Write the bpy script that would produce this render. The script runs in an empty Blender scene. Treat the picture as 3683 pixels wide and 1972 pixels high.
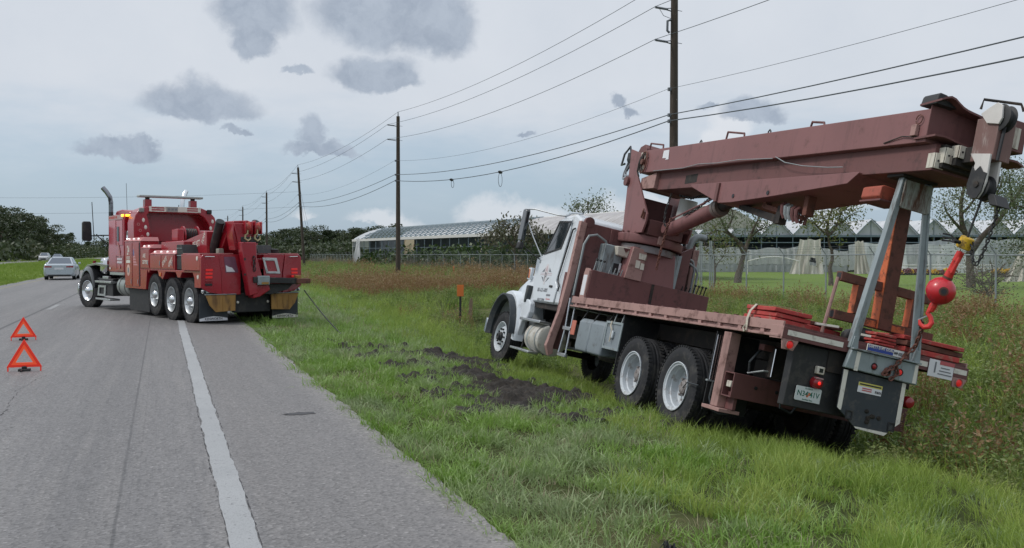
import bpy, bmesh, math, random
import numpy as np
from mathutils import Matrix, Vector, Euler

random.seed(7)
rng = np.random.default_rng(11)
C = bpy.context.scene.collection
S = bpy.context.scene
R = math.radians

# ------------------------------------------------------------------ camera
CAM_H, CAM_YAW, CAM_PITCH = 1.6, 20.164, -1.158
cd = bpy.data.cameras.new('camera')
cam = bpy.data.objects.new('camera', cd)
C.objects.link(cam)
cd.sensor_width = 36.0
cd.lens = 33.55
cd.clip_start = 0.1
cd.clip_end = 6000
cam.location = (0, 0, CAM_H)
cam.rotation_euler = (R(90 + CAM_PITCH), 0, R(-CAM_YAW))
S.camera = cam

# ------------------------------------------------------------------ exposure
S.view_settings.view_transform = 'Standard'
S.view_settings.look = 'None'
S.view_settings.exposure = 0.0
S.view_settings.gamma = 1.0
S.view_settings.use_curve_mapping = False
S.render.engine = 'CYCLES'
S.cycles.max_bounces = 6
S.cycles.transparent_max_bounces = 8
S.cycles.use_denoising = True

# ------------------------------------------------------------------ sun + sky
SUN_EL, SUN_AZ = 52.0, -75.0          # degrees; azimuth clockwise from the road's heading (+Y)
sd = bpy.data.lights.new('sun', 'SUN')
sd.energy = 1.7
sd.angle = R(10)
sd.color = (1.0, 0.95, 0.88)
sun = bpy.data.objects.new('sun', sd)
C.objects.link(sun)
_d = Vector((math.sin(R(SUN_AZ)) * math.cos(R(SUN_EL)), math.cos(R(SUN_AZ)) * math.cos(R(SUN_EL)), math.sin(R(SUN_EL))))
sun.rotation_euler = _d.to_track_quat('Z', 'Y').to_euler()
sun.location = (-30, 10, 40)


class NT:
    """small helper for building node trees"""
    def __init__(s, tree):
        s.t = tree
        s.n = tree.nodes
        s.l = tree.links

    def add(s, kind, **kw):
        nd = s.n.new(kind)
        for k, v in kw.items():
            setattr(nd, k, v)
        return nd

    def link(s, a, b):
        s.l.new(a, b)

    def put(s, sock, v):
        if hasattr(v, 'is_output') or isinstance(v, bpy.types.NodeSocket):
            s.l.new(v, sock)
        else:
            sock.default_value = v

    def math(s, op, a, b=None, c=None, clamp=False):
        nd = s.add('ShaderNodeMath', operation=op, use_clamp=clamp)
        s.put(nd.inputs[0], a)
        if b is not None:
            s.put(nd.inputs[1], b)
        if c is not None:
            s.put(nd.inputs[2], c)
        return nd.outputs[0]

    def vmath(s, op, a, b=None):
        nd = s.add('ShaderNodeVectorMath', operation=op)
        s.put(nd.inputs[0], a)
        if b is not None:
            s.put(nd.inputs[1], b)
        return nd.outputs[0]

    def noise(s, vec, scale, detail=4, rough=0.55, dist=0.0):
        nd = s.add('ShaderNodeTexNoise')
        s.put(nd.inputs['Vector'], vec)
        nd.inputs['Scale'].default_value = scale
        nd.inputs['Detail'].default_value = detail
        nd.inputs['Roughness'].default_value = rough
        nd.inputs['Distortion'].default_value = dist
        return nd

    def ramp(s, fac, pts):
        nd = s.add('ShaderNodeValToRGB')
        s.put(nd.inputs[0], fac)
        e = nd.color_ramp.elements
        while len(e) < len(pts):
            e.new(0.5)
        for i, (p, c) in enumerate(pts):
            e[i].position = p
            e[i].color = (c, c, c, 1) if isinstance(c, (int, float)) else (*c, 1)
        return nd.outputs[0]

    def mix(s, fac, a, b, blend='MIX'):
        nd = s.add('ShaderNodeMix', data_type='RGBA', blend_type=blend)
        s.put(nd.inputs[0], fac)
        for k, v in ((6, a), (7, b)):
            if isinstance(v, tuple):
                nd.inputs[k].default_value = (*v, 1) if len(v) == 3 else v
            else:
                s.l.new(v, nd.inputs[k])
        return nd.outputs[2]

    def smooth(s, v, a, b):
        nd = s.add('ShaderNodeMapRange', interpolation_type='SMOOTHSTEP')
        s.put(nd.inputs[0], v)
        nd.inputs[1].default_value = a
        nd.inputs[2].default_value = b
        return nd.outputs[0]


W = bpy.data.worlds.new('World')
S.world = W
W.use_nodes = True
w = NT(W.node_tree)
w.n.clear()
wo = w.add('ShaderNodeOutputWorld')
bg = w.add('ShaderNodeBackground')
SKY_STRENGTH = 0.1
bg.inputs[1].default_value = SKY_STRENGTH
w.link(bg.outputs[0], wo.inputs[0])
sky = w.add('ShaderNodeTexSky', sky_type='NISHITA')
sky.sun_disc = False
sky.sun_elevation = R(SUN_EL)
sky.sun_rotation = R(SUN_AZ)
sky.altitude = 0
sky.air_density = 1.0
sky.dust_density = 2.0
sky.ozone_density = 1.0
tc = w.add('ShaderNodeTexCoord')
dirv = tc.outputs['Generated']
sep = w.add('ShaderNodeSeparateXYZ')
w.link(dirv, sep.inputs[0])
DX, DY, DZ = sep.outputs
az = w.math('ARCTAN2', DX, DY)                    # radians from the road heading, clockwise
el = w.math('ARCSINE', DZ)
comb = w.add('ShaderNodeCombineXYZ')
w.link(az, comb.inputs[0])
w.link(el, comb.inputs[1])
ae = comb.outputs[0]
n_w1 = w.noise(ae, 9.0, 5, 0.6)
n_w2 = w.noise(ae, 30.0, 7, 0.68)
warp = w.vmath('SUBTRACT', n_w1.outputs['Color'], (0.5, 0.5, 0.5))
warp2 = w.vmath('SUBTRACT', n_w2.outputs['Color'], (0.5, 0.5, 0.5))
sc1 = w.add('ShaderNodeVectorMath', operation='SCALE')
w.link(warp, sc1.inputs[0])
sc1.inputs['Scale'].default_value = 0.055
sc2 = w.add('ShaderNodeVectorMath', operation='SCALE')
w.link(warp2, sc2.inputs[0])
sc2.inputs['Scale'].default_value = 0.028
aew = w.vmath('ADD', w.vmath('ADD', ae, sc1.outputs[0]), sc2.outputs[0])
sepw = w.add('ShaderNodeSeparateXYZ')
w.link(aew, sepw.inputs[0])
AZW, ELW = sepw.outputs[0], sepw.outputs[1]


def blob(azd, eld, ra, re, bottom=1.6):
    """soft oval of cloud around an azimuth and an elevation (degrees), flatter below"""
    u = w.math('MULTIPLY', w.math('SUBTRACT', AZW, R(azd)), 1 / R(ra))
    dv = w.math('SUBTRACT', ELW, R(eld))
    v = w.math('MULTIPLY', dv, 1 / R(re))
    vb = w.math('MULTIPLY', w.math('MINIMUM', v, 0.0), bottom)
    vt = w.math('MAXIMUM', v, 0.0)
    v2 = w.math('ADD', w.math('MULTIPLY', vb, vb), w.math('MULTIPLY', vt, vt))
    d = w.math('SQRT', w.math('ADD', w.math('MULTIPLY', u, u), v2))
    return w.math('SUBTRACT', 1.0, d)


def maxall(lst):
    r = lst[0]
    for x in lst[1:]:
        r = w.math('MAXIMUM', r, x)
    return r


# grey cumulus seen from below, where the photograph has them
dark = maxall([blob(12.9, 14.0, 5.6, 3.0, 1.3), blob(15.6, 13.2, 3.0, 2.9, 1.4), blob(5.2, 14.2, 3.2, 2.8, 1.2), blob(5.0, 12.2, 1.8, 1.7),
               blob(12.1, 10.6, 3.3, 1.7), blob(13.6, 10.1, 1.8, 1.0), blob(2.0, 8.2, 4.0, 2.1, 2.4), blob(-2.2, 5.6, 2.7, 0.8), blob(-1.0, 5.9, 1.4, 0.6),
               blob(8.2, 6.7, 1.1, 1.5, 2.0), blob(9.0, 5.9, 2.5, 0.6), blob(34.3, 8.0, 2.2, 1.1, 2.2), blob(26.5, 8.9, 0.7, 0.7), blob(27.2, 8.4, 0.6, 0.5),
               blob(4.2, 7.0, 0.8, 0.35), blob(31.6, 8.5, 1.0, 0.3), blob(7.2, 10.6, 1.3, 0.4), blob(21.3, 7.0, 0.8, 0.3)])
# the rest of the dome carries the same kind of scattered cumulus
n_sc = w.noise(w.vmath('MULTIPLY', dirv, (1.0, 1.0, 2.2)), 3.1, 6, 0.58)
outside = w.math('SUBTRACT', 1.0, w.math('MULTIPLY', w.smooth(w.math('ABSOLUTE', w.math('SUBTRACT', az, R(20))), R(46), R(34)), w.smooth(el, R(24), R(16))))
scat = w.math('MULTIPLY', w.smooth(n_sc.outputs[0], 0.56, 0.72), outside)
dmask = w.math('MAXIMUM', w.smooth(dark, 0.0, 0.45), w.math('MULTIPLY', scat, 0.8), clamp=True)
# bright low cumulus near the horizon
white = maxall([blob(18.4, 2.6, 2.0, 1.5, 2.5), blob(20.2, 2.6, 3.0, 1.2, 2.5), blob(22.2, 2.6, 2.0, 1.0, 2.5), blob(25.6, 2.4, 2.4, 1.3, 2.5), blob(32.9, 7.2, 1.6, 1.9, 2.0),
                blob(32.0, 6.4, 1.2, 1.2, 2.0), blob(29.0, 2.6, 3.0, 1.2, 2.5), blob(12.6, 2.0, 2.6, 0.8, 2.5), blob(38.0, 2.6, 3.5, 1.6, 2.5), blob(7.8, 2.3, 1.0, 0.6, 2.5)])
wmask = w.smooth(white, 0.0, 0.6)
# thin high veil over a pale blue; the blue shows in a band above the horizon
vn = w.noise(w.vmath('MULTIPLY', ae, (1.4, 5.0, 1.0)), 3.0, 6, 0.6)
veil_lo = w.smooth(w.math('ADD', el, w.math('MULTIPLY', w.math('SUBTRACT', vn.outputs[0], 0.5), 0.16)), R(3.0), R(10.0))
veil = w.math('ADD', 0.22, w.math('MULTIPLY', veil_lo, 0.70))
K = 1.0 / SKY_STRENGTH
blue = w.mix(0.6, sky.outputs[0], (0.38 * K, 0.56 * K, 0.74 * K))
vn2 = w.noise(ae, 7.0, 5, 0.6)
veilcol = w.mix(vn2.outputs[0], (0.62 * K, 0.665 * K, 0.735 * K), (0.75 * K, 0.78 * K, 0.83 * K))
base = w.mix(veil, blue, veilcol)
col = w.mix(w.math('MULTIPLY', wmask, 0.6), base, (0.78 * K, 0.80 * K, 0.84 * K))
dn = w.noise(aew, 26.0, 6, 0.66)
dcol = w.mix(w.smooth(dn.outputs[0], 0.3, 0.7), (0.30 * K, 0.36 * K, 0.455 * K), (0.42 * K, 0.485 * K, 0.58 * K))
col = w.mix(w.math('MULTIPLY', dmask, 0.86), col, dcol)
# a cloudy sky is brighter overhead than at the skyline
zen = w.math('ADD', 1.0, w.math('MULTIPLY', w.smooth(el, R(12), R(65)), 0.45))
zs = w.add('ShaderNodeVectorMath', operation='SCALE')
w.link(col, zs.inputs[0]); w.link(zen, zs.inputs['Scale'])
w.link(zs.outputs[0], bg.inputs[0])


# ------------------------------------------------------------------ materials
def new_mat(name):
    m = bpy.data.materials.new(name)
    m.use_nodes = True
    t = NT(m.node_tree)
    b = t.n['Principled BSDF']
    return m, t, b


def P(name, col, rough=0.6, metal=0.0, var=0.18, vs=2.5, dirt=None, bump=0.0, bs=60.0, coat=0.0, spec=0.5, streak=False, grime=0.0):
    """painted / metal / rubber surface with tone variation, optional dirt (colour, amount, scale) and fine bump"""
    m, t, b = new_mat(name)
    o = t.add('ShaderNodeTexCoord').outputs['Object']
    n1 = t.noise(o, vs, 5, 0.6)
    c = t.mix(n1.outputs[0], tuple(x * (1 - var) for x in col), tuple(min(1, x * (1 + var)) for x in col))
    if grime:
        g1 = t.noise(t.vmath('MULTIPLY', o, (5.0, 5.0, 0.55)), 1.0, 6, 0.7)
        g2 = t.noise(o, 0.55, 3, 0.5)
        c = t.mix(t.math('MULTIPLY', t.smooth(g1.outputs[0], 0.52, 0.70), grime), c, tuple(x * 0.42 for x in col))
        c = t.mix(t.math('MULTIPLY', t.smooth(g2.outputs[0], 0.42, 0.66), grime * 0.6), c, tuple(min(1, x * 1.18 + 0.008) for x in col))
        g3 = t.noise(o, 9.0, 8, 0.75)
        c = t.mix(t.math('MULTIPLY', t.smooth(g3.outputs[0], 0.63, 0.70), grime), c, (0.11, 0.045, 0.022))
    rg = t.math('ADD', rough - 0.08, t.math('MULTIPLY', n1.outputs[0], 0.16))
    if dirt:
        dc, amt, ds = dirt
        v = t.vmath('MULTIPLY', o, (1.0, 1.0, 0.22)) if streak else o
        n2 = t.noise(v, ds, 7, 0.68)
        f = t.smooth(n2.outputs[0], 0.60 - amt * 0.28, 0.74 - amt * 0.22)
        c = t.mix(t.math('MULTIPLY', f, min(1, 0.45 + amt)), c, dc)
        rg = t.math('MAXIMUM', rg, t.math('MULTIPLY', f, 0.8))
    t.link(c, b.inputs['Base Color'])
    t.link(rg, b.inputs['Roughness'])
    b.inputs['Metallic'].default_value = metal
    b.inputs['Coat Weight'].default_value = coat
    b.inputs['Coat Roughness'].default_value = 0.12
    b.inputs['Specular IOR Level'].default_value = spec
    if bump > 0:
        n3 = t.noise(o, bs, 4, 0.6)
        bp = t.add('ShaderNodeBump')
        bp.inputs['Strength'].default_value = bump
        bp.inputs['Distance'].default_value = 0.02
        t.link(n3.outputs[0], bp.inputs['Height'])
        t.link(bp.outputs[0], b.inputs['Normal'])
    return m


def EM(name, col, strength, basecol=None):
    m, t, b = new_mat(name)
    b.inputs['Base Color'].default_value = (*(basecol or col), 1)
    b.inputs['Emission Color'].default_value = (*col, 1)
    b.inputs['Emission Strength'].default_value = strength
    b.inputs['Roughness'].default_value = 0.3
    return m


def GL(name, col, rough=0.05):
    m, t, b = new_mat(name)
    b.inputs['Base Color'].default_value = (*col, 1)
    b.inputs['Roughness'].default_value = rough
    b.inputs['Transmission Weight'].default_value = 0.55
    b.inputs['IOR'].default_value = 1.35
    return m


RUST = (0.09, 0.035, 0.018)
M = {}
M['brown'] = P('brown_crane_paint', (0.200, 0.088, 0.088), 0.62, var=0.16, vs=1.6, dirt=((0.10, 0.045, 0.04), 0.16, 3.5), bump=0.05, bs=18, grime=0.55)
M['brown_pale'] = P('pale_and_lit_brown', (0.335, 0.20, 0.18), 0.72, var=0.18, vs=2.2, dirt=((0.13, 0.065, 0.055), 0.35, 6), bump=0.06, bs=25, grime=0.5)  # paler brown; on left-facing parts the light is put into the colour
M['brown_dark'] = P('dark_and_shaded_brown', (0.135, 0.054, 0.052), 0.66, var=0.22, vs=2.0, dirt=((0.06, 0.03, 0.028), 0.30, 4), bump=0.06, bs=20, grime=0.5)  # darker brown; shade on rear faces and undersides is put into the colour
M['red'] = P('glossy_red_paint', (0.30, 0.010, 0.021), 0.28, var=0.28, vs=1.5, dirt=((0.22, 0.03, 0.03), 0.12, 3), coat=0.5)
M['red_pale'] = P('pale_red_trim_and_sheen', (0.42, 0.15, 0.15), 0.35, var=0.1)  # pale red; on the ledges light off the chamfer is painted in
M['red_block'] = P('red_painted_timber', (0.40, 0.05, 0.045), 0.8, var=0.3, vs=6, dirt=((0.30, 0.19, 0.14), 0.35, 9), bump=0.3, bs=40)
M['ball'] = P('red_ball_paint', (0.52, 0.018, 0.03), 0.38, var=0.14, vs=6, dirt=((0.12, 0.02, 0.02), 0.22, 14), coat=0.25)
M['hookred'] = P('bright_red_hook_paint', (0.60, 0.035, 0.03), 0.45, var=0.15, vs=9, dirt=((0.2, 0.03, 0.02), 0.25, 16))
M['white'] = P('white_cab_paint', (0.60, 0.64, 0.68), 0.35, var=0.06, vs=1.2, dirt=((0.36, 0.36, 0.35), 0.22, 2.2), coat=0.35, streak=True)
M['greywhite'] = P('greyed_white_paint', (0.45, 0.49, 0.55), 0.5, var=0.1, vs=3)
M['cream'] = P('stained_cream_paint', (0.56, 0.53, 0.46), 0.6, var=0.15, vs=5, dirt=(RUST, 0.35, 8), bump=0.05, streak=True)
M['rim_white'] = P('white_wheel_paint', (0.50, 0.54, 0.575), 0.5, var=0.14, vs=7, dirt=((0.22, 0.20, 0.18), 0.32, 9))
M['rubber'] = P('tyre_rubber', (0.028, 0.029, 0.032), 0.85, var=0.25, vs=8, dirt=((0.075, 0.072, 0.068), 0.4, 5), bump=0.2, bs=80, spec=0.25)
M['black'] = P('black_steel', (0.016, 0.017, 0.019), 0.6, var=0.3, vs=5, dirt=((0.05, 0.047, 0.043), 0.35, 6))
M['blackgloss'] = P('black_gloss_paint', (0.012, 0.013, 0.015), 0.22, var=0.2, coat=0.6)
M['flap'] = P('black_rubber_sheet', (0.032, 0.040, 0.048), 0.7, var=0.25, vs=4, dirt=((0.075, 0.075, 0.072), 0.35, 5))
M['under'] = P('dirty_chassis_steel', (0.022, 0.019, 0.018), 0.8, var=0.4, vs=4, dirt=((0.06, 0.045, 0.035), 0.4, 5))
M['chrome'] = P('polished_chrome', (0.66, 0.68, 0.70), 0.14, metal=1.0, var=0.05, vs=5)
M['chrome_dark'] = P('dark_reflection_chrome', (0.22, 0.23, 0.25), 0.25, metal=1.0, var=0.3, vs=3, dirt=((0.02, 0.02, 0.02), 0.4, 3))  # dark surroundings mirrored in the chrome are put into its colour
M['alu'] = P('brushed_aluminium', (0.55, 0.57, 0.58), 0.38, metal=0.9, var=0.1, vs=9, dirt=((0.2, 0.2, 0.19), 0.3, 7))
M['steel'] = P('grey_blue_galvanised_steel', (0.25, 0.295, 0.31), 0.55, metal=0.15, var=0.25, vs=5, dirt=((0.10, 0.085, 0.075), 0.35, 7), bump=0.05, streak=True)
M['steel_rust'] = P('rust_streaked_grey_steel', (0.30, 0.33, 0.31), 0.65, metal=0.1, var=0.2, vs=5, dirt=(RUST, 0.62, 6), bump=0.06, streak=True)
M['rusty'] = P('rusted_brown_steel', (0.135, 0.052, 0.038), 0.8, var=0.35, vs=6, dirt=((0.06, 0.028, 0.02), 0.4, 9), bump=0.15, bs=50)
M['orange'] = P('lit_and_worn_orange', (0.55, 0.13, 0.045), 0.6, var=0.2, vs=6, dirt=(RUST, 0.42, 10), bump=0.08)  # on the stowage frame's left faces the light is painted with this orange
M['yellow'] = P('yellow_paint', (0.58, 0.36, 0.02), 0.55, var=0.2, vs=14, dirt=((0.08, 0.05, 0.02), 0.4, 18))
M['ochre'] = P('worn_yellow_steel', (0.30, 0.165, 0.045), 0.7, var=0.3, vs=5, dirt=((0.14, 0.075, 0.03), 0.4, 6), streak=True)
M['tarpgrey'] = P('grey_plastic_cover', (0.20, 0.235, 0.26), 0.55, var=0.12, vs=4, dirt=((0.11, 0.115, 0.12), 0.3, 5))
M['reflect_white'] = P('white_reflective_tape', (0.66, 0.64, 0.58), 0.45, var=0.08, vs=8, dirt=((0.36, 0.34, 0.30), 0.3, 9))
M['strap'] = P('woven_strap', (0.46, 0.42, 0.35), 0.85, var=0.15, vs=20)
M['paper'] = P('white_label', (0.66, 0.67, 0.70), 0.6, var=0.06, vs=8)
M['ink'] = P('black_ink', (0.02, 0.02, 0.025), 0.6)
M['inkgrey'] = P('grey_ink', (0.17, 0.18, 0.20), 0.6)
M['inkred'] = P('red_ink', (0.45, 0.10, 0.11), 0.6)
M['inkblue'] = P('blue_sign', (0.03, 0.06, 0.30), 0.5)
M['inkgreen'] = P('green_ink', (0.015, 0.12, 0.085), 0.6)
M['inkorange'] = P('orange_ink', (0.6, 0.14, 0.05), 0.6)
M['inkyellow'] = P('yellow_sign', (0.55, 0.5, 0.12), 0.6)
M['glass'] = P('dark_window_glass', (0.018, 0.024, 0.028), 0.06, var=0.1, spec=0.8)
M['glass_blue'] = P('sky_reflecting_glass', (0.05, 0.07, 0.10), 0.08, var=0.1, spec=0.9)
M['amber'] = EM('amber_warning_light', (1.0, 0.42, 0.03), 3.2, (0.8, 0.3, 0.02))
M['lamp_white'] = EM('white_courtesy_light', (1.0, 0.93, 0.90), 0.55, (0.8, 0.75, 0.75))
M['lamp_red'] = EM('red_lamp_lens', (0.9, 0.03, 0.02), 0.25, (0.40, 0.012, 0.016))
M['lamp_red_lit'] = EM('lit_red_lamp_lens', (1.0, 0.03, 0.02), 0.9, (0.5, 0.015, 0.015))
M['lamp_red_dim'] = P('red_lens', (0.26, 0.012, 0.018), 0.25, spec=0.7)
M['lamp_amber_dim'] = P('amber_lens', (0.62, 0.17, 0.03), 0.3, spec=0.7)
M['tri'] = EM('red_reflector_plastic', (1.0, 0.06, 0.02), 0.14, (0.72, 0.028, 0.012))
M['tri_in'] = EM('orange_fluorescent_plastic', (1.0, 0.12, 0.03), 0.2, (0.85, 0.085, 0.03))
M['wood'] = P('weathered_timber', (0.22, 0.16, 0.11), 0.85, var=0.3, vs=6, dirt=((0.10, 0.075, 0.055), 0.4, 9), bump=0.3)
M['pole'] = P('brown_pole_timber', (0.052, 0.040, 0.031), 0.9, var=0.3, vs=3, dirt=((0.10, 0.085, 0.07), 0.3, 5), bump=0.3, streak=True)
M['wire'] = P('weathered_cable', (0.07, 0.085, 0.10), 0.6, var=0.1)
M['insul'] = P('grey_insulator', (0.12, 0.13, 0.15), 0.4, var=0.1)
M['galv'] = P('galvanised_pipe', (0.26, 0.29, 0.30), 0.5, metal=0.2, var=0.15, vs=4)
M['silver_car'] = P('silver_car_paint', (0.42, 0.47, 0.51), 0.28, metal=0.35, var=0.06, coat=0.6)
M['signorange'] = P('orange_marker_plastic', (0.62, 0.16, 0.03), 0.6, var=0.12, vs=6)
M['bark'] = P('grey_brown_bark', (0.085, 0.066, 0.052), 0.92, var=0.4, vs=4, dirt=((0.16, 0.14, 0.12), 0.35, 6), bump=0.5, bs=14)


# ------------------------------------------------------------------ mesh building
class MB:
    def __init__(s):
        s.v = []
        s.f = []

    def _add(s, vs, fs):
        o = len(s.v)
        s.v += [tuple(p) for p in vs]
        s.f += [tuple(i + o for i in f) for f in fs]
        return s

    def box(s, x0, x1, y0, y1, z0, z1):
        x0, x1 = sorted((x0, x1)); y0, y1 = sorted((y0, y1)); z0, z1 = sorted((z0, z1))
        return s._add([(x0, y0, z0), (x1, y0, z0), (x1, y1, z0), (x0, y1, z0), (x0, y0, z1), (x1, y0, z1), (x1, y1, z1), (x0, y1, z1)],
                      [(3, 2, 1, 0), (4, 5, 6, 7), (0, 1, 5, 4), (1, 2, 6, 5), (2, 3, 7, 6), (3, 0, 4, 7)])

    def hexa(s, a, b):
        """two 4-point rings joined to a solid"""
        return s._add(list(a) + list(b), [(3, 2, 1, 0), (4, 5, 6, 7), (0, 1, 5, 4), (1, 2, 6, 5), (2, 3, 7, 6), (3, 0, 4, 7)])

    def prism(s, pts, ax, a, b):
        """extrude a 2-D outline along axis ax ('x': pts are (y,z); 'y': (x,z); 'z': (x,y))"""
        ar = sum(pts[i][0] * pts[(i + 1) % len(pts)][1] - pts[(i + 1) % len(pts)][0] * pts[i][1] for i in range(len(pts)))
        if ar < 0:
            pts = pts[::-1]
        if ax == 'y':
            pts = pts[::-1]
        a, b = min(a, b), max(a, b)
        def mk(p, t):
            return (t, p[0], p[1]) if ax == 'x' else (p[0], t, p[1]) if ax == 'y' else (p[0], p[1], t)
        n = len(pts)
        vs = [mk(p, a) for p in pts] + [mk(p, b) for p in pts]
        fs = [tuple(range(n))[::-1], tuple(range(n, 2 * n))] + [(i, (i + 1) % n, n + (i + 1) % n, n + i) for i in range(n)]
        return s._add(vs, fs)

    def frame(s, outer, inner, ax, a, b):
        """ring between two outlines with the same number of points, extruded"""
        n = len(outer)
        a, b = min(a, b), max(a, b)
        def mk(p, t):
            return (t, p[0], p[1]) if ax == 'x' else (p[0], t, p[1]) if ax == 'y' else (p[0], p[1], t)
        vs = [mk(p, a) for p in outer] + [mk(p, a) for p in inner] + [mk(p, b) for p in outer] + [mk(p, b) for p in inner]
        fs = []
        for i in range(n):
            j = (i + 1) % n
            fs += [(i, j, n + j, n + i), (2 * n + i, 3 * n + i, 3 * n + j, 2 * n + j), (i, 2 * n + i, 2 * n + j, j), (n + i, n + j, 3 * n + j, 3 * n + i)]
        return s._add(vs, fs)

    def tube(s, path, r, n=8, closed=False, cap=True):
        path = [Vector(p) for p in path]
        m = len(path)
        rs = r if isinstance(r, (list, tuple)) else [r] * m
        rings = []
        up = None
        for i, p in enumerate(path):
            if closed:
                d = path[(i + 1) % m] - path[i - 1]
            else:
                d = path[min(i + 1, m - 1)] - path[max(i - 1, 0)]
            d.normalize()
            if up is None:
                up = Vector((0, 0, 1)) if abs(d.z) < 0.9 else Vector((1, 0, 0))
            a = d.cross(up)
            if a.length < 1e-4:
                a = d.cross(Vector((0, 1, 0)))
            a.normalize()
            b = a.cross(d)
            up = b
            rings.append([p + (a * math.cos(2 * math.pi * k / n) + b * math.sin(2 * math.pi * k / n)) * rs[i] for k in range(n)])
        vs = [q for rg in rings for q in rg]
        fs = []
        for i in range(m if closed else m - 1):
            j = (i + 1) % m
            for k in range(n):
                l = (k + 1) % n
                fs.append((i * n + k, i * n + l, j * n + l, j * n + k))
        if cap and not closed:
            fs += [tuple(range(n)), tuple(range((m - 1) * n, m * n))[::-1]]
            fs[-2] = fs[-2][::-1]; fs[-1] = fs[-1][::-1]
        return s._add(vs, fs)

    def cyl(s, p0, p1, r, n=16, r2=None):
        return s.tube([p0, p1], [r, r if r2 is None else r2], n)

    def lathe(s, prof, o=(0, 0, 0), ax='y', n=40, close=False):
        """prof: list of (t along axis, radius)"""
        vs, fs = [], []
        for (t, r) in prof:
            for k in range(n):
                a = 2 * math.pi * k / n
                c, d = r * math.cos(a), r * math.sin(a)
                p = (t, c, d) if ax == 'x' else (c, t, d) if ax == 'y' else (c, d, t)
                vs.append((o[0] + p[0], o[1] + p[1], o[2] + p[2]))
        m = len(prof)
        for i in range(m if close else m - 1):
            j = (i + 1) % m
            for k in range(n):
                l = (k + 1) % n
                fs.append((i * n + k, i * n + l, j * n + l, j * n + k))
        return s._add(vs, fs)

    def sphere(s, o, r, n=20, m=12, sc=(1, 1, 1)):
        prof = [(-r * math.cos(math.pi * i / m), max(1e-4, r * math.sin(math.pi * i / m))) for i in range(m + 1)]
        k = len(s.v)
        s.lathe(prof, (0, 0, 0), 'z', n)
        for i in range(k, len(s.v)):
            v = s.v[i]
            s.v[i] = (o[0] + v[0] * sc[0], o[1] + v[1] * sc[1], o[2] + v[2] * sc[2])
        return s

    def quad(s, a, b, c, d):
        return s._add([a, b, c, d], [(0, 1, 2, 3)])

    def xform(s, mat, start=0):
        for i in range(start, len(s.v)):
            s.v[i] = tuple(mat @ Vector(s.v[i]))
        return s

    def mesh(s, name, mat=None, smooth=35, fix=True):
        me = bpy.data.meshes.new(name)
        me.from_pydata(s.v, [], s.f)
        if mat is not None:
            me.materials.append(mat)
        if fix:
            bm = bmesh.new()
            bm.from_mesh(me)
            bmesh.ops.recalc_face_normals(bm, faces=bm.faces)
            bm.to_mesh(me)
            bm.free()
        if smooth:
            me.shade_smooth()
            me.set_sharp_from_angle(angle=R(smooth))
        me.update()
        return me

    def build(s, name, mat, parent=None, bevel=0.0, smooth=35, fix=True):
        me = s.mesh(name, mat, smooth, fix)
        return ob(name, me, parent, bevel)


def ob(name, me, parent=None, bevel=0.0):
    o = bpy.data.objects.new(name, me)
    C.objects.link(o)
    if parent is not None:
        o.parent = parent
    if bevel > 0:
        b = o.modifiers.new('bevel', 'BEVEL')
        b.width = bevel
        b.segments = 2
        b.limit_method = 'ANGLE'
        b.angle_limit = R(40)
        b.harden_normals = False
    return o


def tag(o, label=None, cat=None, group=None, kind=None):
    if label: o['label'] = label
    if cat: o['category'] = cat
    if group: o['group'] = group
    if kind: o['kind'] = kind
    return o


def empty(name, label, cat, loc=(0, 0, 0), rz=0.0, group=None):
    o = bpy.data.objects.new(name, None)
    C.objects.link(o)
    o.location = loc
    o.rotation_euler = (0, 0, rz)
    o.empty_display_size = 0.3
    return tag(o, label, cat, group)


def copy_tree(o, parent=None):
    c = o.copy()
    C.objects.link(c)
    if parent is not None:
        c.parent = parent
    for ch in list(o.children):
        copy_tree(ch, c)
    return c


_txt = {}
def text_mesh(s, size, extrude=0.002, shear=0.0, sx=1.0):
    k = (s, size, extrude, shear, sx)
    if k in _txt:
        return _txt[k]
    cu = bpy.data.curves.new('lettering', 'FONT')
    cu.body = s
    cu.size = size
    cu.extrude = extrude
    cu.align_x = 'CENTER'
    cu.align_y = 'CENTER'
    cu.shear = shear
    cu.resolution_u = 2
    cu.offset = 0.012 * size
    o = bpy.data.objects.new('lettering', cu)
    C.objects.link(o)
    bpy.context.view_layer.update()
    me = bpy.data.meshes.new_from_object(o)
    bpy.data.objects.remove(o)
    bpy.data.curves.remove(cu)
    if sx != 1.0:
        for v in me.vertices:
            v.co.x *= sx
    _txt[k] = me
    return me


def text(s, size, loc, face, mat, parent, rot=0.0, name='lettering', shear=0.0, sx=1.0):
    """flat lettering on a face of a vehicle: face 'L' looks to +Y, 'B' looks to -X, rot tilts it in the face"""
    me = text_mesh(s, size, 0.0015, shear, sx).copy()
    me.materials.clear()
    me.materials.append(mat)
    o = ob(name, me, parent)
    if face == 'L':
        m = Matrix(((-1, 0, 0), (0, 0, 1), (0, 1, 0))).to_4x4()
    else:
        m = Matrix(((0, 0, -1), (-1, 0, 0), (0, 1, 0))).to_4x4()
    o.matrix_local = Matrix.Translation(loc) @ m @ Matrix.Rotation(rot, 4, 'Z')
    return o


# ------------------------------------------------------------------ terrain
def _lerp(pts, x):
    return np.interp(x, [p[0] for p in pts], [p[1] for p in pts])


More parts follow.
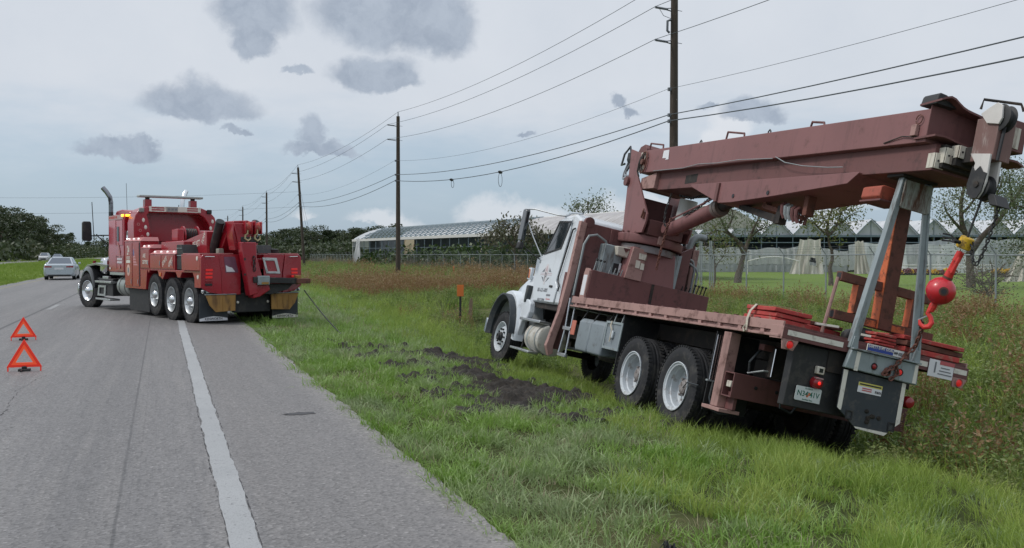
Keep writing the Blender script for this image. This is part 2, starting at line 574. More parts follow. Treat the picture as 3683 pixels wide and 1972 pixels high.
PROF = [(-400, 0.3), (-26, 0.20), (-25.4, 0.27), (-17.4, 0.27), (-16.2, 0.42), (-12.0, 0.10), (-8.6, 0.0), (-7.9, -0.03), (1.6, -0.03), (1.9, -0.03), (3.2, -0.13), (5.0, -0.36),
        (5.9, -0.53), (6.7, -0.74), (7.4, -0.92), (8.5, -1.12), (9.6, -1.16), (11.0, -1.02), (13.0, -0.78), (16, -0.62), (28, -0.56), (60, -0.6), (400, -0.5)]


def gz(x, y):
    x = np.asarray(x, float); y = np.asarray(y, float)
    z = _lerp(PROF, x)
    k = np.where(x < 20, np.clip((y - 19) / 15.0, 0, 1), np.clip((y - 32) / 75.0, 0, 1))
    z = np.where(x > 1.9, z * (1 - 0.55 * k), z)
    amp = np.clip((x - 2.2) / 2.0, 0, 1) + np.clip((-8.2 - x) / 2.0, 0, 1) * np.clip((x + 17) / 1, 0, 1)
    z = z + amp * (0.03 * np.sin(1.7 * x + 0.9 * y) * np.sin(0.83 * y + 1.3) + 0.02 * np.sin(3.9 * x - 2.1 * y + 2.0))
    # the bank stands a little higher just behind the stranded truck
    z = z + 0.24 * np.exp(-((x - 7.0) / 1.5) ** 2 - ((y - 6.9) / 1.7) ** 2)
    # soft soil pressed out under the crane truck's wheels
    d = np.hypot((x - 4.6) / 1.3, (y - 12.4) / 1.6)
    z = z - 0.05 * np.exp(-d * d)
    return z


def axis_vals(pieces):
    out = []
    for a, b, st in pieces:
        out += list(np.arange(a, b, st))
    out.append(pieces[-1][1])
    return np.array(out)


def grid_mesh(name, xs, ys, zf, mat):
    X, Y = np.meshgrid(xs, ys)
    Z = zf(X, Y)
    nx, ny = len(xs), len(ys)
    v = np.stack([X.ravel(), Y.ravel(), Z.ravel()], 1)
    i = np.arange(nx * ny).reshape(ny, nx)
    f = np.stack([i[:-1, :-1].ravel(), i[:-1, 1:].ravel(), i[1:, 1:].ravel(), i[1:, :-1].ravel()], 1)
    me = bpy.data.meshes.new(name)
    me.from_pydata(v.tolist(), [], f.tolist())
    me.materials.append(mat)
    me.shade_smooth()
    return me


def ground_mat():
    m, t, b = new_mat('turf_and_soil')
    pos = t.add('ShaderNodeNewGeometry').outputs['Position']
    sx = t.add('ShaderNodeSeparateXYZ'); t.link(pos, sx.inputs[0])
    n1 = t.noise(pos, 0.22, 6, 0.6); n2 = t.noise(pos, 2.3, 6, 0.65); n3 = t.noise(pos, 30, 5, 0.7)
    grass = t.mix(n2.outputs[0], (0.030, 0.040, 0.014), (0.075, 0.095, 0.03))
    grass = t.mix(t.smooth(n1.outputs[0], 0.42, 0.62), grass, (0.11, 0.115, 0.05))
    lawn = t.mix(n2.outputs[0], (0.10, 0.165, 0.03), (0.165, 0.235, 0.055))
    far = t.smooth(sx.outputs[0], 27.5, 30.0)
    c = t.mix(far, grass, lawn)
    med = t.smooth(sx.outputs[0], -7.0, -8.5)
    c = t.mix(med, c, t.mix(n2.outputs[0], (0.12, 0.185, 0.03), (0.20, 0.255, 0.06)))
    c = t.mix(t.math('MULTIPLY', t.smooth(n3.outputs[0], 0.5, 0.7), 0.35), c, (0.05, 0.04, 0.028))
    t.link(c, b.inputs['Base Color'])
    b.inputs['Roughness'].default_value = 0.95
    b.inputs['Specular IOR Level'].default_value = 0.1
    bp = t.add('ShaderNodeBump'); bp.inputs['Strength'].default_value = 0.6; bp.inputs['Distance'].default_value = 0.06
    t.link(n3.outputs[0], bp.inputs['Height']); t.link(bp.outputs[0], b.inputs['Normal'])
    return m


xs = axis_vals([(-1500, -60, 120), (-60, -26, 8), (-26, -7, 0.7), (-7, 1.5, 1.7), (1.5, 14, 0.22), (14, 30, 1.0), (30, 90, 6), (90, 1500, 120)])
ys = axis_vals([(-60, -4, 6), (-4, 34, 0.28), (34, 90, 1.6), (90, 300, 14), (300, 3000, 150)])
ground = ob('ground', grid_mesh('ground', xs, ys, gz, ground_mat()))
tag(ground, kind='structure')


# ------------------------------------------------------------------ road
def asphalt_mat():
    m, t, b = new_mat('worn_asphalt')
    pos = t.add('ShaderNodeNewGeometry').outputs['Position']
    sx = t.add('ShaderNodeSeparateXYZ'); t.link(pos, sx.inputs[0])
    X, Y = sx.outputs[0], sx.outputs[1]
    n_st = t.noise(t.vmath('MULTIPLY', pos, (1.0, 0.12, 1.0)), 0.9, 5, 0.6)
    n_md = t.noise(pos, 6.0, 5, 0.6)
    n_fi = t.noise(pos, 34, 6, 0.8)
    vor = t.add('ShaderNodeTexVoronoi'); vor.inputs['Scale'].default_value = 52; t.link(pos, vor.inputs['Vector'])
    c = t.mix(n_st.outputs[0], (0.134, 0.131, 0.134), (0.192, 0.186, 0.184))
    # tyre paths a little darker and smoother
    def lane(xc, wd):
        d = t.math('ABSOLUTE', t.math('SUBTRACT', X, xc))
        return t.smooth(d, wd, 0.0)
    paths = t.math('MAXIMUM', t.math('MAXIMUM', lane(-0.55, 0.55), lane(-2.3, 0.55)), t.math('MAXIMUM', lane(-4.4, 0.6), lane(-6.2, 0.6)))
    c = t.mix(t.math('MULTIPLY', paths, 0.35), c, (0.105, 0.103, 0.105))
    # fine marks dragged along the road by the paver and by tyres
    n_lg = t.noise(t.vmath('MULTIPLY', pos, (26.0, 0.9, 1.0)), 1.0, 5, 0.7)
    n_l2 = t.noise(t.vmath('MULTIPLY', pos, (7.0, 0.25, 1.0)), 1.0, 4, 0.6)
    lgm = t.smooth(X, 0.5, 0.2)
    c = t.mix(t.math('MULTIPLY', t.math('MULTIPLY', t.smooth(n_lg.outputs[0], 0.50, 0.72), 0.5), lgm), c, (0.085, 0.084, 0.088))
    c = t.mix(t.math('MULTIPLY', t.smooth(n_l2.outputs[0], 0.45, 0.7), 0.35), c, (0.225, 0.215, 0.208))
    # shoulder: slightly different mix, sandy dusted edge
    sh = t.smooth(X, 0.52, 0.6)
    c = t.mix(t.math('MULTIPLY', sh, 0.5), c, (0.155, 0.147, 0.144))
    en = t.math('ADD', X, t.math('MULTIPLY', t.math('SUBTRACT', n_md.outputs[0], 0.5), 0.5))
    edge = t.smooth(en, 1.45, 1.82)
    c = t.mix(t.math('MULTIPLY', edge, 0.42), c, (0.27, 0.255, 0.24))
    # straight seam and the old lane joint
    seam = t.math('MULTIPLY', t.smooth(t.math('ABSOLUTE', t.math('SUBTRACT', t.math('ADD', X, t.math('MULTIPLY', t.math('SUBTRACT', n_md.outputs[0], 0.5), 0.02)), -0.27)), 0.016, 0.004), t.smooth(n_st.outputs[0], 0.30, 0.5))
    seam2 = t.math('MULTIPLY', t.smooth(t.math('ABSOLUTE', t.math('SUBTRACT', X, -0.16)), 0.010, 0.003), t.smooth(n_md.outputs[0], 0.45, 0.6))
    joint = t.smooth(t.math('ABSOLUTE', t.math('SUBTRACT', t.math('ADD', X, t.math('MULTIPLY', t.math('SUBTRACT', n_md.outputs[0], 0.5), 0.07)), -3.27)), 0.055, 0.02)
    dk = t.math('MAXIMUM', t.math('MULTIPLY', joint, 0.8), t.math('MULTIPLY', t.math('MAXIMUM', seam, t.math('MULTIPLY', seam2, 0.6)), 0.6))
    c = t.mix(dk, c, (0.045, 0.045, 0.048))
    # aggregate
    ag = t.ramp(vor.outputs['Color'], [(0.0, 0.42), (0.45, 0.92), (0.8, 1.12), (1.0, 1.75)])
    c = t.mix(0.85, c, ag, 'MULTIPLY')
    c = t.mix(t.math('MULTIPLY', t.smooth(n_fi.outputs[0], 0.55, 0.68), 0.6), c, (0.075, 0.076, 0.082))
    sp = t.noise(pos, 1.7, 7, 0.75)
    c = t.mix(t.math('MULTIPLY', t.smooth(sp.outputs[0], 0.66, 0.74), 0.25), c, (0.07, 0.07, 0.074))
    t.link(c, b.inputs['Base Color'])
    b.inputs['Roughness'].default_value = 0.62
    b.inputs['Specular IOR Level'].default_value = 0.5
    bp = t.add('ShaderNodeBump'); bp.inputs['Strength'].default_value = 0.55; bp.inputs['Distance'].default_value = 0.006
    hh = t.math('ADD', vor.outputs['Distance'], t.math('MULTIPLY', n_fi.outputs[0], 0.6))
    t.link(hh, bp.inputs['Height']); t.link(bp.outputs[0], b.inputs['Normal'])
    return m


M['asphalt'] = asphalt_mat()


def ragged_strip(name, x0, x1, y0, y1, z, mat, j0=0.0, j1=0.0, step=0.35, seed=1, far_step=6.0, parent=None):
    r = np.random.default_rng(seed)
    ys_ = list(np.arange(y0, min(y1, 60), step)) + list(np.arange(60, y1, far_step)) + [y1]
    a0 = a1 = 0.0
    vs, fs = [], []
    for y in ys_:
        a0 = 0.6 * a0 + r.normal(0, j0); a1 = 0.6 * a1 + r.normal(0, j1)
        vs += [(x0 + a0, y, z), (x1 + a1, y, z)]
    for i in range(len(ys_) - 1):
        fs.append((2 * i, 2 * i + 1, 2 * i + 3, 2 * i + 2))
    mb = MB(); mb._add(vs, fs)
    return mb.build(name, mat, parent, smooth=0)


road = ragged_strip('road', -7.85, 1.83, -40, 1400, 0.0, M['asphalt'], 0.03, 0.009, 0.06, 3)
tag(road, kind='structure')
road2 = ragged_strip('road', -25.2, -17.6, -40, 1400, 0.32, M['asphalt'], 0.02, 0.02, 2.0, 4)
tag(road2, kind='structure')


def line_mat():
    m, t, b = new_mat('worn_white_road_paint')
    pos = t.add('ShaderNodeNewGeometry').outputs['Position']
    n1 = t.noise(pos, 14, 6, 0.7); n2 = t.noise(pos, 90, 3, 0.7); n3 = t.noise(pos, 1.2, 3, 0.5)
    c = t.mix(n3.outputs[0], (0.25, 0.262, 0.272), (0.36, 0.37, 0.378))
    vor = t.add('ShaderNodeTexVoronoi', feature='DISTANCE_TO_EDGE'); vor.inputs['Scale'].default_value = 6.5
    t.link(t.vmath('ADD', pos, t.vmath('MULTIPLY', n1.outputs['Color'], (0.12, 0.12, 0.0))), vor.inputs['Vector'])
    cr = t.math('MULTIPLY', t.smooth(vor.outputs['Distance'], 0.02, 0.004), t.smooth(n1.outputs[0], 0.52, 0.6))
    wear = t.math('MAXIMUM', cr, t.math('MULTIPLY', t.smooth(n1.outputs[0], 0.66, 0.74), 0.8))
    c = t.mix(wear, c, (0.10, 0.10, 0.105))
    c = t.mix(t.math('MULTIPLY', t.smooth(n2.outputs[0], 0.48, 0.70), 0.55), c, (0.15, 0.15, 0.155))
    t.link(c, b.inputs['Base Color'])
    b.inputs['Roughness'].default_value = 0.75
    bp = t.add('ShaderNodeBump'); bp.inputs['Strength'].default_value = 0.3; bp.inputs['Distance'].default_value = 0.004
    t.link(n2.outputs[0], bp.inputs['Height']); t.link(bp.outputs[0], b.inputs['Normal'])
    return m


M['line'] = line_mat()
el_ = ragged_strip('edge_line', 0.345, 0.505, -5, 1300, 0.004, M['line'], 0.005, 0.005, 0.09, 5)
tag(el_, kind='structure')
le = ragged_strip('edge_line', -7.22, -7.08, -5, 1300, 0.004, P('faded_yellow_road_paint', (0.24, 0.22, 0.15), 0.8, var=0.2, vs=3), 0.004, 0.004, 0.2, 6)
tag(le, kind='structure')
for k, y0 in enumerate((18.5, 30.7, 42.9, 55.1, 67.3, 79.5, 104, 128, 152)):
    d = ragged_strip('lane_dash', -3.17, -3.04, y0, y0 + 3.0, 0.004, P('faded_lane_paint', (0.27, 0.275, 0.28), 0.8, var=0.25, vs=9) if k == 0 else d.data.materials[0], 0.006, 0.006, 0.12, 20 + k)
    tag(d, kind='structure')
tar = P('tar_filler', (0.022, 0.022, 0.025), 0.7, var=0.3)


def crack(pts, wdt, seed, name='crack', jit=0.009):
    """narrow broken crack: short dark ribbons along a jittered line"""
    r = np.random.default_rng(seed)
    vs, fs = [], []
    P_ = [np.array(p, float) for p in pts]
    for a, b_ in zip(P_[:-1], P_[1:]):
        L = np.linalg.norm(b_ - a); n = max(2, int(L / 0.05))
        dr = (b_ - a) / L; nr = np.array([-dr[1], dr[0]])
        off = 0.0; prev = None
        for i in range(n + 1):
            off = 0.8 * off + r.normal(0, jit)
            c = a + (b_ - a) * i / n + nr * off
            w_ = wdt * (0.2 + 0.9 * abs(r.normal(0, 0.7)))
            pr = (c - nr * w_, c + nr * w_)
            if prev is not None and r.random() < 0.72:
                o = len(vs)
                vs += [(*prev[0], 0.003), (*prev[1], 0.003), (*pr[1], 0.003), (*pr[0], 0.003)]
                fs.append((o, o + 1, o + 2, o + 3))
            prev = pr
    mb = MB(); mb._add(vs, fs)
    return mb.build(name, tar, road, smooth=0)


crack([(-1.83, 6.2), (-1.72, 7.3), (-1.62, 8.3), (-1.63, 9.4), (-1.5, 11.0)], 0.0065, 31)
crack([(-2.15, 5.2), (-1.83, 6.2)], 0.008, 32)
crack([(-1.64, 9.3), (-1.3, 9.9)], 0.005, 33)
crack([(-1.5, 11.0), (-1.62, 12.6), (-1.45, 14.0)], 0.003, 34)
for sx_, sd_ in ((0.338, 41), (0.512, 42)):       # paint edge has pulled the asphalt open along the line
    crack([(sx_, 4.2), (sx_ - 0.004, 9.0), (sx_ + 0.004, 14.0), (sx_, 21.0)], 0.0035, sd_, 'crack', 0.0028)


def blot(name, cx, cy, rx, ry, z, mat, seed, n=28):
    r = np.random.default_rng(seed)
    pts = []
    for k in range(n):
        a = 2 * math.pi * k / n
        q = 1 + r.normal(0, 0.14)
        pts.append((cx + rx * q * math.cos(a), cy + ry * q * math.sin(a)))
    mb = MB()
    mb._add([(x, y, z) for x, y in pts], [tuple(range(n))])
    return mb.build(name, mat, road, smooth=0)


blot('tar_patch', 1.30, 9.72, 0.155, 0.085, 0.004, P('tar_spill', (0.05, 0.05, 0.054), 0.75, var=0.3, vs=20), 51)


# ------------------------------------------------------------------ scattering of plants (all of it uncountable cover)
def visible(x, y, margin=5.0, near=1.2):
    a = np.degrees(np.arctan2(x, y)) - CAM_YAW
    d = np.hypot(x, y)
    return (np.abs(a) < 28.4 + margin + 90.0 / np.maximum(d, 1.0) * 0.9) & (d > near)


def scatter(name, pos, rot, scl, idx, protos, label=None):
    me = bpy.data.meshes.new(name)
    n = len(pos)
    me.vertices.add(n)
    me.vertices.foreach_set('co', np.asarray(pos, np.float32).ravel())
    for an, typ, arr, key in (('rot', 'FLOAT_VECTOR', rot, 'vector'), ('scl', 'FLOAT', scl, 'value'), ('idx', 'INT', idx, 'value')):
        at = me.attributes.new(an, typ, 'POINT')
        at.data.foreach_set(key, np.asarray(arr, np.int32 if typ == 'INT' else np.float32).ravel())
    me.update()
    o = ob(name, me)
    ng = bpy.data.node_groups.new(name + '_scatter', 'GeometryNodeTree')
    ng.interface.new_socket('Geometry', in_out='INPUT', socket_type='NodeSocketGeometry')
    ng.interface.new_socket('Geometry', in_out='OUTPUT', socket_type='NodeSocketGeometry')
    gi = ng.nodes.new('NodeGroupInput'); go = ng.nodes.new('NodeGroupOutput')
    iop = ng.nodes.new('GeometryNodeInstanceOnPoints')
    iop.inputs['Pick Instance'].default_value = True
    jn = ng.nodes.new('GeometryNodeJoinGeometry')
    for pm in protos:
        po = bpy.data.objects.new(name + '_tuft', pm)
        oi = ng.nodes.new('GeometryNodeObjectInfo')
        oi.inputs['Object'].default_value = po
        oi.inputs['As Instance'].default_value = True
        ng.links.new(oi.outputs['Geometry'], jn.inputs[0])
    ng.links.new(gi.outputs[0], iop.inputs['Points'])
    ng.links.new(jn.outputs[0], iop.inputs['Instance'])
    for an, typ, sk in (('idx', 'INT', 'Instance Index'), ('rot', 'FLOAT_VECTOR', 'Rotation'), ('scl', 'FLOAT', 'Scale')):
        na = ng.nodes.new('GeometryNodeInputNamedAttribute')
        na.data_type = typ
        na.inputs['Name'].default_value = an
        ng.links.new(na.outputs['Attribute'], iop.inputs[sk])
    ng.links.new(iop.outputs[0], go.inputs[0])
    md = o.modifiers.new('scatter', 'NODES')
    md.node_group = ng
    tag(o, label, None, None, 'stuff')
    return o


def plant_mat(name, cols, pscale=0.9, trans=0.35, patch=None, gloss=0.3):
    """leaf material: colour runs over cols by island and by patches on the ground"""
    m, t, b = new_mat(name)
    geo = t.add('ShaderNodeNewGeometry')
    pos = geo.outputs['Position']
    n = t.noise(pos, pscale, 5, 0.6)
    oi = t.add('ShaderNodeObjectInfo')
    f = t.math('ADD', t.math('MULTIPLY', t.smooth(n.outputs[0], 0.3, 0.7), 0.55), t.math('ADD', t.math('MULTIPLY', geo.outputs['Random Per Island'], 0.25), t.math('MULTIPLY', oi.outputs['Random'], 0.20)))
    k = len(cols)
    c = t.ramp(f, [(i / (k - 1), cols[i]) for i in range(k)])
    if patch:
        n2 = t.noise(pos, patch[1], 4, 0.6)
        c = t.mix(t.math('MULTIPLY', t.smooth(n2.outputs[0], patch[2], patch[2] + 0.12), patch[3]), c, patch[0])
    t.link(c, b.inputs['Base Color'])
    b.inputs['Roughness'].default_value = 0.42
    b.inputs['Specular IOR Level'].default_value = gloss
    tr = t.add('ShaderNodeBsdfTranslucent')
    t.link(c, tr.inputs[0])
    mx = t.add('ShaderNodeMixShader')
    mx.inputs[0].default_value = trans
    t.link(b.outputs[0], mx.inputs[1]); t.link(tr.outputs[0], mx.inputs[2])
    out = [q for q in t.n if q.type == 'OUTPUT_MATERIAL'][0]
    t.link(mx.outputs[0], out.inputs[0])
    return m


def tuft(name, seed, n, rad, hmin, hmax, wd, bend, mats, seg=3, heads=0.0, leafy=0):
    """clump of bent blades; heads: share of blades that carry a seed head; leafy: small leaves along the stem"""
    r = np.random.default_rng(seed)
    vs, fs, mi = [], [], []
    for k in range(n):
        a = r.uniform(0, 2 * math.pi); q = rad * math.sqrt(r.random())
        bx, by = q * math.cos(a), q * math.sin(a)
        h = r.uniform(hmin, hmax); w0 = wd * r.uniform(0.7, 1.3)
        da = a + r.normal(0, 0.9); bd = bend * h * r.uniform(0.2, 1.3)
        fa = r.uniform(0, math.pi)
        px, py = math.cos(fa), math.sin(fa)
        o = len(vs)
        for i in range(seg):
            t = i / seg
            x = bx + math.cos(da) * bd * t * t; y = by + math.sin(da) * bd * t * t
            z = h * (t - 0.25 * (bd / h) * t * t * t)
            ww = w0 * (1 - 0.75 * t)
            vs += [(x - px * ww, y - py * ww, z), (x + px * ww, y + py * ww, z)]
        tx, ty, tz = bx + math.cos(da) * bd, by + math.sin(da) * bd, h * (1 - 0.25 * bd / h)
        vs.append((tx, ty, tz))
        for i in range(seg - 1):
            fs.append((o + 2 * i, o + 2 * i + 1, o + 2 * i + 3, o + 2 * i + 2)); mi.append(0)
        fs.append((o + 2 * seg - 2, o + 2 * seg - 1, o + 2 * seg)); mi.append(0)
        for _ in range(leafy):
            t = r.uniform(0.25, 1.0)
            c = np.array([bx + math.cos(da) * bd * t * t, by + math.sin(da) * bd * t * t, h * (t - 0.25 * (bd / h) * t ** 3)])
            d1 = r.normal(0, 1, 3); d1[2] *= 0.5; d1 /= np.linalg.norm(d1)
            d2 = np.cross(d1, r.normal(0, 1, 3)); d2 /= np.linalg.norm(d2)
            L = r.uniform(0.03, 0.075); o = len(vs)
            vs += [tuple(c), tuple(c + d1 * L * 0.5 + d2 * L * 0.22), tuple(c + d1 * L), tuple(c + d1 * L * 0.5 - d2 * L * 0.22)]
            fs.append((o, o + 1, o + 2, o + 3)); mi.append(0)
        if r.random() < heads:
            for _ in range(5):
                c = np.array([tx, ty, tz]) + r.normal(0, 1, 3) * np.array([0.012, 0.012, 0.035])
                d1 = r.normal(0, 1, 3); d1 /= np.linalg.norm(d1)
                d2 = np.cross(d1, r.normal(0, 1, 3)); d2 /= np.linalg.norm(d2)
                L = r.uniform(0.012, 0.03); o = len(vs)
                vs += [tuple(c - d1 * L), tuple(c + d2 * L * 0.5), tuple(c + d1 * L), tuple(c - d2 * L * 0.5)]
                fs.append((o, o + 1, o + 2, o + 3)); mi.append(min(1, len(mats) - 1))
    me = bpy.data.meshes.new(name)
    me.from_pydata(vs, [], fs)
    for m_ in mats:
        me.materials.append(m_)
    me.polygons.foreach_set('material_index', mi)
    me.update()
    return me


def rand_pts(x0, x1, y0, y1, dens):
    n = rng.poisson(dens * (x1 - x0) * (y1 - y0))
    return rng.uniform(x0, x1, n), rng.uniform(y0, y1, n)


MUD = [(3.75, 10.7, 0.42, 0.65), (4.3, 11.6, 0.6, 1.0), (4.9, 12.6, 0.85, 1.0), (5.5, 12.8, 0.6, 0.6), (4.6, 13.9, 0.6, 0.8), (4.9, 15.4, 0.4, 0.8), (5.2, 17.4, 0.75, 0.8), (5.75, 17.0, 0.5, 0.9)]


def mudness(x, y):
    m_ = np.zeros_like(np.asarray(x, float))
    for cx, cy, rx, ry in MUD:
        m_ = np.maximum(m_, 1 - np.hypot((x - cx) / rx, (y - cy) / ry))
    return m_ + 0.24 * np.sin(5.1 * x + 1.0) * np.sin(4.3 * y) + 0.14 * np.sin(13 * x + 2 * y) * np.sin(11 * y - 3 * x)


G_GREEN = plant_mat('verge_grass_blades', [(0.119, 0.22, 0.027), (0.191, 0.334, 0.048), (0.239, 0.361, 0.093), (0.358, 0.448, 0.208)], 0.75, 0.35, ((0.29, 0.325, 0.215), 0.55, 0.47, 0.55), 0.6)
G_LONG = plant_mat('long_green_grass_blades', [(0.164, 0.245, 0.046), (0.27, 0.374, 0.075), (0.388, 0.432, 0.128)], 0.8, 0.4)
G_OLIVE = plant_mat('olive_weed_leaves', [(0.081, 0.134, 0.032), (0.132, 0.198, 0.047), (0.198, 0.253, 0.079), (0.25, 0.238, 0.095)], 0.5, 0.35)
G_BROWN = plant_mat('brown_dry_weeds', [(0.143, 0.074, 0.034), (0.214, 0.112, 0.051), (0.25, 0.154, 0.068), (0.187, 0.154, 0.051)], 0.35, 0.3)
G_HEAD = plant_mat('seed_heads', [(0.247, 0.163, 0.078), (0.338, 0.247, 0.13)], 1.0, 0.3)
G_STRAW = plant_mat('dead_straw', [(0.272, 0.232, 0.136), (0.416, 0.384, 0.264)], 1.0, 0.3)
G_MED = plant_mat('median_grass_blades', [(0.134, 0.223, 0.028), (0.191, 0.281, 0.044), (0.235, 0.293, 0.069)], 0.3, 0.35)
G_YEL = plant_mat('small_yellow_flowers', [(0.288, 0.216, 0.018), (0.33, 0.27, 0.048)], 1.0, 0.2)
G_DRYVINE = plant_mat('grey_dead_vines', [(0.098, 0.085, 0.065), (0.169, 0.15, 0.117), (0.13, 0.143, 0.065)], 0.4, 0.2)

T_SHORT = [tuft('short_tuft', 100 + k, 30, 0.13, 0.05, 0.15, 0.0048, 0.8, [G_GREEN]) for k in range(4)]
T_FLAT = [tuft('flat_tuft', 120 + k, 26, 0.15, 0.06, 0.14, 0.0050, 1.5, [G_GREEN]) for k in range(2)]
T_STRAW = [tuft('straw_tuft', 130, 22, 0.14, 0.04, 0.12, 0.003, 1.4, [G_STRAW])]
T_LONG = [tuft('long_tuft', 140 + k, 28, 0.15, 0.12, 0.30, 0.0046, 0.75, [G_LONG], 4) for k in range(3)]
T_OLIVE = [tuft('weed_clump', 160 + k, 22, 0.22, 0.22, 0.58, 0.0045, 0.45, [G_OLIVE, G_YEL], 3, 0.008, 7) for k in range(4)]
T_BROWN = [tuft('dry_clump', 180 + k, 26, 0.25, 0.35, 0.80, 0.0042, 0.4, [G_BROWN, G_HEAD], 3, 0.55, 3) for k in range(3)]
T_YEL = [tuft('flower_clump', 195, 14, 0.22, 0.25, 0.55, 0.004, 0.4, [G_OLIVE, G_YEL], 3, 0.12, 6)]
T_MED = [tuft('median_tuft', 200 + k, 26, 0.28, 0.07, 0.18, 0.009, 0.8, [G_MED]) for k in range(2)]
T_VINE = [tuft('vine_clump', 210 + k, 40, 0.5, 0.4, 1.5, 0.010, 0.5, [G_DRYVINE], 3, 0.0, 8) for k in range(2)]


def do_scatter(name, xy, protos, smin, smax, label, sink=0.01, tilt=0.18, weights=None, grow=None):
    x, y = xy
    n = len(x)
    z = gz(x, y) - sink
    rot = np.stack([rng.normal(0, tilt, n), rng.normal(0, tilt, n), rng.uniform(0, 2 * math.pi, n)], 1)
    scl = rng.uniform(smin, smax, n)
    if grow is not None:
        scl = scl * grow
    idx = rng.choice(len(protos), n, p=weights)
    return scatter(name, np.stack([x, y, z], 1), rot, scl, idx, protos, label)


def zone(bands):
    X, Y = [], []
    for x0, x1, y0, y1, dns in bands:
        a, b = rand_pts(x0, x1, y0, y1, dns)
        X.append(a); Y.append(b)
    return np.concatenate(X), np.concatenate(Y)


def patchy(x, y, s, ph):
    return 0.5 + 0.25 * (np.sin(s * x + ph) * np.cos(0.8 * s * y - ph) + np.sin(1.9 * s * (x + 0.6 * y) + 2 * ph) + 0.6 * np.cos(2.7 * s * (y - 0.4 * x) + ph))


# mown verge beside the shoulder
x, y = zone([(1.72, 7.3, 2.5, 9, 120), (1.72, 7.3, 9, 16, 75), (1.72, 7.6, 16, 30, 34), (1.72, 9, 30, 70, 10), (1.72, 12, 70, 160, 3.0)])
edge = 1.78 + 0.05 * np.sin(3.1 * y) + 0.05 * np.sin(7.7 * y + 1) + np.where(y > 17, 0.35 * np.clip((y - 17) / 5, 0, 1), 0)
k = visible(x, y) & (x > edge + np.abs(rng.normal(0, 0.05, len(x)))) & (mudness(x, y) < -0.02 + 0.22 * rng.random(len(x)) ** 2)
x, y = x[k], y[k]
d = np.hypot(x, y)
crest = np.clip((x - 4.3 - 0.05 * np.clip(y - 8, 0, 40)) / 1.6 + (patchy(x, y, 0.9, 1.0) - 0.5) * 0.9, 0, 1)
crest = np.where(y < 9, np.clip((x - 3.6) / 2.0 + (patchy(x, y, 0.9, 1.0) - 0.5), 0, 1), crest)
u = rng.random(len(x))
lng = u < crest * 0.85
grow = 1.0 + np.clip((d - 10) / 25, 0, 1.6)
do_scatter('verge_grass', (x[~lng], y[~lng]), T_SHORT + T_FLAT + T_STRAW, 0.7, 1.25, 'short mown grass with pale dead patches beside the shoulder', grow=grow[~lng], weights=[.2, .19, .19, .14, .11, .11, .06])
do_scatter('long_grass', (x[lng], y[lng]), T_LONG, 0.45, 0.95, 'longer bright green grass along the crest of the ditch', grow=grow[lng])
# dead fringe creeping over the edge of the pavement
x, y = zone([(1.66, 2.05, 2.5, 14, 130), (1.66, 2.1, 14, 30, 70)])
k = visible(x, y) & (x > 1.80 + rng.normal(0, 0.045, len(x)))
do_scatter('edge_fringe', (x[k], y[k]), T_STRAW + T_FLAT + T_SHORT[:1], 0.35, 0.85, 'dry trampled grass fringe along the pavement edge', weights=[.45, .2, .15, .2])
# ditch and the rough field up to the fence
x, y = zone([(6.4, 14, 3, 14, 26), (7.5, 9.4, 7.4, 9.3, 40), (6.4, 14, 14, 28, 17), (14, 27.6, 6, 30, 10), (6.8, 27.6, 28, 50, 6.5), (6.5, 27.6, 50, 90, 3.4), (7, 27.6, 90, 170, 1.7)])
k = visible(x, y) & (mudness(x, y) < 0.0)
k &= ~((np.abs(x - (5.95 + 0.05 * (y - 11) + 1.15)) < 1.25) & (y > np.where(x > 7.5, 9.0, 8.3)) & (y < 20))       # nothing tall grows up through the truck
x, y = x[k], y[k]
d = np.hypot(x, y)
pb = patchy(x, y, 0.16, 0.4)
brown = np.clip((pb - 0.36) * 3.0, 0, 1) * np.clip((y - 22) / 10, 0, 1) * np.clip((78 - y) / 16, 0.10, 1) * np.clip((x - 7.0) / 3, 0, 1)
brown = np.maximum(brown, 0.40 * np.clip((x - 9.5) / 2, 0, 1) * np.clip((30 - y) / 6, 0, 1) * np.clip((patchy(x, y, 0.55, 2.0) - 0.33) * 3, 0, 1))
u = rng.random(len(x))
brown = brown * np.clip((25.5 - np.degrees(np.arctan2(x, y))) / 4.0, 0.22, 1)
edgeb = np.clip((np.degrees(np.arctan2(x, y)) - 40.5) / 3, 0, 1) * np.clip((d - 9.5) / 2, 0, 1) * np.clip((34 - y) / 8, 0, 1)
brown = np.maximum(brown, 0.16 * edgeb * np.clip((patchy(x, y, 0.6, 2.3) - 0.2) * 3, 0, 1))
isb = u < brown * 0.8
isg = ~isb & (rng.random(len(x)) < 0.33)
grow = 1.0 + np.clip((d - 28) / 50, 0, 1.1) + 0.35 * edgeb
low = np.where((x < 9.2) & (y < 9), np.where(x > 7.6, 0.95, 0.62), np.where(x < 7.4, 0.62, 1.0))
do_scatter('dry_weeds', (x[isb], y[isb]), T_BROWN, 0.6, 1.1, 'reddish brown dry weeds with seed heads in the field', grow=(grow * low)[isb])
oth = ~isb & ~isg
do_scatter('field_weeds', (x[oth], y[oth]), T_OLIVE + T_YEL, 0.55, 1.05, 'olive green leafy weeds with small yellow flowers', grow=(grow * low)[oth])
do_scatter('field_grass', (x[isg], y[isg]), T_LONG, 1.1, 1.9, 'tall green grass between the weeds of the ditch', grow=(grow * low)[isg])
# vines and dead growth along the far run of the fence
x, y = zone([(26.6, 28.6, 58, 190, 1.5)])
k = visible(x, y)
do_scatter('fence_vines', (x[k], y[k]), T_VINE, 0.7, 1.25, 'grey dead vines and dry stalks tangled along the far fence')
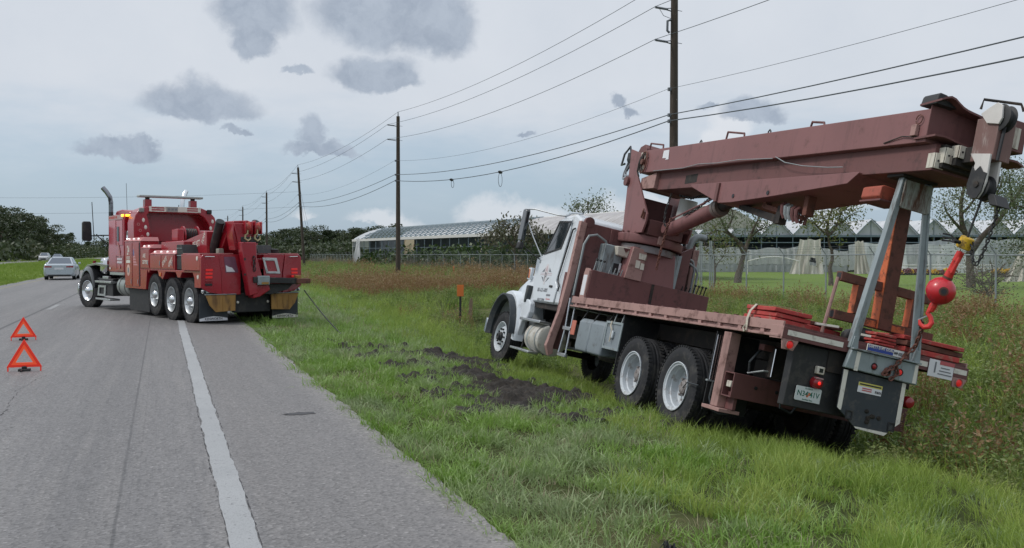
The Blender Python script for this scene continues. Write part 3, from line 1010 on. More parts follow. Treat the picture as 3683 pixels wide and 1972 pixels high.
# median
x, y = zone([(-17.2, -7.95, 14, 70, 6), (-17.2, -7.9, 70, 260, 1.6)])
k = visible(x, y)
grow = 1.0 + np.clip((np.hypot(x[k], y[k]) - 40) / 120, 0, 1.0)
do_scatter('median_grass', (x[k], y[k]), T_MED, 0.8, 1.3, 'bright mown grass on the median left of the road', grow=grow)


# torn black soil
def mud_mat():
    m, t, b = new_mat('torn_wet_soil')
    pos = t.add('ShaderNodeNewGeometry').outputs['Position']
    n = t.noise(pos, 7, 6, 0.7); n2 = t.noise(pos, 40, 4, 0.7)
    c = t.mix(t.smooth(n.outputs[0], 0.3, 0.7), (0.012, 0.010, 0.008), (0.038, 0.030, 0.023))
    c = t.mix(t.math('MULTIPLY', t.smooth(n2.outputs[0], 0.55, 0.7), 0.4), c, (0.075, 0.06, 0.042))
    t.link(c, b.inputs['Base Color']); b.inputs['Roughness'].default_value = 0.85
    bp = t.add('ShaderNodeBump'); bp.inputs['Strength'].default_value = 0.8; bp.inputs['Distance'].default_value = 0.03
    t.link(n2.outputs[0], bp.inputs['Height']); t.link(bp.outputs[0], b.inputs['Normal'])
    return m


M['mud'] = mud_mat()
gx, gy = np.arange(3.0, 6.5, 0.032), np.arange(9.7, 18.6, 0.032)
X, Y = np.meshgrid(gx, gy)
q = mudness(X, Y)
lump = np.zeros_like(X)
for _ in range(2600):
    cx, cy, cr = rng.uniform(3.0, 6.5), rng.uniform(9.7, 18.6), rng.choice([0.035, 0.05, 0.07, 0.11], p=[.4, .3, .2, .1])
    h_ = cr * rng.uniform(0.3, 1.15)
    lump = np.maximum(lump, np.clip(1 - (np.abs(X - cx + 0.4 * (Y - cy)) ** 1.5 + np.abs(Y - cy) ** 1.5) / cr ** 1.5, 0, 1) ** 0.7 * h_)
Z = gz(X, Y) + 0.012 + np.clip(q + 0.1, 0, 0.5) * 0.09 + lump * np.clip(q * 3 + 0.4, 0, 1) + rng.normal(0, 0.008, X.shape) * (q > 0) - np.clip(0.06 - q, 0, 1) * 0.9
ny_, nx_ = X.shape
ii = np.arange(nx_ * ny_).reshape(ny_, nx_)
keep = (q[:-1, :-1] > -0.05)
f = np.stack([ii[:-1, :-1][keep], ii[:-1, 1:][keep], ii[1:, 1:][keep], ii[1:, :-1][keep]], 1)
me = bpy.data.meshes.new('mud')
me.from_pydata(np.stack([X.ravel(), Y.ravel(), Z.ravel()], 1).tolist(), [], f.tolist())
bm = bmesh.new(); bm.from_mesh(me); bmesh.ops.delete(bm, geom=[v for v in bm.verts if not v.link_faces], context='VERTS'); bm.to_mesh(me); bm.free()
me.materials.append(M['mud']); me.shade_smooth()
tag(ob('mud', me), 'churned black mud torn out of the grass beside the crane truck', None, None, 'stuff')


# ------------------------------------------------------------------ trees
def leaf_mesh(name, pts, size, mat, seed, aspect=0.55, droop=0.0):
    r = np.random.default_rng(seed)
    n = len(pts)
    d1 = r.normal(0, 1, (n, 3)); d1[:, 2] -= droop
    d1 /= np.linalg.norm(d1, axis=1, keepdims=True)
    d2 = np.cross(d1, r.normal(0, 1, (n, 3))); d2 /= np.linalg.norm(d2, axis=1, keepdims=True)
    s = size * r.uniform(0.6, 1.35, (n, 1))
    v = np.empty((n, 4, 3))
    v[:, 0] = pts - d1 * s * 0.5
    v[:, 1] = pts + d2 * s * 0.5 * aspect
    v[:, 2] = pts + d1 * s * 0.5
    v[:, 3] = pts - d2 * s * 0.5 * aspect
    me = bpy.data.meshes.new(name)
    me.vertices.add(4 * n); me.vertices.foreach_set('co', v.astype(np.float32).ravel())
    me.loops.add(4 * n); me.loops.foreach_set('vertex_index', np.arange(4 * n, dtype=np.int32))
    me.polygons.add(n)
    me.polygons.foreach_set('loop_start', np.arange(0, 4 * n, 4, dtype=np.int32))
    me.materials.append(mat)
    me.update(calc_edges=True)
    return me


L_DARK = plant_mat('dark_wood_leaves', [(0.022, 0.036, 0.018), (0.040, 0.060, 0.027), (0.062, 0.080, 0.038), (0.080, 0.080, 0.046)], 0.16, 0.2)
L_PALM = plant_mat('grey_green_leaves', [(0.065, 0.095, 0.045), (0.115, 0.145, 0.07), (0.18, 0.185, 0.11)], 0.6, 0.3)
L_YEL = plant_mat('yellow_green_leaves', [(0.075, 0.105, 0.03), (0.13, 0.15, 0.05), (0.19, 0.18, 0.075)], 0.8, 0.3)
L_HEDGE = plant_mat('vine_green_leaves', [(0.022, 0.045, 0.014), (0.045, 0.08, 0.022), (0.075, 0.11, 0.035)], 0.5, 0.25)
L_GREYBUSH = plant_mat('grey_twig_leaves', [(0.085, 0.08, 0.055), (0.13, 0.125, 0.08), (0.10, 0.12, 0.05)], 0.9, 0.25)


def wood_variant(seed, h):
    """dense broad crown: leaf clumps over many lobes, with limbs showing in the gaps"""
    r = np.random.default_rng(seed)
    tr = MB()
    lean = r.normal(0, 0.04, 2)
    path = [(lean[0] * h * t, lean[1] * h * t, h * 0.62 * t) for t in (0, 0.25, 0.5, 0.75, 1)]
    tr.tube(path, [0.022 * h, 0.017 * h, 0.014 * h, 0.011 * h, 0.007 * h], 7)
    pts = []
    nl = 17
    for k in range(nl):
        a = k * 2.4 + r.normal(0, 0.3)
        zz = h * (0.12 + 0.80 * (k + 0.5) / nl)
        rr = h * (0.30 * math.sin(math.pi * min(1, 0.20 + 0.8 * (1 - (k + 0.5) / nl))) + 0.05) * r.uniform(0.6, 1.15)
        c = np.array([math.cos(a) * rr, math.sin(a) * rr, zz])
        sz = h * r.uniform(0.085, 0.16)
        t0 = min(0.95, zz / h * 0.8)
        tr.tube([(lean[0] * h * t0, lean[1] * h * t0, h * 0.62 * t0), tuple(c * np.array([0.5, 0.5, 1]) - np.array([0, 0, sz * 0.6])), tuple(c)], [0.008 * h, 0.005 * h, 0.002 * h], 5)
        n = int(360 * r.uniform(0.8, 1.2))
        u = r.normal(0, 1, (n, 3)); u /= np.linalg.norm(u, axis=1, keepdims=True)
        q = r.uniform(0.45, 1.1, (n, 1))
        pts.append(c + u * q * sz * np.array([1.25, 1.25, 0.8]))
    pts = np.concatenate(pts)
    return tr.mesh('trunk', M['bark'], 60), leaf_mesh('crown', pts, 0.035 * h, L_DARK, seed + 1, 0.7)


def pine_variant(seed, h):
    """tall slash pine: bare trunk and flat puffs of needles on top"""
    r = np.random.default_rng(seed)
    tr = MB()
    tr.tube([(0, 0, 0), (0.01 * h, 0, 0.5 * h), (0.02 * h, 0.01 * h, 0.97 * h)], [0.014 * h, 0.011 * h, 0.004 * h], 7)
    pts = []
    for k in range(13):
        a = k * 2.4; zz = h * r.uniform(0.52, 0.98); rr = h * r.uniform(0.03, 0.17) * (1.25 - zz / h * 0.6)
        c = np.array([math.cos(a) * rr, math.sin(a) * rr, zz])
        tr.tube([(0.015 * h, 0, zz - 0.05 * h), tuple(c)], [0.004 * h, 0.002 * h], 5)
        n = 130
        u = r.normal(0, 1, (n, 3)); u /= np.linalg.norm(u, axis=1, keepdims=True)
        pts.append(c + u * r.uniform(0.3, 1.1, (n, 1)) * h * 0.062 * np.array([1.5, 1.5, 0.6]))
    return tr.mesh('trunk', M['bark'], 60), leaf_mesh('crown', np.concatenate(pts), 0.045 * h, L_DARK, seed + 1, 0.5)


wood_v = [wood_variant(300 + k, 12.0) for k in range(5)]
pine_v = [pine_variant(320 + k, 14.0) for k in range(3)]


def place_tree(name, label, cat, x, y, h, var, base_h, group, rz, sxy=1.0, dz=0.0):
    t = empty(name, label, cat, (x, y, float(gz(x, y)) - 0.1 + dz), rz, group)
    s = h / base_h
    t.scale = (s * sxy, s * sxy, s)
    ob('trunk', var[0], t); ob('crown', var[1], t)
    return t


def wpos(px, dist):
    """a bearing measured on the photograph (2575-wide) and a distance along the lens axis give a place on the ground plan"""
    cx = (px - 1287.5) / 2400 * dist
    c, s = math.cos(R(CAM_YAW)), math.sin(R(CAM_YAW))
    return cx * c + dist * s, -cx * s + dist * c


# the wood beyond the far carriageway, tallest at the left edge of the picture
WOODL = [(-38, 226, 17, 'w'), (-34, 238, 15.5, 'w'), (-36, 262, 16.5, 'w'), (-33, 276, 15.0, 'w'),
         (-37, 296, 17.5, 'w'), (-33, 318, 15.2, 'w'), (-36, 340, 17, 'p'), (-33, 352, 13.2, 'w'), (-34, 378, 13.5, 'w'), (-33, 405, 15.5, 'p'), (-34, 428, 11, 'w'), (-35, 470, 10.5, 'w'), (-34, 515, 13, 'p'), (-36, 560, 12, 'w')]
ORD = ['first', 'second', 'third', 'fourth', 'fifth', 'sixth', 'seventh', 'eighth', 'ninth', 'tenth', 'eleventh', 'twelfth', 'thirteenth', 'fourteenth', 'fifteenth', 'sixteenth', 'seventeenth', 'eighteenth']
cnt = {}
for n_w, (x_, y_, h_, kd) in enumerate(sorted(WOODL, key=lambda q: q[0] / q[1])):
    h_ *= 0.82 - 0.20 * min(1, max(0, (y_ - 230) / 200))
    o_ = ORD[cnt.get(kd, 0)]; cnt[kd] = cnt.get(kd, 0) + 1
    if kd == 'w':
        place_tree('woodland_tree', f'dark broad-leaved tree, {o_} from the left in the wood left of the road', 'tree', x_, y_, h_, wood_v[n_w % 5], 12.0, 'broad-leaved trees of the left wood', n_w * 1.3, 1.25)
    else:
        place_tree('pine_tree', f'tall thin pine rising above the wood left of the road, {o_} pine from the left', 'tree', x_, y_, h_, pine_v[n_w % 3], 14.0, 'pines rising above the left wood', n_w * 1.3)
# undergrowth closing the foot of the woods
def belt(name, label, path, width, hfun, n, size, seed, mat):
    r = np.random.default_rng(seed)
    P_ = np.array(path, float)
    seg = np.linalg.norm(np.diff(P_, axis=0), axis=1); cum = np.concatenate([[0], np.cumsum(seg)])
    s = r.uniform(0, cum[-1], n)
    x = np.interp(s, cum, P_[:, 0]); y = np.interp(s, cum, P_[:, 1])
    x = x + r.normal(0, width, n) * 0.5; y = y + r.normal(0, width, n) * 0.5
    top = hfun(s) * (0.72 + 0.28 * np.sin(s * 0.35 + seed) * np.sin(s * 0.13 + 1) + 0.12 * np.sin(s * 1.1))
    z = top * np.sqrt(r.random(n))
    me = leaf_mesh(name, np.stack([x, y, z], 1), size, mat, seed, 0.7)
    return tag(ob(name, me), label, None, None, 'stuff')


belt('undergrowth', 'dark undergrowth at the foot of the wood left of the road', [(-31, 100), (-31, 700)], 4, lambda s: 5.5 + 0 * s, 16000, 0.9, 61, L_DARK)
belt('treeline', 'far dark tree line closing the end of the road and the field', [(-33, 560), (0, 640), (60, 560), (92, 470), (130, 420)], 9, lambda s: 11.0 + 1.5 * np.sin(s * 0.05), 22000, 1.1, 62, L_DARK)
belt('treeline', 'dark far wood behind the greenhouses', [(130, 420), (240, 360), (420, 250)], 9, lambda s: 8.5 + 0 * s, 7000, 1.4, 63, L_DARK)
# the wood behind the fence, right of the tow truck
for k, (px, dist, h_) in enumerate([(655, 330, 11), (692, 300, 10), (715, 290, 11.5), (742, 285, 12.2), (765, 270, 10.5), (798, 262, 11.6), (826, 270, 10.2), (852, 262, 10.4), (885, 258, 10.8), (915, 262, 11.4), (945, 270, 10.6), (985, 260, 12.2), (1015, 275, 10.4), (1060, 300, 11), (1110, 320, 11)]):
    x_, y_ = wpos(px, dist); h_ *= 0.86
    place_tree('woodland_tree', f'dark tree, {ORD[k]} from the left in the low wood right of the tow truck', 'tree', x_, y_, h_, wood_v[k % 5], 12.0, 'trees of the wood left of the greenhouse', k * 2.1, 1.35)
belt('undergrowth', 'brown and dark undergrowth in front of the wood behind the fence', [wpos(640, 210), wpos(900, 195), wpos(1150, 230)], 8, lambda s: 4.6 + 0 * s, 9000, 0.7, 64, L_DARK)


def orchard_tree(name, label, x, y, limbs, r0, leaf_n, leaf_s, leaf_sig, mat, seed, group=None, droop=0.6, cat='tree'):
    """open crooked tree: limbs are polylines (metres, tree-local), twigs grow from their outer halves, sparse leaves hang on the twigs"""
    r = np.random.default_rng(seed)
    t = empty(name, label, cat, (x, y, float(gz(x, y)) - 0.05), 0, group)
    tr = MB(); tips = []
    for lm, rr in limbs:
        pl = [np.array(p, float) for p in lm]
        # resample with a little wander
        path = [pl[0]]
        for a, b_ in zip(pl[:-1], pl[1:]):
            for q in (0.5, 1.0):
                path.append(a + (b_ - a) * q + (r.normal(0, 0.06, 3) if q < 1 else 0))
        m = len(path)
        tr.tube([tuple(p) for p in path], [max(0.014, rr * (1 - 0.72 * i / (m - 1))) for i in range(m)], 7)
        for i in range(m // 2, m):
            for _ in range(4 if rr < r0 * 0.8 else 1):
                d = r.normal(0, 1, 3); d[2] = abs(d[2]) * 0.5; d /= np.linalg.norm(d)
                L = r.uniform(0.5, 1.1)
                mid = path[i] + d * L * 0.6; end = path[i] + d * L + np.array([0, 0, -0.25 * droop])
                tr.tube([tuple(path[i]), tuple(mid), tuple(end)], [0.022, 0.014, 0.006], 5)
                tips += [mid, end, end]
        tips += [path[-1]]
    tr.build('trunk', M['bark'], t, smooth=60)
    tips = np.array(tips)
    pts = tips[r.integers(0, len(tips), leaf_n)] + r.normal(0, leaf_sig, (leaf_n, 3)) - np.array([0, 0, 0.2 * droop])
    ob('crown', leaf_mesh('crown', pts, leaf_s, mat, seed + 5, 0.45, droop), t)
    return t


x_, y_ = wpos(1858, 70)
orchard_tree('orchard_tree', 'leaning open tree with a thick forked grey trunk on the lawn behind the crane pedestal', x_, y_,
             [([(-0.1, 0, 0), (0.15, 0, 1.1), (0.45, 0, 2.2), (0.2, 0, 3.0)], 0.30), ([(0.45, 0, 2.2), (0.0, 0.2, 3.1), (-0.9, 0.3, 3.9), (-1.6, 0, 4.8)], 0.19), ([(0.45, 0, 2.2), (1.0, 0.2, 3.2), (1.4, 0, 4.3), (1.9, 0.3, 5.0)], 0.17),
              ([(-0.9, 0.3, 3.9), (-0.5, 0, 4.9), (-0.9, 0, 5.7)], 0.10), ([(1.0, 0.2, 3.2), (1.7, 0, 3.9), (2.6, 0, 4.2)], 0.09), ([(-0.6, 0.3, 3.6), (-1.8, 0.3, 3.9), (-2.5, 0, 3.6)], 0.08)], 0.3, 1700, 0.20, 0.5, L_PALM, 401)
x_, y_ = wpos(2090, 65)
orchard_tree('orchard_tree', 'thin crooked tree with yellow-green leaves on the lawn left of the crane boom rest', x_, y_,
             [([(0, 0, 0), (-0.1, 0, 1.2), (0.05, 0, 2.4), (-0.25, 0, 3.4)], 0.19), ([(-0.25, 0, 3.4), (-0.3, 0, 4.2), (-0.8, 0.2, 5.0)], 0.12), ([(-0.25, 0, 3.4), (0.5, 0, 4.2), (1.5, 0, 4.8)], 0.11),
              ([(-0.3, 0, 4.2), (0.2, 0.2, 5.2), (0.8, 0, 5.8)], 0.09), ([(-0.25, 0, 3.4), (-1.2, 0.2, 4.2), (-2.0, 0, 4.6)], 0.09), ([(0.5, 0, 4.2), (0.9, 0, 5.1), (1.5, 0, 5.6)], 0.07)], 0.19, 1900, 0.20, 0.46, L_YEL, 402)
x_, y_ = wpos(2443, 62)
orchard_tree('orchard_tree', 'big forked tree behind the red hook ball, one long limb reaching right', x_, y_,
             [([(0, 0, 0), (-0.1, 0, 1.4), (-0.2, 0, 2.6), (-0.5, 0, 3.5)], 0.32), ([(-0.2, 0, 2.2), (0.8, 0, 3.3), (2.2, 0, 4.4), (3.6, 0.2, 5.6), (4.6, 0, 6.8)], 0.23), ([(-0.5, 0, 3.5), (-0.9, 0, 4.8), (-0.7, 0, 6.4), (-1.2, 0, 7.4)], 0.18),
              ([(-0.5, 0, 3.5), (-1.6, 0.2, 4.6), (-2.3, 0, 5.4)], 0.12), ([(2.2, 0, 4.4), (2.1, 0.2, 5.8), (2.6, 0, 7.2)], 0.11), ([(-0.9, 0, 4.8), (0.2, 0, 5.8), (0.6, 0, 7.0)], 0.10), ([(3.6, 0.2, 5.6), (3.2, 0, 6.9), (3.5, 0, 7.8)], 0.09)], 0.32, 5200, 0.17, 0.6, L_PALM, 403)
x_, y_ = wpos(2615, 60)
orchard_tree('orchard_tree', 'leafy tree at the right edge of the photo behind the boom tip', x_, y_,
             [([(0, 0, 0), (0, 0, 2.0), (0.2, 0, 3.4)], 0.24), ([(0.2, 0, 3.4), (-0.8, 0, 4.8), (-1.3, 0, 6.3)], 0.15), ([(0.2, 0, 3.4), (1.0, 0, 5.0), (1.2, 0, 6.8)], 0.15), ([(-0.8, 0, 4.8), (-1.9, 0, 5.2), (-2.4, 0, 5.0)], 0.08), ([(0, 0, 2.0), (-1.2, 0, 2.8), (-1.8, 0, 2.6)], 0.09)], 0.24, 4600, 0.17, 0.6, L_PALM, 404)
x_, y_ = wpos(1478, 112)
orchard_tree('orchard_tree', 'taller wispy tree standing above the greenhouse roofs behind the white cab', x_, y_,
             [([(0, 0, 0), (0, 0, 3.5), (0.2, 0, 6.0), (0, 0, 8.2)], 0.22), ([(0, 0, 3.5), (1.2, 0, 5.6), (2.2, 0, 6.8)], 0.13), ([(0, 0, 4.5), (-1.0, 0, 6.3), (-1.5, 0, 7.6)], 0.12), ([(0.2, 0, 6), (1.0, 0, 7.4), (1.5, 0, 8.2)], 0.09), ([(0, 0, 3.0), (-1.6, 0, 4.6), (-2.4, 0, 5.2)], 0.1)], 0.22, 1700, 0.30, 0.6, L_PALM, 405)
x_, y_ = wpos(1550, 118)
orchard_tree('orchard_tree', 'small thin-leaved tree partly behind the white cab, right of the taller wispy tree', x_, y_,
             [([(0, 0, 0), (0, 0, 3.0), (0.2, 0, 5.0), (0.4, 0, 6.9)], 0.18), ([(0, 0, 3.0), (0.9, 0, 4.8), (1.3, 0, 6.2)], 0.1), ([(0, 0, 4.0), (-1.0, 0, 5.6), (-1.4, 0, 6.4)], 0.1)], 0.18, 700, 0.30, 0.5, L_PALM, 406)
x_, y_ = wpos(1296, 84)
wt = orchard_tree('weeping_tree', 'weeping brownish tree hanging over the hedge left of the truck mirror', x_, y_,
             [([(0, 0, 0), (0.1, 0, 1.6), (-0.1, 0, 2.8), (0, 0, 3.8)], 0.16), ([(-0.1, 0, 2.6), (-1.0, 0, 3.7), (-1.9, 0, 4.1), (-2.4, 0, 3.6)], 0.10), ([(0, 0, 2.8), (0.9, 0, 3.9), (1.6, 0, 4.2), (2.1, 0, 3.7)], 0.10),
              ([(0, 0, 3.3), (-0.5, 0.2, 4.4), (-1.1, 0, 4.8)], 0.07), ([(0, 0, 3.4), (0.6, 0.2, 4.5), (0.9, 0, 4.9)], 0.07)], 0.16, 1500, 0.30, 0.45, L_GREYBUSH, 407, None, 1.6)
x_, y_ = wpos(1795, 62)
orchard_tree('sapling', 'leafy sapling growing up through the fence gate behind the control levers', x_, y_,
             [([(0, 0, 0), (0.1, 0, 1.4), (0, 0, 2.6), (0.2, 0, 3.6)], 0.07), ([(0.1, 0, 1.2), (0.7, 0, 2.0), (0.9, 0, 2.7)], 0.04), ([(0, 0, 1.8), (-0.7, 0, 2.5), (-0.9, 0, 3.2)], 0.04)], 0.1, 520, 0.17, 0.35, L_YEL, 408)
x_, y_ = wpos(2480, 36)
orchard_tree('bush', 'grey twiggy bush at the fence, right of the red hook ball', x_, y_,
             [([(0, 0, 0), (0.2 * math.cos(a), 0.2 * math.sin(a), 0.7), (0.6 * math.cos(a), 0.6 * math.sin(a), 1.35)], 0.03) for a in (0.3, 1.3, 2.4, 3.5, 4.6, 5.6)], 0.05, 1200, 0.085, 0.30, L_GREYBUSH, 409, None, 0.2, 'bush')
# green vine-covered shrubs between the fence and the lattice-roofed greenhouse
for k, (px, dist, h_, wd_) in enumerate([(940, 135, 2.3, 2.6), (978, 128, 2.7, 2.8), (1020, 122, 2.9, 3.0), (1062, 117, 2.8, 2.8), (1105, 110, 2.9, 2.8), (1148, 104, 3.0, 2.6), (1192, 99, 2.9, 2.6), (1236, 94, 3.1, 2.4), (1280, 90, 3.2, 2.4), (1324, 87, 3.2, 2.2), (1370, 85, 3.0, 2.2)]):
    x_, y_ = wpos(px, dist)
    r = np.random.default_rng(430 + k)
    t = empty('shrub', f'dense green vine-covered shrub, {ORD[k]} from the left below the lattice-roofed greenhouse', 'shrub', (x_, y_, float(gz(x_, y_))), 0, 'green shrubs along the greenhouse')
    u = r.normal(0, 1, (620, 3)); u /= np.linalg.norm(u, axis=1, keepdims=True); u[:, 2] = np.abs(u[:, 2])
    pts = u * r.uniform(0.55, 1.08, (620, 1)) * np.array([wd_, wd_ * 0.8, h_]) * (1 + 0.16 * np.sin(4 * u[:, :1] + k) * np.cos(5 * u[:, 1:2]))
    ob('foliage', leaf_mesh('foliage', pts, 0.40, L_HEDGE, 450 + k, 0.75), t)
    st = MB()
    for a in range(5):
        st.tube([(0, 0, 0), (wd_ * 0.4 * math.cos(a * 1.26), wd_ * 0.4 * math.sin(a * 1.26), h_ * 0.7)], [0.05, 0.02], 5)
    st.build('stem', M['bark'], t)


# ------------------------------------------------------------------ chain-link fence
def mesh_mat():
    m, t, b = new_mat('chain_link_mesh')
    pos = t.add('ShaderNodeNewGeometry').outputs['Position']
    sx = t.add('ShaderNodeSeparateXYZ'); t.link(pos, sx.inputs[0])
    def wires(sign):
        q = t.math('ADD', sx.outputs[1], t.math('MULTIPLY', sx.outputs[2], sign))
        f = t.math('FRACT', t.math('MULTIPLY', q, 1 / 0.075))
        return t.math('LESS_THAN', f, 0.055)
    mask = t.math('MAXIMUM', wires(1.0), wires(-1.0))
    b.inputs['Base Color'].default_value = (0.27, 0.29, 0.29, 1)
    b.inputs['Roughness'].default_value = 0.6
    tr = t.add('ShaderNodeBsdfTransparent')
    mx = t.add('ShaderNodeMixShader')
    t.link(mask, mx.inputs[0]); t.link(tr.outputs[0], mx.inputs[1]); t.link(b.outputs[0], mx.inputs[2])
    t.link(mx.outputs[0], [q for q in t.n if q.type == 'OUTPUT_MATERIAL'][0].inputs[0])
    return m


FX, RAILZ = 28.0, 1.60
fence = empty('chain_link_fence', 'galvanised chain link fence with barbed wire arms along the rough field', 'fence', (FX, 20, 0))
fy = [26.06 + 3.1 * (k - 3) for k in range(58)]
pm = MB().cyl((0, 0, -1.2), (0, 0, RAILZ + 0.02), 0.036, 8).mesh('post', M['galv'])
am = MB().tube([(0, 0, RAILZ), (-0.30, 0, RAILZ + 0.36)], 0.022, 6).mesh('barb_arm', M['galv'])
for yy in fy:
    p = ob('post', pm, fence); p.location = (0, yy - 20, 0)
    a = ob('barb_arm', am, p)
rl = MB()
rl.tube([(FX - FX, y_ - 20, RAILZ + 0.02 * math.sin(i * 1.7)) for i, y_ in enumerate(fy)], 0.030, 6)
rl.build('top_rail', M['galv'], fence)
bw = MB()
for q in (0.35, 0.68, 0.98):
    bw.tube([(-0.30 * q, y_ - 20, RAILZ + 0.36 * q + 0.012 * math.sin(i * 2.3 + q)) for i, y_ in enumerate(fy)], 0.004, 4)
bw.build('barbed_wire', M['wire'], fence)
ms = MB()
for i in range(len(fy) - 1):
    ms.quad((0.045, fy[i] - 20, -1.0), (0.045, fy[i + 1] - 20, -1.0), (0.045, fy[i + 1] - 20, RAILZ), (0.045, fy[i] - 20, RAILZ))
ms.build('wire_mesh', mesh_mat(), fence, smooth=0, fix=False)
# gate posts with rungs, taller than the rail
for k, (dy, ht) in enumerate(((-0.55, 2.35), (-0.37, 2.35), (0.45, 2.55), (0.62, 2.45))):
    g = MB().cyl((0, 45.4 - 20 + dy, -1.0), (0, 45.4 - 20 + dy, ht), 0.035, 8).build('gate_post', M['galv'], fence)
for zz in (-0.35, 0.75, 1.6):
    MB().cyl((0, 45.4 - 20 - 0.4, zz), (0, 45.4 - 20 + 0.5, zz), 0.022, 6).build('gate_rung', M['galv'], fence)

# ------------------------------------------------------------------ utility poles and wires
POLES = [  # x, y, lean at top (dx), heights: pin, upper arm, lower arm, neutral, upper cable, lower cable
    (17.6, -13.0, 0.0, (11.9, 10.7, 9.6, 7.9, 6.9, 6.6)),
    (17.6, 30.8, 0.02, (11.75, 10.52, 9.34, 7.64, 6.70, 6.48)),
    (16.0, 67.4, 0.03, (11.86, 10.86, 9.83, 8.36, 7.36, 6.93)),
    (16.0, 115.2, -0.75, (12.26, 11.20, 10.20, 8.70, 7.75, 7.40)),
    (16.0, 158.6, 0.0, (11.95, 10.9, 9.9, 8.4, 7.4, 7.0)),
    (16.0, 206.7, 0.0, (11.85, 10.8, 9.8, 8.3, 7.3, 6.9)),
    (16.0, 255.0, 0.0, (11.8, 10.8, 9.8, 8.3, 7.3, 6.9))]
plabel = [None, 'nearest wooden utility pole rising behind the crane boom, its top cut by the photo', 'tall dark wooden utility pole standing left of the lattice-roofed greenhouse middle',
          'leaning wooden utility pole between the tow truck and the greenhouse', 'slim wooden utility pole just right of the tow truck boom head, fourth along the line',
          'far thin utility pole top seen above the tow truck, fifth along the line', 'farthest thin utility pole of the line above the tow truck']
att = []
for k, (px_, py_, ln, hs) in enumerate(POLES):
    base = float(gz(px_, py_))
    at = []
    def ax(z):
        return px_ + ln * (z - base) / (hs[0] - base)
    offs = (0.0, -0.78, -0.78, -0.24, -0.22, -0.22)
    for h_, of in zip(hs, offs):
        at.append((ax(h_) + of, py_, h_ + (0.0 if of == 0 else 0.06 if of < -0.5 else 0.0)))
    att.append(at)
    if plabel[k] is None:
        continue
    pl = empty('utility_pole', plabel[k], 'utility pole', (0, 0, 0), 0, 'utility poles beside the field')
    pl.location = (px_, py_, base)
    mb = MB(); topz = hs[0] - 0.32
    mb.tube([(0, 0, -0.4), (ln * 0.5, 0, (topz - base) * 0.5), (ln * (topz - base) / (hs[0] - base), 0, topz - base)], [0.185, 0.155, 0.125], 12)
    shaft = mb.build('pole_shaft', M['pole'], pl)
    MB().cyl((ax(topz) - px_, 0, topz - base - 0.05), (ln, 0, hs[0] - base), 0.045, 8, 0.03).build('pin_insulator', M['insul'], pl)
    for h_ in hs[1:3]:
        xx = ax(h_) - px_
        a = MB().tube([(xx - 0.1, 0, h_ - base - 0.06), (xx - 0.3, 0, h_ - base - 0.02)], 0.022, 6)
        a.tube([(xx - 0.1, 0, h_ - base + 0.06), (xx - 0.3, 0, h_ - base + 0.03)], 0.018, 6)
        arm = a.build('standoff_bracket', M['insul'], pl)
        ins = MB()
        n_s = 9
        ins.tube([(xx - 0.28 - 0.5 * i / (2 * n_s), 0, h_ - base + 0.035 * i / (2 * n_s)) for i in range(2 * n_s + 1)], [0.032 if i % 2 else 0.05 for i in range(2 * n_s + 1)], 8)
        ins.build('post_insulator', M['insul'], arm)
        MB().tube([(xx + 0.1, 0, h_ - base), (xx + 0.32, 0, h_ - base - 0.02)], 0.012, 5).build('bolt', M['insul'], pl)
    for h_ in hs[3:]:
        xx = ax(h_) - px_
        MB().box(xx - 0.24, xx - 0.12, -0.05, 0.05, h_ - base - 0.07, h_ - base + 0.05).build('cable_clamp', M['insul'], pl)
    if k == 1:
        xx = ax(10.1) - px_
        MB().tube([(xx - 0.14, 0, 10.15 - base), (xx - 0.28, 0, 10.1 - base), (xx - 0.29, 0, 9.75 - base), (xx - 0.2, 0, 9.68 - base)], 0.045, 8).build('lightning_arrester', M['insul'], pl)
        MB().tube([(xx - 0.8, -0.3, 10.46 - base), (xx - 0.5, -0.1, 10.25 - base), (xx - 0.15, 0, 10.2 - base)], 0.010, 5).build('jumper_wire', M['wire'], pl)
    if k == 3:
        gyw = MB()
        gyw.tube([(ln * 0.8, 0, 9.9 - base), (1.4, 3.0, 2.5 - base), (2.2, 4.5, 0)], 0.012, 5)
        gyw.tube([(ln * 0.6, 0, 8.0 - base), (1.2, 3.0, 2.2 - base), (1.8, 4.5, 0)], 0.012, 5)
        gyw.build('guy_wire', M['wire'], pl)
WN = ['topmost power wire carried on the tops of the utility poles', 'upper side power wire carried on the highest pole brackets', 'lower side power wire carried on the second pole brackets',
      'thin neutral wire clamped below the pole brackets', 'upper of the two thick cables low on the utility poles', 'lower of the two thick cables low on the utility poles, with hanging loops']
WR = [0.011, 0.011, 0.011, 0.007, 0.018, 0.020]
SAG = [0.6, 0.6, 0.65, 0.7, 0.55, 0.75]
for j in range(6):
    path = []
    for a, b_ in zip(att[:-1], att[1:]):
        for i in range(16):
            t = i / 16
            p = [a[j][q] + (b_[j][q] - a[j][q]) * t for q in range(3)]
            p[2] -= SAG[j] * 4 * t * (1 - t)
            path.append(tuple(p))
    path.append(att[-1][j])
    # farther spans drawn with a thicker section only as the real cables are bundled there
    tag(MB().tube(path, WR[j], 5).build('overhead_wire', M['wire'], None), WN[j], 'wire', 'overhead wires along the poles')
far_w = MB()
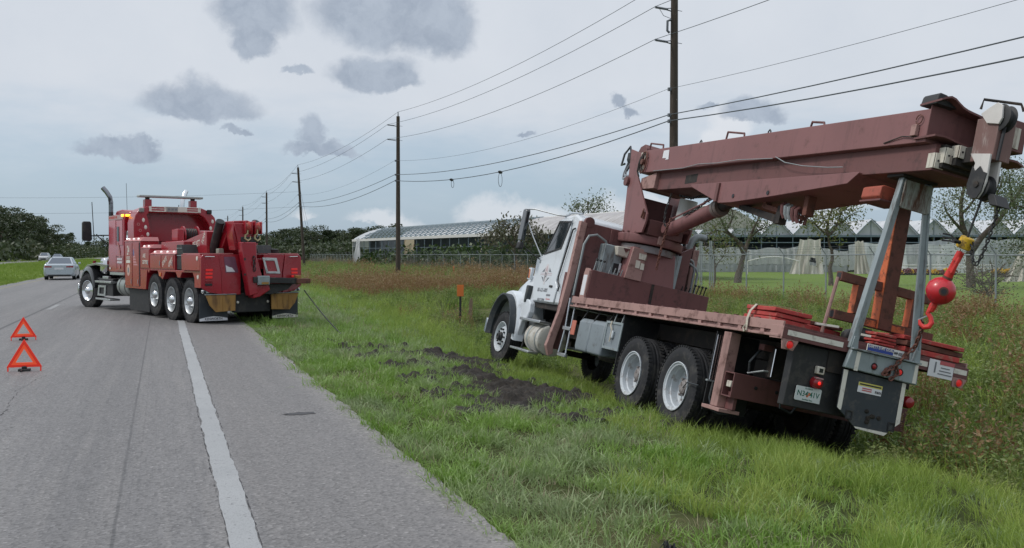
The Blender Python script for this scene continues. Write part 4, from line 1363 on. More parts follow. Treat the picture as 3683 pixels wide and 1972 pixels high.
for zz, dy in ((9.1, 0.0), (7.3, 0.0)):
    A, B = np.array([15.6, 115.2, zz]), np.array([-60, 132, zz + 0.4])
    far_w = MB().tube([tuple(A + (B - A) * t - np.array([0, 0, 1.2 * 4 * t * (1 - t)])) for t in np.linspace(0, 1, 20)], 0.010, 5)
    tag(far_w.build('overhead_wire', M['wire'], None), 'upper thin wire crossing high above the road beyond the tow truck' if zz > 8 else 'lower thin wire crossing above the road beyond the tow truck', 'wire', 'thin wires crossing the road')


def on_cable(py_):
    a, b_ = att[1][5], att[2][5]
    t = (py_ - a[1]) / (b_[1] - a[1])
    return np.array([a[0] + (b_[0] - a[0]) * t, py_, a[2] + (b_[2] - a[2]) * t - SAG[5] * 4 * t * (1 - t)])


for py_, lab in ((47.2, 'dark oval cable holder with a long hanging loop, the nearer one on the low cable'), (55.0, 'dark oval cable holder with a short hanging loop, the farther one near the pole')):
    p = on_cable(py_)
    cc = empty('cable_loop', lab, 'cable loop', tuple(p), 0, 'cable loops on the low cable')
    lp = MB()
    s_ = 1.0 if py_ < 50 else 0.62
    n_ = 22
    lp.tube([(0.03 * math.sin(2 * math.pi * i / n_), 0.19 * s_ * math.sin(2 * math.pi * i / n_) + (0.0 if s_ == 1 else 0.15), -0.42 * s_ + 0.36 * s_ * math.cos(2 * math.pi * i / n_)) for i in range(n_)], 0.013, 6, closed=True)
    lp.build('loop', M['wire'], cc)
    sn = MB(); sn.sphere((0, 0, -0.02), 0.1, 14, 8, (0.6, 3.3 * (0.9 if s_ == 1 else 0.8), 0.85))
    sn.build('holder', M['black'], cc)
    cc.rotation_euler = (0, 0, R(-42))


# ------------------------------------------------------------------ greenhouses
def film_mat(name, a, b_, streaks=0.0, trans=0.25):
    m, t, b = new_mat(name)
    o = t.add('ShaderNodeTexCoord').outputs['Object']
    n = t.noise(t.vmath('MULTIPLY', o, (1, 1, 0.35)), 0.7, 6, 0.65)
    n2 = t.noise(t.vmath('MULTIPLY', o, (2.6, 0.35, 0.35)), 1.6, 5, 0.6)
    c = t.mix(t.smooth(n.outputs[0], 0.3, 0.7), a, b_)
    if streaks:
        c = t.mix(t.math('MULTIPLY', t.smooth(n2.outputs[0], 0.5, 0.66), streaks), c, (0.23, 0.19, 0.17))
    t.link(c, b.inputs['Base Color'])
    b.inputs['Roughness'].default_value = 0.45
    tr = t.add('ShaderNodeBsdfTranslucent'); t.link(c, tr.inputs[0])
    mx = t.add('ShaderNodeMixShader'); mx.inputs[0].default_value = trans
    t.link(b.outputs[0], mx.inputs[1]); t.link(tr.outputs[0], mx.inputs[2])
    t.link(mx.outputs[0], [q for q in t.n if q.type == 'OUTPUT_MATERIAL'][0].inputs[0])
    return m


FILM = film_mat('white_greenhouse_film', (0.56, 0.58, 0.61), (0.72, 0.74, 0.76))
FILM_OLD = film_mat('stained_greenhouse_film', (0.44, 0.42, 0.43), (0.62, 0.60, 0.60), 0.7)
FILM_GREY = film_mat('grey_gable_film', (0.42, 0.45, 0.475), (0.54, 0.56, 0.575), 0.0, 0.15)
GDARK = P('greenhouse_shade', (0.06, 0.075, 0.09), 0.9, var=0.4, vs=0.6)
GTUBE = P('blue_grey_frame_tube', (0.14, 0.19, 0.22), 0.6, var=0.15)
GWHITE = P('white_gutter_paint', (0.60, 0.60, 0.58), 0.6, var=0.08, vs=1)

# lattice-roofed greenhouse on the left: local X along the length (towards the camera), Y away from the field
gh = empty('lattice_greenhouse', 'long greenhouse with a white gutter and a diamond lattice roof behind the hedge', 'greenhouse', (27.0, 143.0, -0.2), math.atan2(-53.0, 6.6))
GL_, EV, RG, HW = 78.0, 4.05, 5.75, 5.0


def roofz(q):            # q 0..1 from eave to ridge, slightly arched
    return EV + (RG - EV) * math.sin(q * math.pi / 2) ** 0.9 * 1.0


def roofpanel(x0, x1, mat):
    mb = MB(); n = 8; vs = []; fs = []
    for sgn in (0, 1):
        for i in range(n + 1):
            q = i / n
            yy = HW * q if sgn == 0 else 2 * HW - HW * q
            vs += [(x0, yy, roofz(q)), (x1, yy, roofz(q))]
    for s_ in (0, 1):
        o = s_ * 2 * (n + 1)
        for i in range(n):
            fs.append((o + 2 * i, o + 2 * i + 1, o + 2 * i + 3, o + 2 * i + 2))
    mb._add(vs, fs)
    return mb.build('roof_panel', mat, gh, smooth=60, fix=False)


roofpanel(19.0, 50.0, FILM)
roofpanel(50.2, GL_, FILM_OLD)
roofpanel(0.0, 5.5, FILM_GREY)
for sgn in (1, -1):
    for i in range(34):
        x0 = i * 1.65 - 6.0
        lt = MB(); path = []
        for q in np.linspace(0, 1, 7):
            xx = x0 + sgn * q * 6.5 + (0 if sgn == 1 else 6.5)
            if 3.0 <= xx <= 51.5:
                path.append((xx, HW * q, roofz(q) + 0.05))
        if len(path) >= 2:
            lt.tube(path, 0.06, 5)
            lt.build('roof_lath', GTUBE, gh)
MB().box(0, GL_, -0.12, 0.12, EV - 0.28, EV + 0.05).build('gutter', GWHITE, gh)
MB().tube([(0, HW, RG + 0.02), (GL_, HW, RG + 0.02)], 0.07, 6).build('ridge_beam', GWHITE, gh)
for k in range(31):
    MB().cyl((k * 2.6, 0.03, -0.3), (k * 2.6, 0.03, EV - 0.28), 0.055, 6).build('post', GTUBE if k else GWHITE, gh)
for zz in (1.6, 2.7):
    MB().tube([(0, 0.0, zz), (GL_, 0.0, zz)], 0.03, 5).build('side_rail', GTUBE, gh)
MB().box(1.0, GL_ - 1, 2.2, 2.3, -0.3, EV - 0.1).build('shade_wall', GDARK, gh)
MB().box(22.2, 25.6, -0.18, -0.13, 1.6, 3.72).build('plywood_panel', P('pale_plywood', (0.36, 0.31, 0.21), 0.8, var=0.15, vs=2, dirt=((0.22, 0.15, 0.08), 0.4, 1.5)), gh)
e = MB()
e._add([(-0.05, 0, EV), (-0.05, HW, RG), (-0.05, 2 * HW, EV), (-0.05, 2 * HW, 2.9), (-0.05, 0, 2.9)], [(0, 1, 2, 3, 4)])
e.build('gable', FILM_GREY, gh, smooth=0, fix=False)


def drape(name, label, loc, rz, w_top, w_bot, z0, z1, seed, mat, cat='plastic sheet', group=None, lean=0.0, hole=False):
    """hanging plastic sheet: folds run down it, hem is ragged, it bellies out towards the foot"""
    r = np.random.default_rng(seed)
    nu, nv = 34, 14
    ph = r.uniform(0, 6.28, 5)
    vs = []; fs = []
    for j in range(nv + 1):
        v = j / nv
        wd_ = w_top + (w_bot - w_top) * v ** 1.4
        for i in range(nu + 1):
            u = i / nu - 0.5
            f = 0.10 * math.sin(u * 23 + ph[0] + 2 * v) + 0.06 * math.sin(u * 47 + ph[1] - 3 * v) + 0.05 * math.sin(u * 9 + 7 * v + ph[2])
            hem = (0.16 * math.sin(u * 31 + ph[3]) + 0.10 * math.sin(u * 67 + ph[4])) * (v ** 3)
            vs.append((u * wd_ + lean * v, f * (0.35 + v) - 0.25 * v * v, z1 + (z0 - z1) * v + hem * (z1 - z0) * 0.25 + 0.06 * math.cos(u * 12 + ph[1]) * (1 - v)))
    for j in range(nv):
        for i in range(nu):
            u, v = (i + 0.5) / nu, (j + 0.5) / nv
            if hole and ((u - 0.68) / 0.12) ** 2 + ((v - 0.62) / 0.12) ** 2 < 1:
                continue
            a = j * (nu + 1) + i
            fs.append((a, a + 1, a + nu + 2, a + nu + 1))
    mb = MB(); mb._add(vs, fs)
    o = mb.build(name, mat, None, smooth=60, fix=False)
    o.location = loc; o.rotation_euler = (0, 0, rz)
    return tag(o, label, cat, group)


SHEET = film_mat('white_plastic_sheeting', (0.56, 0.58, 0.60), (0.74, 0.75, 0.76), 0.25, 0.3)
SHEET_TAN = film_mat('dusty_plastic_sheeting', (0.50, 0.46, 0.40), (0.66, 0.64, 0.60), 0.35, 0.25)
Mg = gh.matrix_world if False else Matrix.Translation((27, 143, -0.2)) @ Matrix.Rotation(math.atan2(-53.0, 6.6), 4, 'Z')
p = Mg @ Vector((4.0, -0.5, 0))
drape('plastic_sheet', 'torn white sheet hanging from the left end of the lattice-roofed greenhouse', (p.x, p.y, -0.2), math.atan2(-53.0, 6.6), 1.4, 2.6, 0.3, 4.2, 71, SHEET)

# gutter-connected greenhouse range on the right, its gables square to the lens axis
YAWR = R(-CAM_YAW)
DG = 107.0


def gpos(px, dist):
    x, y = wpos(px, dist)
    return x, y


gx0, gy0 = wpos(1287.5, DG)
GB = -0.6
rg = empty('greenhouse_range', 'row of gutter-connected greenhouses with pale pointed gables behind the lawn', 'greenhouse', (gx0, gy0, GB), YAWR)
kx = DG / 2400.0


def U(px):
    return (px - 1287.5) * kx


bays = [2189 + 79 * k for k in range(-8, 7)]
GUT, PK = 4.42, 6.12
for k, bx_ in enumerate(bays):
    a, b_ = U(bx_ - 38.5), U(bx_ + 38.5)
    c = (a + b_) / 2
    n = 7
    arc = [(a + (c - a) * i / n, GUT + (PK - GUT) * (0.88 * i / n + 0.12 * math.sin(i / n * math.pi / 2))) for i in range(n + 1)]
    arc += [(b_ - (b_ - c) * i / n, GUT + (PK - GUT) * (0.88 * i / n + 0.12 * math.sin(i / n * math.pi / 2))) for i in range(n - 1, -1, -1)]
    g = MB(); g.prism(arc + [(b_, GUT - 0.12), (a, GUT - 0.12)], 'y', 0.0, 0.06)
    g.build('gable', FILM_GREY, rg)
    rf = MB(); vs = []; fs = []
    for (xx, zz) in arc:
        vs += [(xx, -0.35, zz + 0.05), (xx, 46, zz + 0.05)]
    for i in range(len(arc) - 1):
        fs.append((2 * i, 2 * i + 1, 2 * i + 3, 2 * i + 2))
    rf._add(vs, fs)
    roof = rf.build('roof', FILM, rg, smooth=60, fix=False)
    ed = MB(); ed.tube([(xx, -0.38, zz + 0.04) for xx, zz in arc], 0.055, 5)
    ed.build('roof_edge', GTUBE, roof)
    MB().cyl((c, -0.1, GUT - 0.1), (c, -0.1, PK - 0.1), 0.035, 5).build('gable_post', GTUBE, rg)
    for q in (a, c):
        MB().cyl((q, -0.12, -0.2), (q, -0.12, GUT), 0.055, 6).build('post', GTUBE, rg)
xa, xb = U(bays[0] - 50), U(bays[-1] + 54)
MB().box(xa, xb, -0.22, 0.02, GUT - 0.24, GUT - 0.02).build('gutter_beam', GTUBE, rg)
for zz, rr in ((3.55, 0.05), (2.75, 0.035), (2.35, 0.05), (1.15, 0.035)):
    MB().tube([(xa, -0.2, zz), (xb, -0.2, zz)], rr, 5).build('side_rail', GTUBE, rg)
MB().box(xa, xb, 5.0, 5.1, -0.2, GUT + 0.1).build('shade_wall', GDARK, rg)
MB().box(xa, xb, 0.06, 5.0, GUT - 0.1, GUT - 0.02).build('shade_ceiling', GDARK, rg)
# a second, taller range of white roofs standing behind the first
rb = empty('greenhouse_range', 'taller white greenhouse roofs rising behind the row of pale gables', 'greenhouse', (*wpos(1287.5, 160), GB), YAWR)
for k in range(13):
    a, b_ = (1600 + 92 * k - 1287.5) * 160 / 2400, (1600 + 92 * k + 90 - 1287.5) * 160 / 2400
    c = (a + b_) / 2
    arc = [(a, 5.4), (a + (c - a) * 0.35, 6.5), (a + (c - a) * 0.7, 7.35), (c, 7.9), (b_ - (b_ - c) * 0.7, 7.35), (b_ - (b_ - c) * 0.35, 6.5), (b_, 5.4)]
    MB().prism(arc + [(b_, 0), (a, 0)], 'y', 0, 0.1).build('gable', FILM_OLD, rb)
    m_ = MB(); m_._add([p for (xx, zz) in arc for p in ((xx, -0.3, zz + 0.06), (xx, 40, zz + 0.06))], [(2 * i, 2 * i + 1, 2 * i + 3, 2 * i + 2) for i in range(6)])
    m_.build('roof', FILM_OLD, rb, smooth=60, fix=False)
# rolled-up white side curtain, with a grey skirt under it, in front of the shade
def curtain(x0, x1, z0, z1, yy, mat, seed, name):
    r = np.random.default_rng(seed); n = int((x1 - x0) * 5); vs, fs = [], []
    for i in range(n + 1):
        x = x0 + (x1 - x0) * i / n
        s0 = 0.12 * math.sin(x * 1.7 + seed) + 0.10 * math.sin(x * 0.63)
        f = 0.06 * math.sin(x * 9 + seed) + 0.04 * math.sin(x * 21)
        vs += [(x, yy + f, z0 + 0.5 * s0), (x, yy + f * 2 - 0.05, (z0 + z1) / 2), (x, yy, z1 + s0)]
    for i in range(n):
        for j in (0, 1):
            fs.append((3 * i + j, 3 * i + 3 + j, 3 * i + 4 + j, 3 * i + 1 + j))
    mb = MB(); mb._add(vs, fs)
    return mb.build(name, mat, rg, smooth=60, fix=False)


curtain(U(1560), U(2010), 1.15, 2.95, -0.35, SHEET, 3, 'side_curtain')
curtain(U(2060), U(2130), 1.0, 2.8, -0.35, SHEET, 11, 'side_curtain')
curtain(U(2130), U(2330), 0.5, 3.4, -0.4, SHEET, 5, 'side_curtain')
curtain(U(2330), U(2700), 0.2, 3.9, -0.4, FILM_GREY, 7, 'side_curtain')
curtain(U(1560), U(2130), 0.1, 1.3, -0.3, P('grey_skirt_film', (0.30, 0.32, 0.335), 0.7, var=0.2, vs=0.5), 9, 'skirt')
for k, (px, dist, wt_, wb_, z1, mat, lab, ln, hole) in enumerate([
        (2037, 98, 2.1, 3.6, 3.75, SHEET_TAN, 'white plastic draped like a tent with a dark hole, left of the boom rest', -0.4, True),
        (2160, 99, 0.9, 1.8, 3.6, SHEET_TAN, 'narrow bunched plastic sheet hanging left of the wide white sheet', 0.3, False),
        (2222, 100, 4.6, 5.2, 3.4, SHEET, 'wide bright white plastic sheet with a ragged hem behind the boom rest', 0.0, False),
        (2395, 103, 5.5, 5.5, 3.3, SHEET, 'creased white plastic sheet hanging behind the yellow rope socket', 0.0, False),
        (2590, 74, 1.2, 3.4, 3.1, SHEET_TAN, 'dusty plastic sheet heaped at the right edge of the photo', -0.6, False)]):
    x_, y_ = wpos(px, dist)
    drape('plastic_sheet', lab, (x_, y_, GB), YAWR, wt_, wb_, 0.05, z1, 80 + k, mat, 'plastic sheet', 'white plastic sheets at the greenhouse', ln, hole)
# pale ground cloth in front of the range, low white pipes lying over it
gc = MB()
pts = [wpos(1560, 92), wpos(2800, 92), wpos(2800, 107.5), wpos(1560, 107.5)]
gc._add([(x, y, GB + 0.06) for x, y in pts], [(0, 1, 2, 3)])
tag(gc.build('ground_cloth', P('grey_ground_cloth', (0.20, 0.20, 0.195), 0.9, var=0.3, vs=0.35, dirt=((0.36, 0.36, 0.35), 0.5, 0.6)), None, smooth=0), kind='structure')
for k, (p0, p1, z_, lab) in enumerate([((1880, 96), (2010, 95), 0.95, 'bowed white pipe lying left of the tent-like plastic'), ((2255, 96), (2500, 96), 0.55, 'upper white bench pipe above the potted flowers'), ((2240, 95), (2520, 95), 0.25, 'lower white bench pipe above the potted flowers'), ((1900, 94), (2700, 93), -0.48, 'white edging pipe along the far edge of the lawn')]):
    a, b_ = wpos(*p0), wpos(*p1)
    path = [(a[0] + (b_[0] - a[0]) * t, a[1] + (b_[1] - a[1]) * t, z_ + (0.45 * math.sin(math.pi * t) if k == 0 else 0)) for t in np.linspace(0, 1, 9)]
    mb = MB(); mb.tube(path, 0.06, 6)
    if k in (1, 2):
        for t in (0.1, 0.5, 0.9):
            q = (a[0] + (b_[0] - a[0]) * t, a[1] + (b_[1] - a[1]) * t)
            mb.cyl((q[0], q[1], GB), (q[0], q[1], z_), 0.04, 6)
    if k == 0:
        for q in (path[0], path[-1]):
            mb.cyl((q[0], q[1], GB), (q[0], q[1], q[2]), 0.04, 6)
    tag(mb.build('white_pipe', GWHITE, None), lab, 'pipe')
# potted chrysanthemums in a row
FLW = {'yellow': P('yellow_blossom', (0.62, 0.40, 0.015), 0.7, var=0.3, vs=14), 'maroon': P('maroon_blossom', (0.16, 0.03, 0.045), 0.7, var=0.3, vs=14), 'rust': P('rust_blossom', (0.28, 0.10, 0.03), 0.7, var=0.3, vs=14)}
POT = P('dark_flower_pot', (0.03, 0.028, 0.027), 0.6)
fl_src, wc = {}, {}
fcol = ['maroon', 'rust', 'yellow', 'yellow', 'maroon', 'maroon', 'yellow', 'maroon', 'yellow', 'yellow', 'maroon', 'yellow', 'yellow', 'rust', 'maroon', 'yellow', 'yellow', 'rust', 'yellow', 'yellow', 'yellow', 'yellow', 'yellow', 'yellow', 'yellow', 'yellow']
fpx = [2195, 2208] + [2256 + 9.6 * k for k in range(16)] + [2500 + 9.4 * k for k in range(8)]
r = np.random.default_rng(90)
for k, (px, cn) in enumerate(zip(fpx, fcol)):
    x_, y_ = wpos(px, 94.2)
    if cn not in fl_src:
        u = r.normal(0, 1, (130, 3)); u /= np.linalg.norm(u, axis=1, keepdims=True); u[:, 2] = np.abs(u[:, 2])
        fl_src[cn] = (leaf_mesh('blossom', u * np.array([0.25, 0.25, 0.30]) * r.uniform(0.8, 1.05, (130, 1)) + np.array([0, 0, 0.24]), 0.11, FLW[cn], 91, 0.9), MB().lathe([(0, 0.0001), (0, 0.11), (0.25, 0.16), (0.25, 0.001)], (0, 0, 0), 'z', 12).mesh('pot', POT))
    where = 'left of the boom rest' if k < 2 else 'behind the hook ball' if k < 18 else 'at the right edge of the photo'
    wc[where] = wc.get(where, -1) + 1
    t = empty('potted_flower', f'{cn} potted chrysanthemum, {ORD[wc[where]]} from the left {where}', 'potted flower', (x_, y_, GB + 0.07), k * 0.7, 'potted flowers in a row')
    s_ = float(r.uniform(1.15, 1.5)); t.scale = (s_, s_, s_)
    ob('blossom', fl_src[cn][0], t); ob('pot', fl_src[cn][1], t)

# ------------------------------------------------------------------ roadside markers
mk = empty('marker_post', 'orange marker plate on a thin dark post standing in the brown weeds', 'marker', (9.3, 30.3, -0.9))
MB().box(-0.11, 0.11, -0.015, 0.015, 1.12, 1.50).build('plate', M['signorange'], mk, 0.006).rotation_euler = (0, 0, R(-18))
MB().box(-0.035, 0.035, 0.016, 0.06, 0, 1.42).build('post', M['black'], mk).rotation_euler = (0, 0, R(-18))
stk = MB(); stk.prism([(-0.07, 0), (0.07, 0), (0.06, 1.25), (0.03, 1.36), (-0.03, 1.33), (-0.06, 1.2)], 'y', -0.04, 0.04)
so = stk.build('wooden_stake', M['wood'], None); so.location = (9.62, 30.35, -1.2); so.rotation_euler = (0, R(3), R(-18))
tag(so, 'short weathered wooden stake right beside the orange marker post', 'stake')
sm = MB(); sm.box(-0.05, 0.05, -0.02, 0.02, 0, 1.1)
s2 = sm.build('marker_stake', M['signorange'], None); s2.location = (*wpos(1141, 72), -0.35)
tag(s2, 'tiny orange stake far out in the green field before the fence', 'stake')
# black shred lying in the grass at the bottom of the picture
db = MB(); r = np.random.default_rng(5)
for k in range(9):
    a = r.uniform(0, 6.28); L = r.uniform(0.05, 0.16)
    db.tube([(r.normal(0, 0.03), r.normal(0, 0.03), 0.07), (L * 0.6 * math.cos(a), L * 0.6 * math.sin(a), 0.14 + r.uniform(0, 0.05)), (L * math.cos(a), L * math.sin(a), 0.10)], [0.012, 0.009, 0.003], 5)
do = db.build('rubber_shred', M['black'], None); do.location = (2.60, 4.52, float(gz(2.60, 4.52))); do.scale = (0.75, 0.75, 0.7)
tag(do, 'black shred of rubber lying in the grass at the bottom of the photo', 'debris')


# ------------------------------------------------------------------ warning triangles
def tri_pts(s):
    h = s * math.sqrt(3) / 2
    return [(-s / 2, 0), (s / 2, 0), (0, h)]


def offset_tri(s, d):
    s2 = s - 2 * math.sqrt(3) * d
    return [(x, z + d) for x, z in tri_pts(s2)]


def make_triangle():
    t = empty('warning_triangle', '', 'warning triangle')
    MB().frame([(x, z + 0.055) for x, z in tri_pts(0.445)], [(x, z + 0.055) for x, z in offset_tri(0.445, 0.034)], 'y', -0.012, 0.012).build('outer_frame', M['tri'], t, 0.003)
    MB().frame([(x, z + 0.055) for x, z in offset_tri(0.445, 0.0345)], [(x, z + 0.055) for x, z in offset_tri(0.445, 0.066)], 'y', -0.007, 0.007).build('inner_frame', M['tri_in'], t)
    b = MB()
    b.box(-0.075, 0.075, -0.05, 0.05, 0.0, 0.035); b.box(-0.03, 0.03, -0.03, 0.03, 0.035, 0.07)
    b.build('base', M['black'], t, 0.008)
    for sx_ in (-1, 1):
        MB().box(sx_ * 0.205 - 0.008, sx_ * 0.205 + 0.008, -0.01, 0.01, 0.0, 0.075).build('leg', M['tri'], t)
        MB().tube([(0.02 * sx_, 0.01, 0.025), (0.02 * sx_, 0.14 * sx_ , 0.010)], 0.012, 6).build('foot', M['black'], t)
    return t


tr1 = make_triangle(); tr1.location = (-1.78, 14.6, 0); tr1.rotation_euler = (0, 0, R(-4))
tr1['label'] = 'red reflective warning triangle standing on the road, the nearer larger one'; tr1['group'] = 'warning triangles on the road'
tr2 = copy_tree(tr1); tr2.location = (-2.435, 19.9, 0); tr2.rotation_euler = (0, 0, R(3))
tr2['label'] = 'red reflective warning triangle standing on the road, the farther smaller one'


# ------------------------------------------------------------------ cars
def loft(rings):
    n = len(rings[0]); mb = MB()
    vs = [p for r_ in rings for p in r_]
    fs = []
    for i in range(len(rings) - 1):
        for k in range(n):
            l = (k + 1) % n
            fs.append((i * n + k, i * n + l, (i + 1) * n + l, (i + 1) * n + k))
    fs += [tuple(range(n)), tuple(range((len(rings) - 1) * n, len(rings) * n))]
    mb._add(vs, fs)
    return mb


def tyre_prof(r, wd, rim):
    h = wd / 2
    return [(-h * 0.80, rim), (-h * 0.98, rim + (r - rim) * 0.35), (-h, rim + (r - rim) * 0.6), (-h * 0.93, r - 0.045), (-h * 0.80, r - 0.008), (-h * 0.55, r), (-h * 0.40, r), (-h * 0.36, r - 0.016), (-h * 0.30, r), (-0.02, r), (-0.012, r - 0.016), (0.012, r - 0.016), (0.02, r),
            (h * 0.30, r), (h * 0.36, r - 0.016), (h * 0.40, r), (h * 0.55, r), (h * 0.80, r - 0.008), (h * 0.93, r - 0.045), (h, rim + (r - rim) * 0.6), (h * 0.98, rim + (r - rim) * 0.35), (h * 0.80, rim)]


def make_car(label, paint, group, suv=False):
    """car pointing along local +Y, rear at y=0, base on the ground"""
    t = empty('car', label, 'car', group=group)
    def ring(y, hw, zb, zs, zt, tuck=0.06):
        pts = [(-hw + tuck, zb), (-hw, zb + 0.14), (-hw, zs), (-hw + 0.05, zt - 0.03), (-hw + 0.16, zt), (hw - 0.16, zt), (hw - 0.05, zt - 0.03), (hw, zs), (hw, zb + 0.14), (hw - tuck, zb)]
        return [(x, y, z) for x, z in pts]
    k = 0.12 if suv else 0.0
    body = loft([ring(0.0, 0.80, 0.34, 0.72, 0.95 + k), ring(0.10, 0.89, 0.25, 0.74, 1.03 + k), ring(0.55, 0.915, 0.22, 0.76, 1.03 + k), ring(1.5, 0.92, 0.2, 0.76, 0.98 + k), ring(3.1, 0.92, 0.2, 0.74, 0.97 + k), ring(3.9, 0.90, 0.2, 0.68, 0.90 + k), ring(4.55, 0.84, 0.25, 0.58, 0.76 + k), ring(4.75, 0.70, 0.32, 0.5, 0.66 + k)])
    body.build('body', paint, t, 0.03)
    def cab(y, hw, z):
        return [(-hw, y, z), (hw, y, z)]
    zr = 1.44 + k * 1.8
    yr = 0.35 if suv else 0.62
    ro = MB(); lo = [(-0.80, yr, 1.0 + k), (0.80, yr, 1.0 + k), (0.80, 3.35, 0.96 + k), (-0.80, 3.35, 0.96 + k)]; up = [(-0.60, yr + (0.35 if suv else 0.78), zr - 0.02), (0.60, yr + (0.35 if suv else 0.78), zr - 0.02), (0.60, 2.5, zr), (-0.60, 2.5, zr)]
    ro.hexa(lo, up)
    ro.build('cabin', paint, t, 0.06)
    def face(a, b_, c, d, inset, out, name):
        P4 = [Vector(p) for p in (a, b_, c, d)]
        ce = sum(P4, Vector()) / 4
        nrm = (P4[1] - P4[0]).cross(P4[3] - P4[0]).normalized()
        if nrm.dot(ce - Vector((0, 2.0, 1.0))) < 0: nrm = -nrm
        Q = [ce + (p - ce) * inset + nrm * out for p in P4]
        m_ = MB(); m_.quad(*Q)
        return m_.build(name, M['glass_blue'], t, smooth=0)
    face(lo[0], lo[1], up[1], up[0], 0.86, 0.012, 'rear_window'); face(lo[2], lo[3], up[3], up[2], 0.86, 0.012, 'windscreen')
    face(lo[1], lo[2], up[2], up[1], 0.84, 0.012, 'side_window'); face(lo[3], lo[0], up[0], up[3], 0.84, 0.012, 'side_window')
    for sx_ in (-1, 1):
        MB().hexa([(sx_ * 0.42, 0.03, 0.79 + k), (sx_ * 0.83, 0.03, 0.78 + k), (sx_ * 0.83, 0.03, 0.90 + k), (sx_ * 0.42, 0.03, 0.88 + k)][::1], [(sx_ * 0.42, -0.005, 0.79 + k), (sx_ * 0.80, 0.0, 0.79 + k), (sx_ * 0.80, 0.0, 0.89 + k), (sx_ * 0.42, -0.005, 0.87 + k)]).build('tail_light', M['lamp_red_dim'], t)
        MB().box(sx_ * 0.5, sx_ * 0.78, 4.56, 4.66, 0.6 + k, 0.70 + k).build('headlight', M['glass_blue'], t)
        MB().box(sx_ * 0.90, sx_ * 1.05, 2.85, 2.98, 0.97 + k, 1.10 + k).build('wing_mirror', paint, t, 0.02)
        for yy in (0.95, 3.75):
            w_ = MB().lathe(tyre_prof(0.325, 0.22, 0.21), (0, 0, 0), 'x', 28).build('wheel', M['rubber'], t)
            w_.location = (sx_ * 0.81, yy, 0.325)
            rm = MB().lathe([(0.085 * sx_, 0.0005), (0.085 * sx_, 0.10), (0.06 * sx_, 0.19), (0.098 * sx_, 0.212), (0.0, 0.212)], (0, 0, 0), 'x', 20).build('rim', M['alu'], w_)
    MB().box(-0.66, 0.66, 0.02, 0.12, 0.22, 0.40).build('bumper_insert', M['black'], t, 0.03)
    MB().box(-0.26, 0.26, -0.012, 0.02, 0.66, 0.78).build('number_plate', M['paper'], t)
    MB().box(-0.45, 0.45, 4.64, 4.78, 0.36, 0.58).build('grille', M['black'], t, 0.02)
    return t


c1 = make_car('silver sedan driving away in the left lane ahead of the tow truck', M['silver_car'], None); c1.location = (-6.10, 66.6, 0)
c2 = make_car('pale oncoming car on the far carriageway beyond the median, the left one', P('pale_car_paint', (0.42, 0.43, 0.43), 0.3, coat=0.5), 'oncoming cars beyond the median', True)
c2.location = (-21.0, 204.5, 0.32); c2.rotation_euler = (0, 0, math.pi)
c3 = make_car('blue-grey oncoming car on the far carriageway just above the silver sedan', P('blue_grey_car_paint', (0.16, 0.20, 0.25), 0.3, coat=0.5), 'oncoming cars beyond the median', False)
c3.location = (-21.0, 228.5, 0.32); c3.rotation_euler = (0, 0, math.pi)


# ================================================================== CRANE TRUCK
# local axes: X forward, Y to the truck's left, Z up from the plane its tyres stand on
ct = empty('crane_truck', 'white-cabbed crane truck with a brown boom, tilted into the ditch', 'crane truck', (7.149, 11.177, -0.817))
ct.rotation_euler = (R(12.68), 0, R(90 - 2.94))


def B(name, x0, x1, y0, y1, z0, z1, mat, parent=None, bevel=0.006):
    return MB().box(x0, x1, y0, y1, z0, z1).build(name, mat, parent or ct, bevel)


def T(name, path, r, mat, parent=None, n=8):
    return MB().tube(path, r, n).build(name, mat, parent or ct)


def chain_mb(path, link=0.05, r=0.008):
    """oval links strung along a polyline, every other one turned"""
    P_ = [np.array(p, float) for p in path]
    seg = [np.linalg.norm(b_ - a) for a, b_ in zip(P_[:-1], P_[1:])]
    tot = sum(seg); mb = MB(); n = max(2, int(tot / (link * 0.78)))
    cum = np.concatenate([[0], np.cumsum(seg)])
    for i in range(n):
        s = (i + 0.5) / n * tot
        k = min(len(seg) - 1, int(np.searchsorted(cum, s) - 1)); k = max(k, 0)
        d = Vector((P_[k + 1] - P_[k]) / seg[k]); c = Vector(P_[k] + (P_[k + 1] - P_[k]) * (s - cum[k]) / seg[k])
        a = d.cross(Vector((0.3, 0.2, 0.9))).normalized(); b2 = d.cross(a)
        side = a if i % 2 else b2
        ring = [c + d * (link * 0.5 * math.cos(q)) + side * (link * 0.30 * math.sin(q)) for q in [2 * math.pi * j / 8 for j in range(8)]]
        mb.tube(ring, r, 4, closed=True)
    return mb


# ---- wheels
TYRE = MB().lathe(tyre_prof(0.525, 0.275, 0.298), (0, 0, 0), 'y', 56).mesh('tyre', M['rubber'])
# shoulder lugs
lug = MB()
for k in range(56):
    a = 2 * math.pi * k / 56
    for sgn in (-1, 1):
        m0 = len(lug.v)
        lug.box(-0.016, 0.016, sgn * 0.070, sgn * 0.126, 0.505, 0.5285)
        lug.xform(Matrix.Rotation(a, 4, 'Y'), m0)
lugs = lug.mesh('tread', M['rubber'])


def dish_rim():
    """outer wheel of a dual pair: deep barrel with the disc far in"""
    mb = MB()
    mb.lathe([(0.112, 0.302), (0.138, 0.312), (0.140, 0.300), (0.125, 0.290), (0.118, 0.272), (0.060, 0.268), (0.050, 0.254), (-0.040, 0.250), (-0.052, 0.236), (-0.058, 0.20), (-0.050, 0.125), (-0.050, 0.001)], (0, 0, 0), 'y', 48)
    return mb.mesh('rim', M['rim_white'])


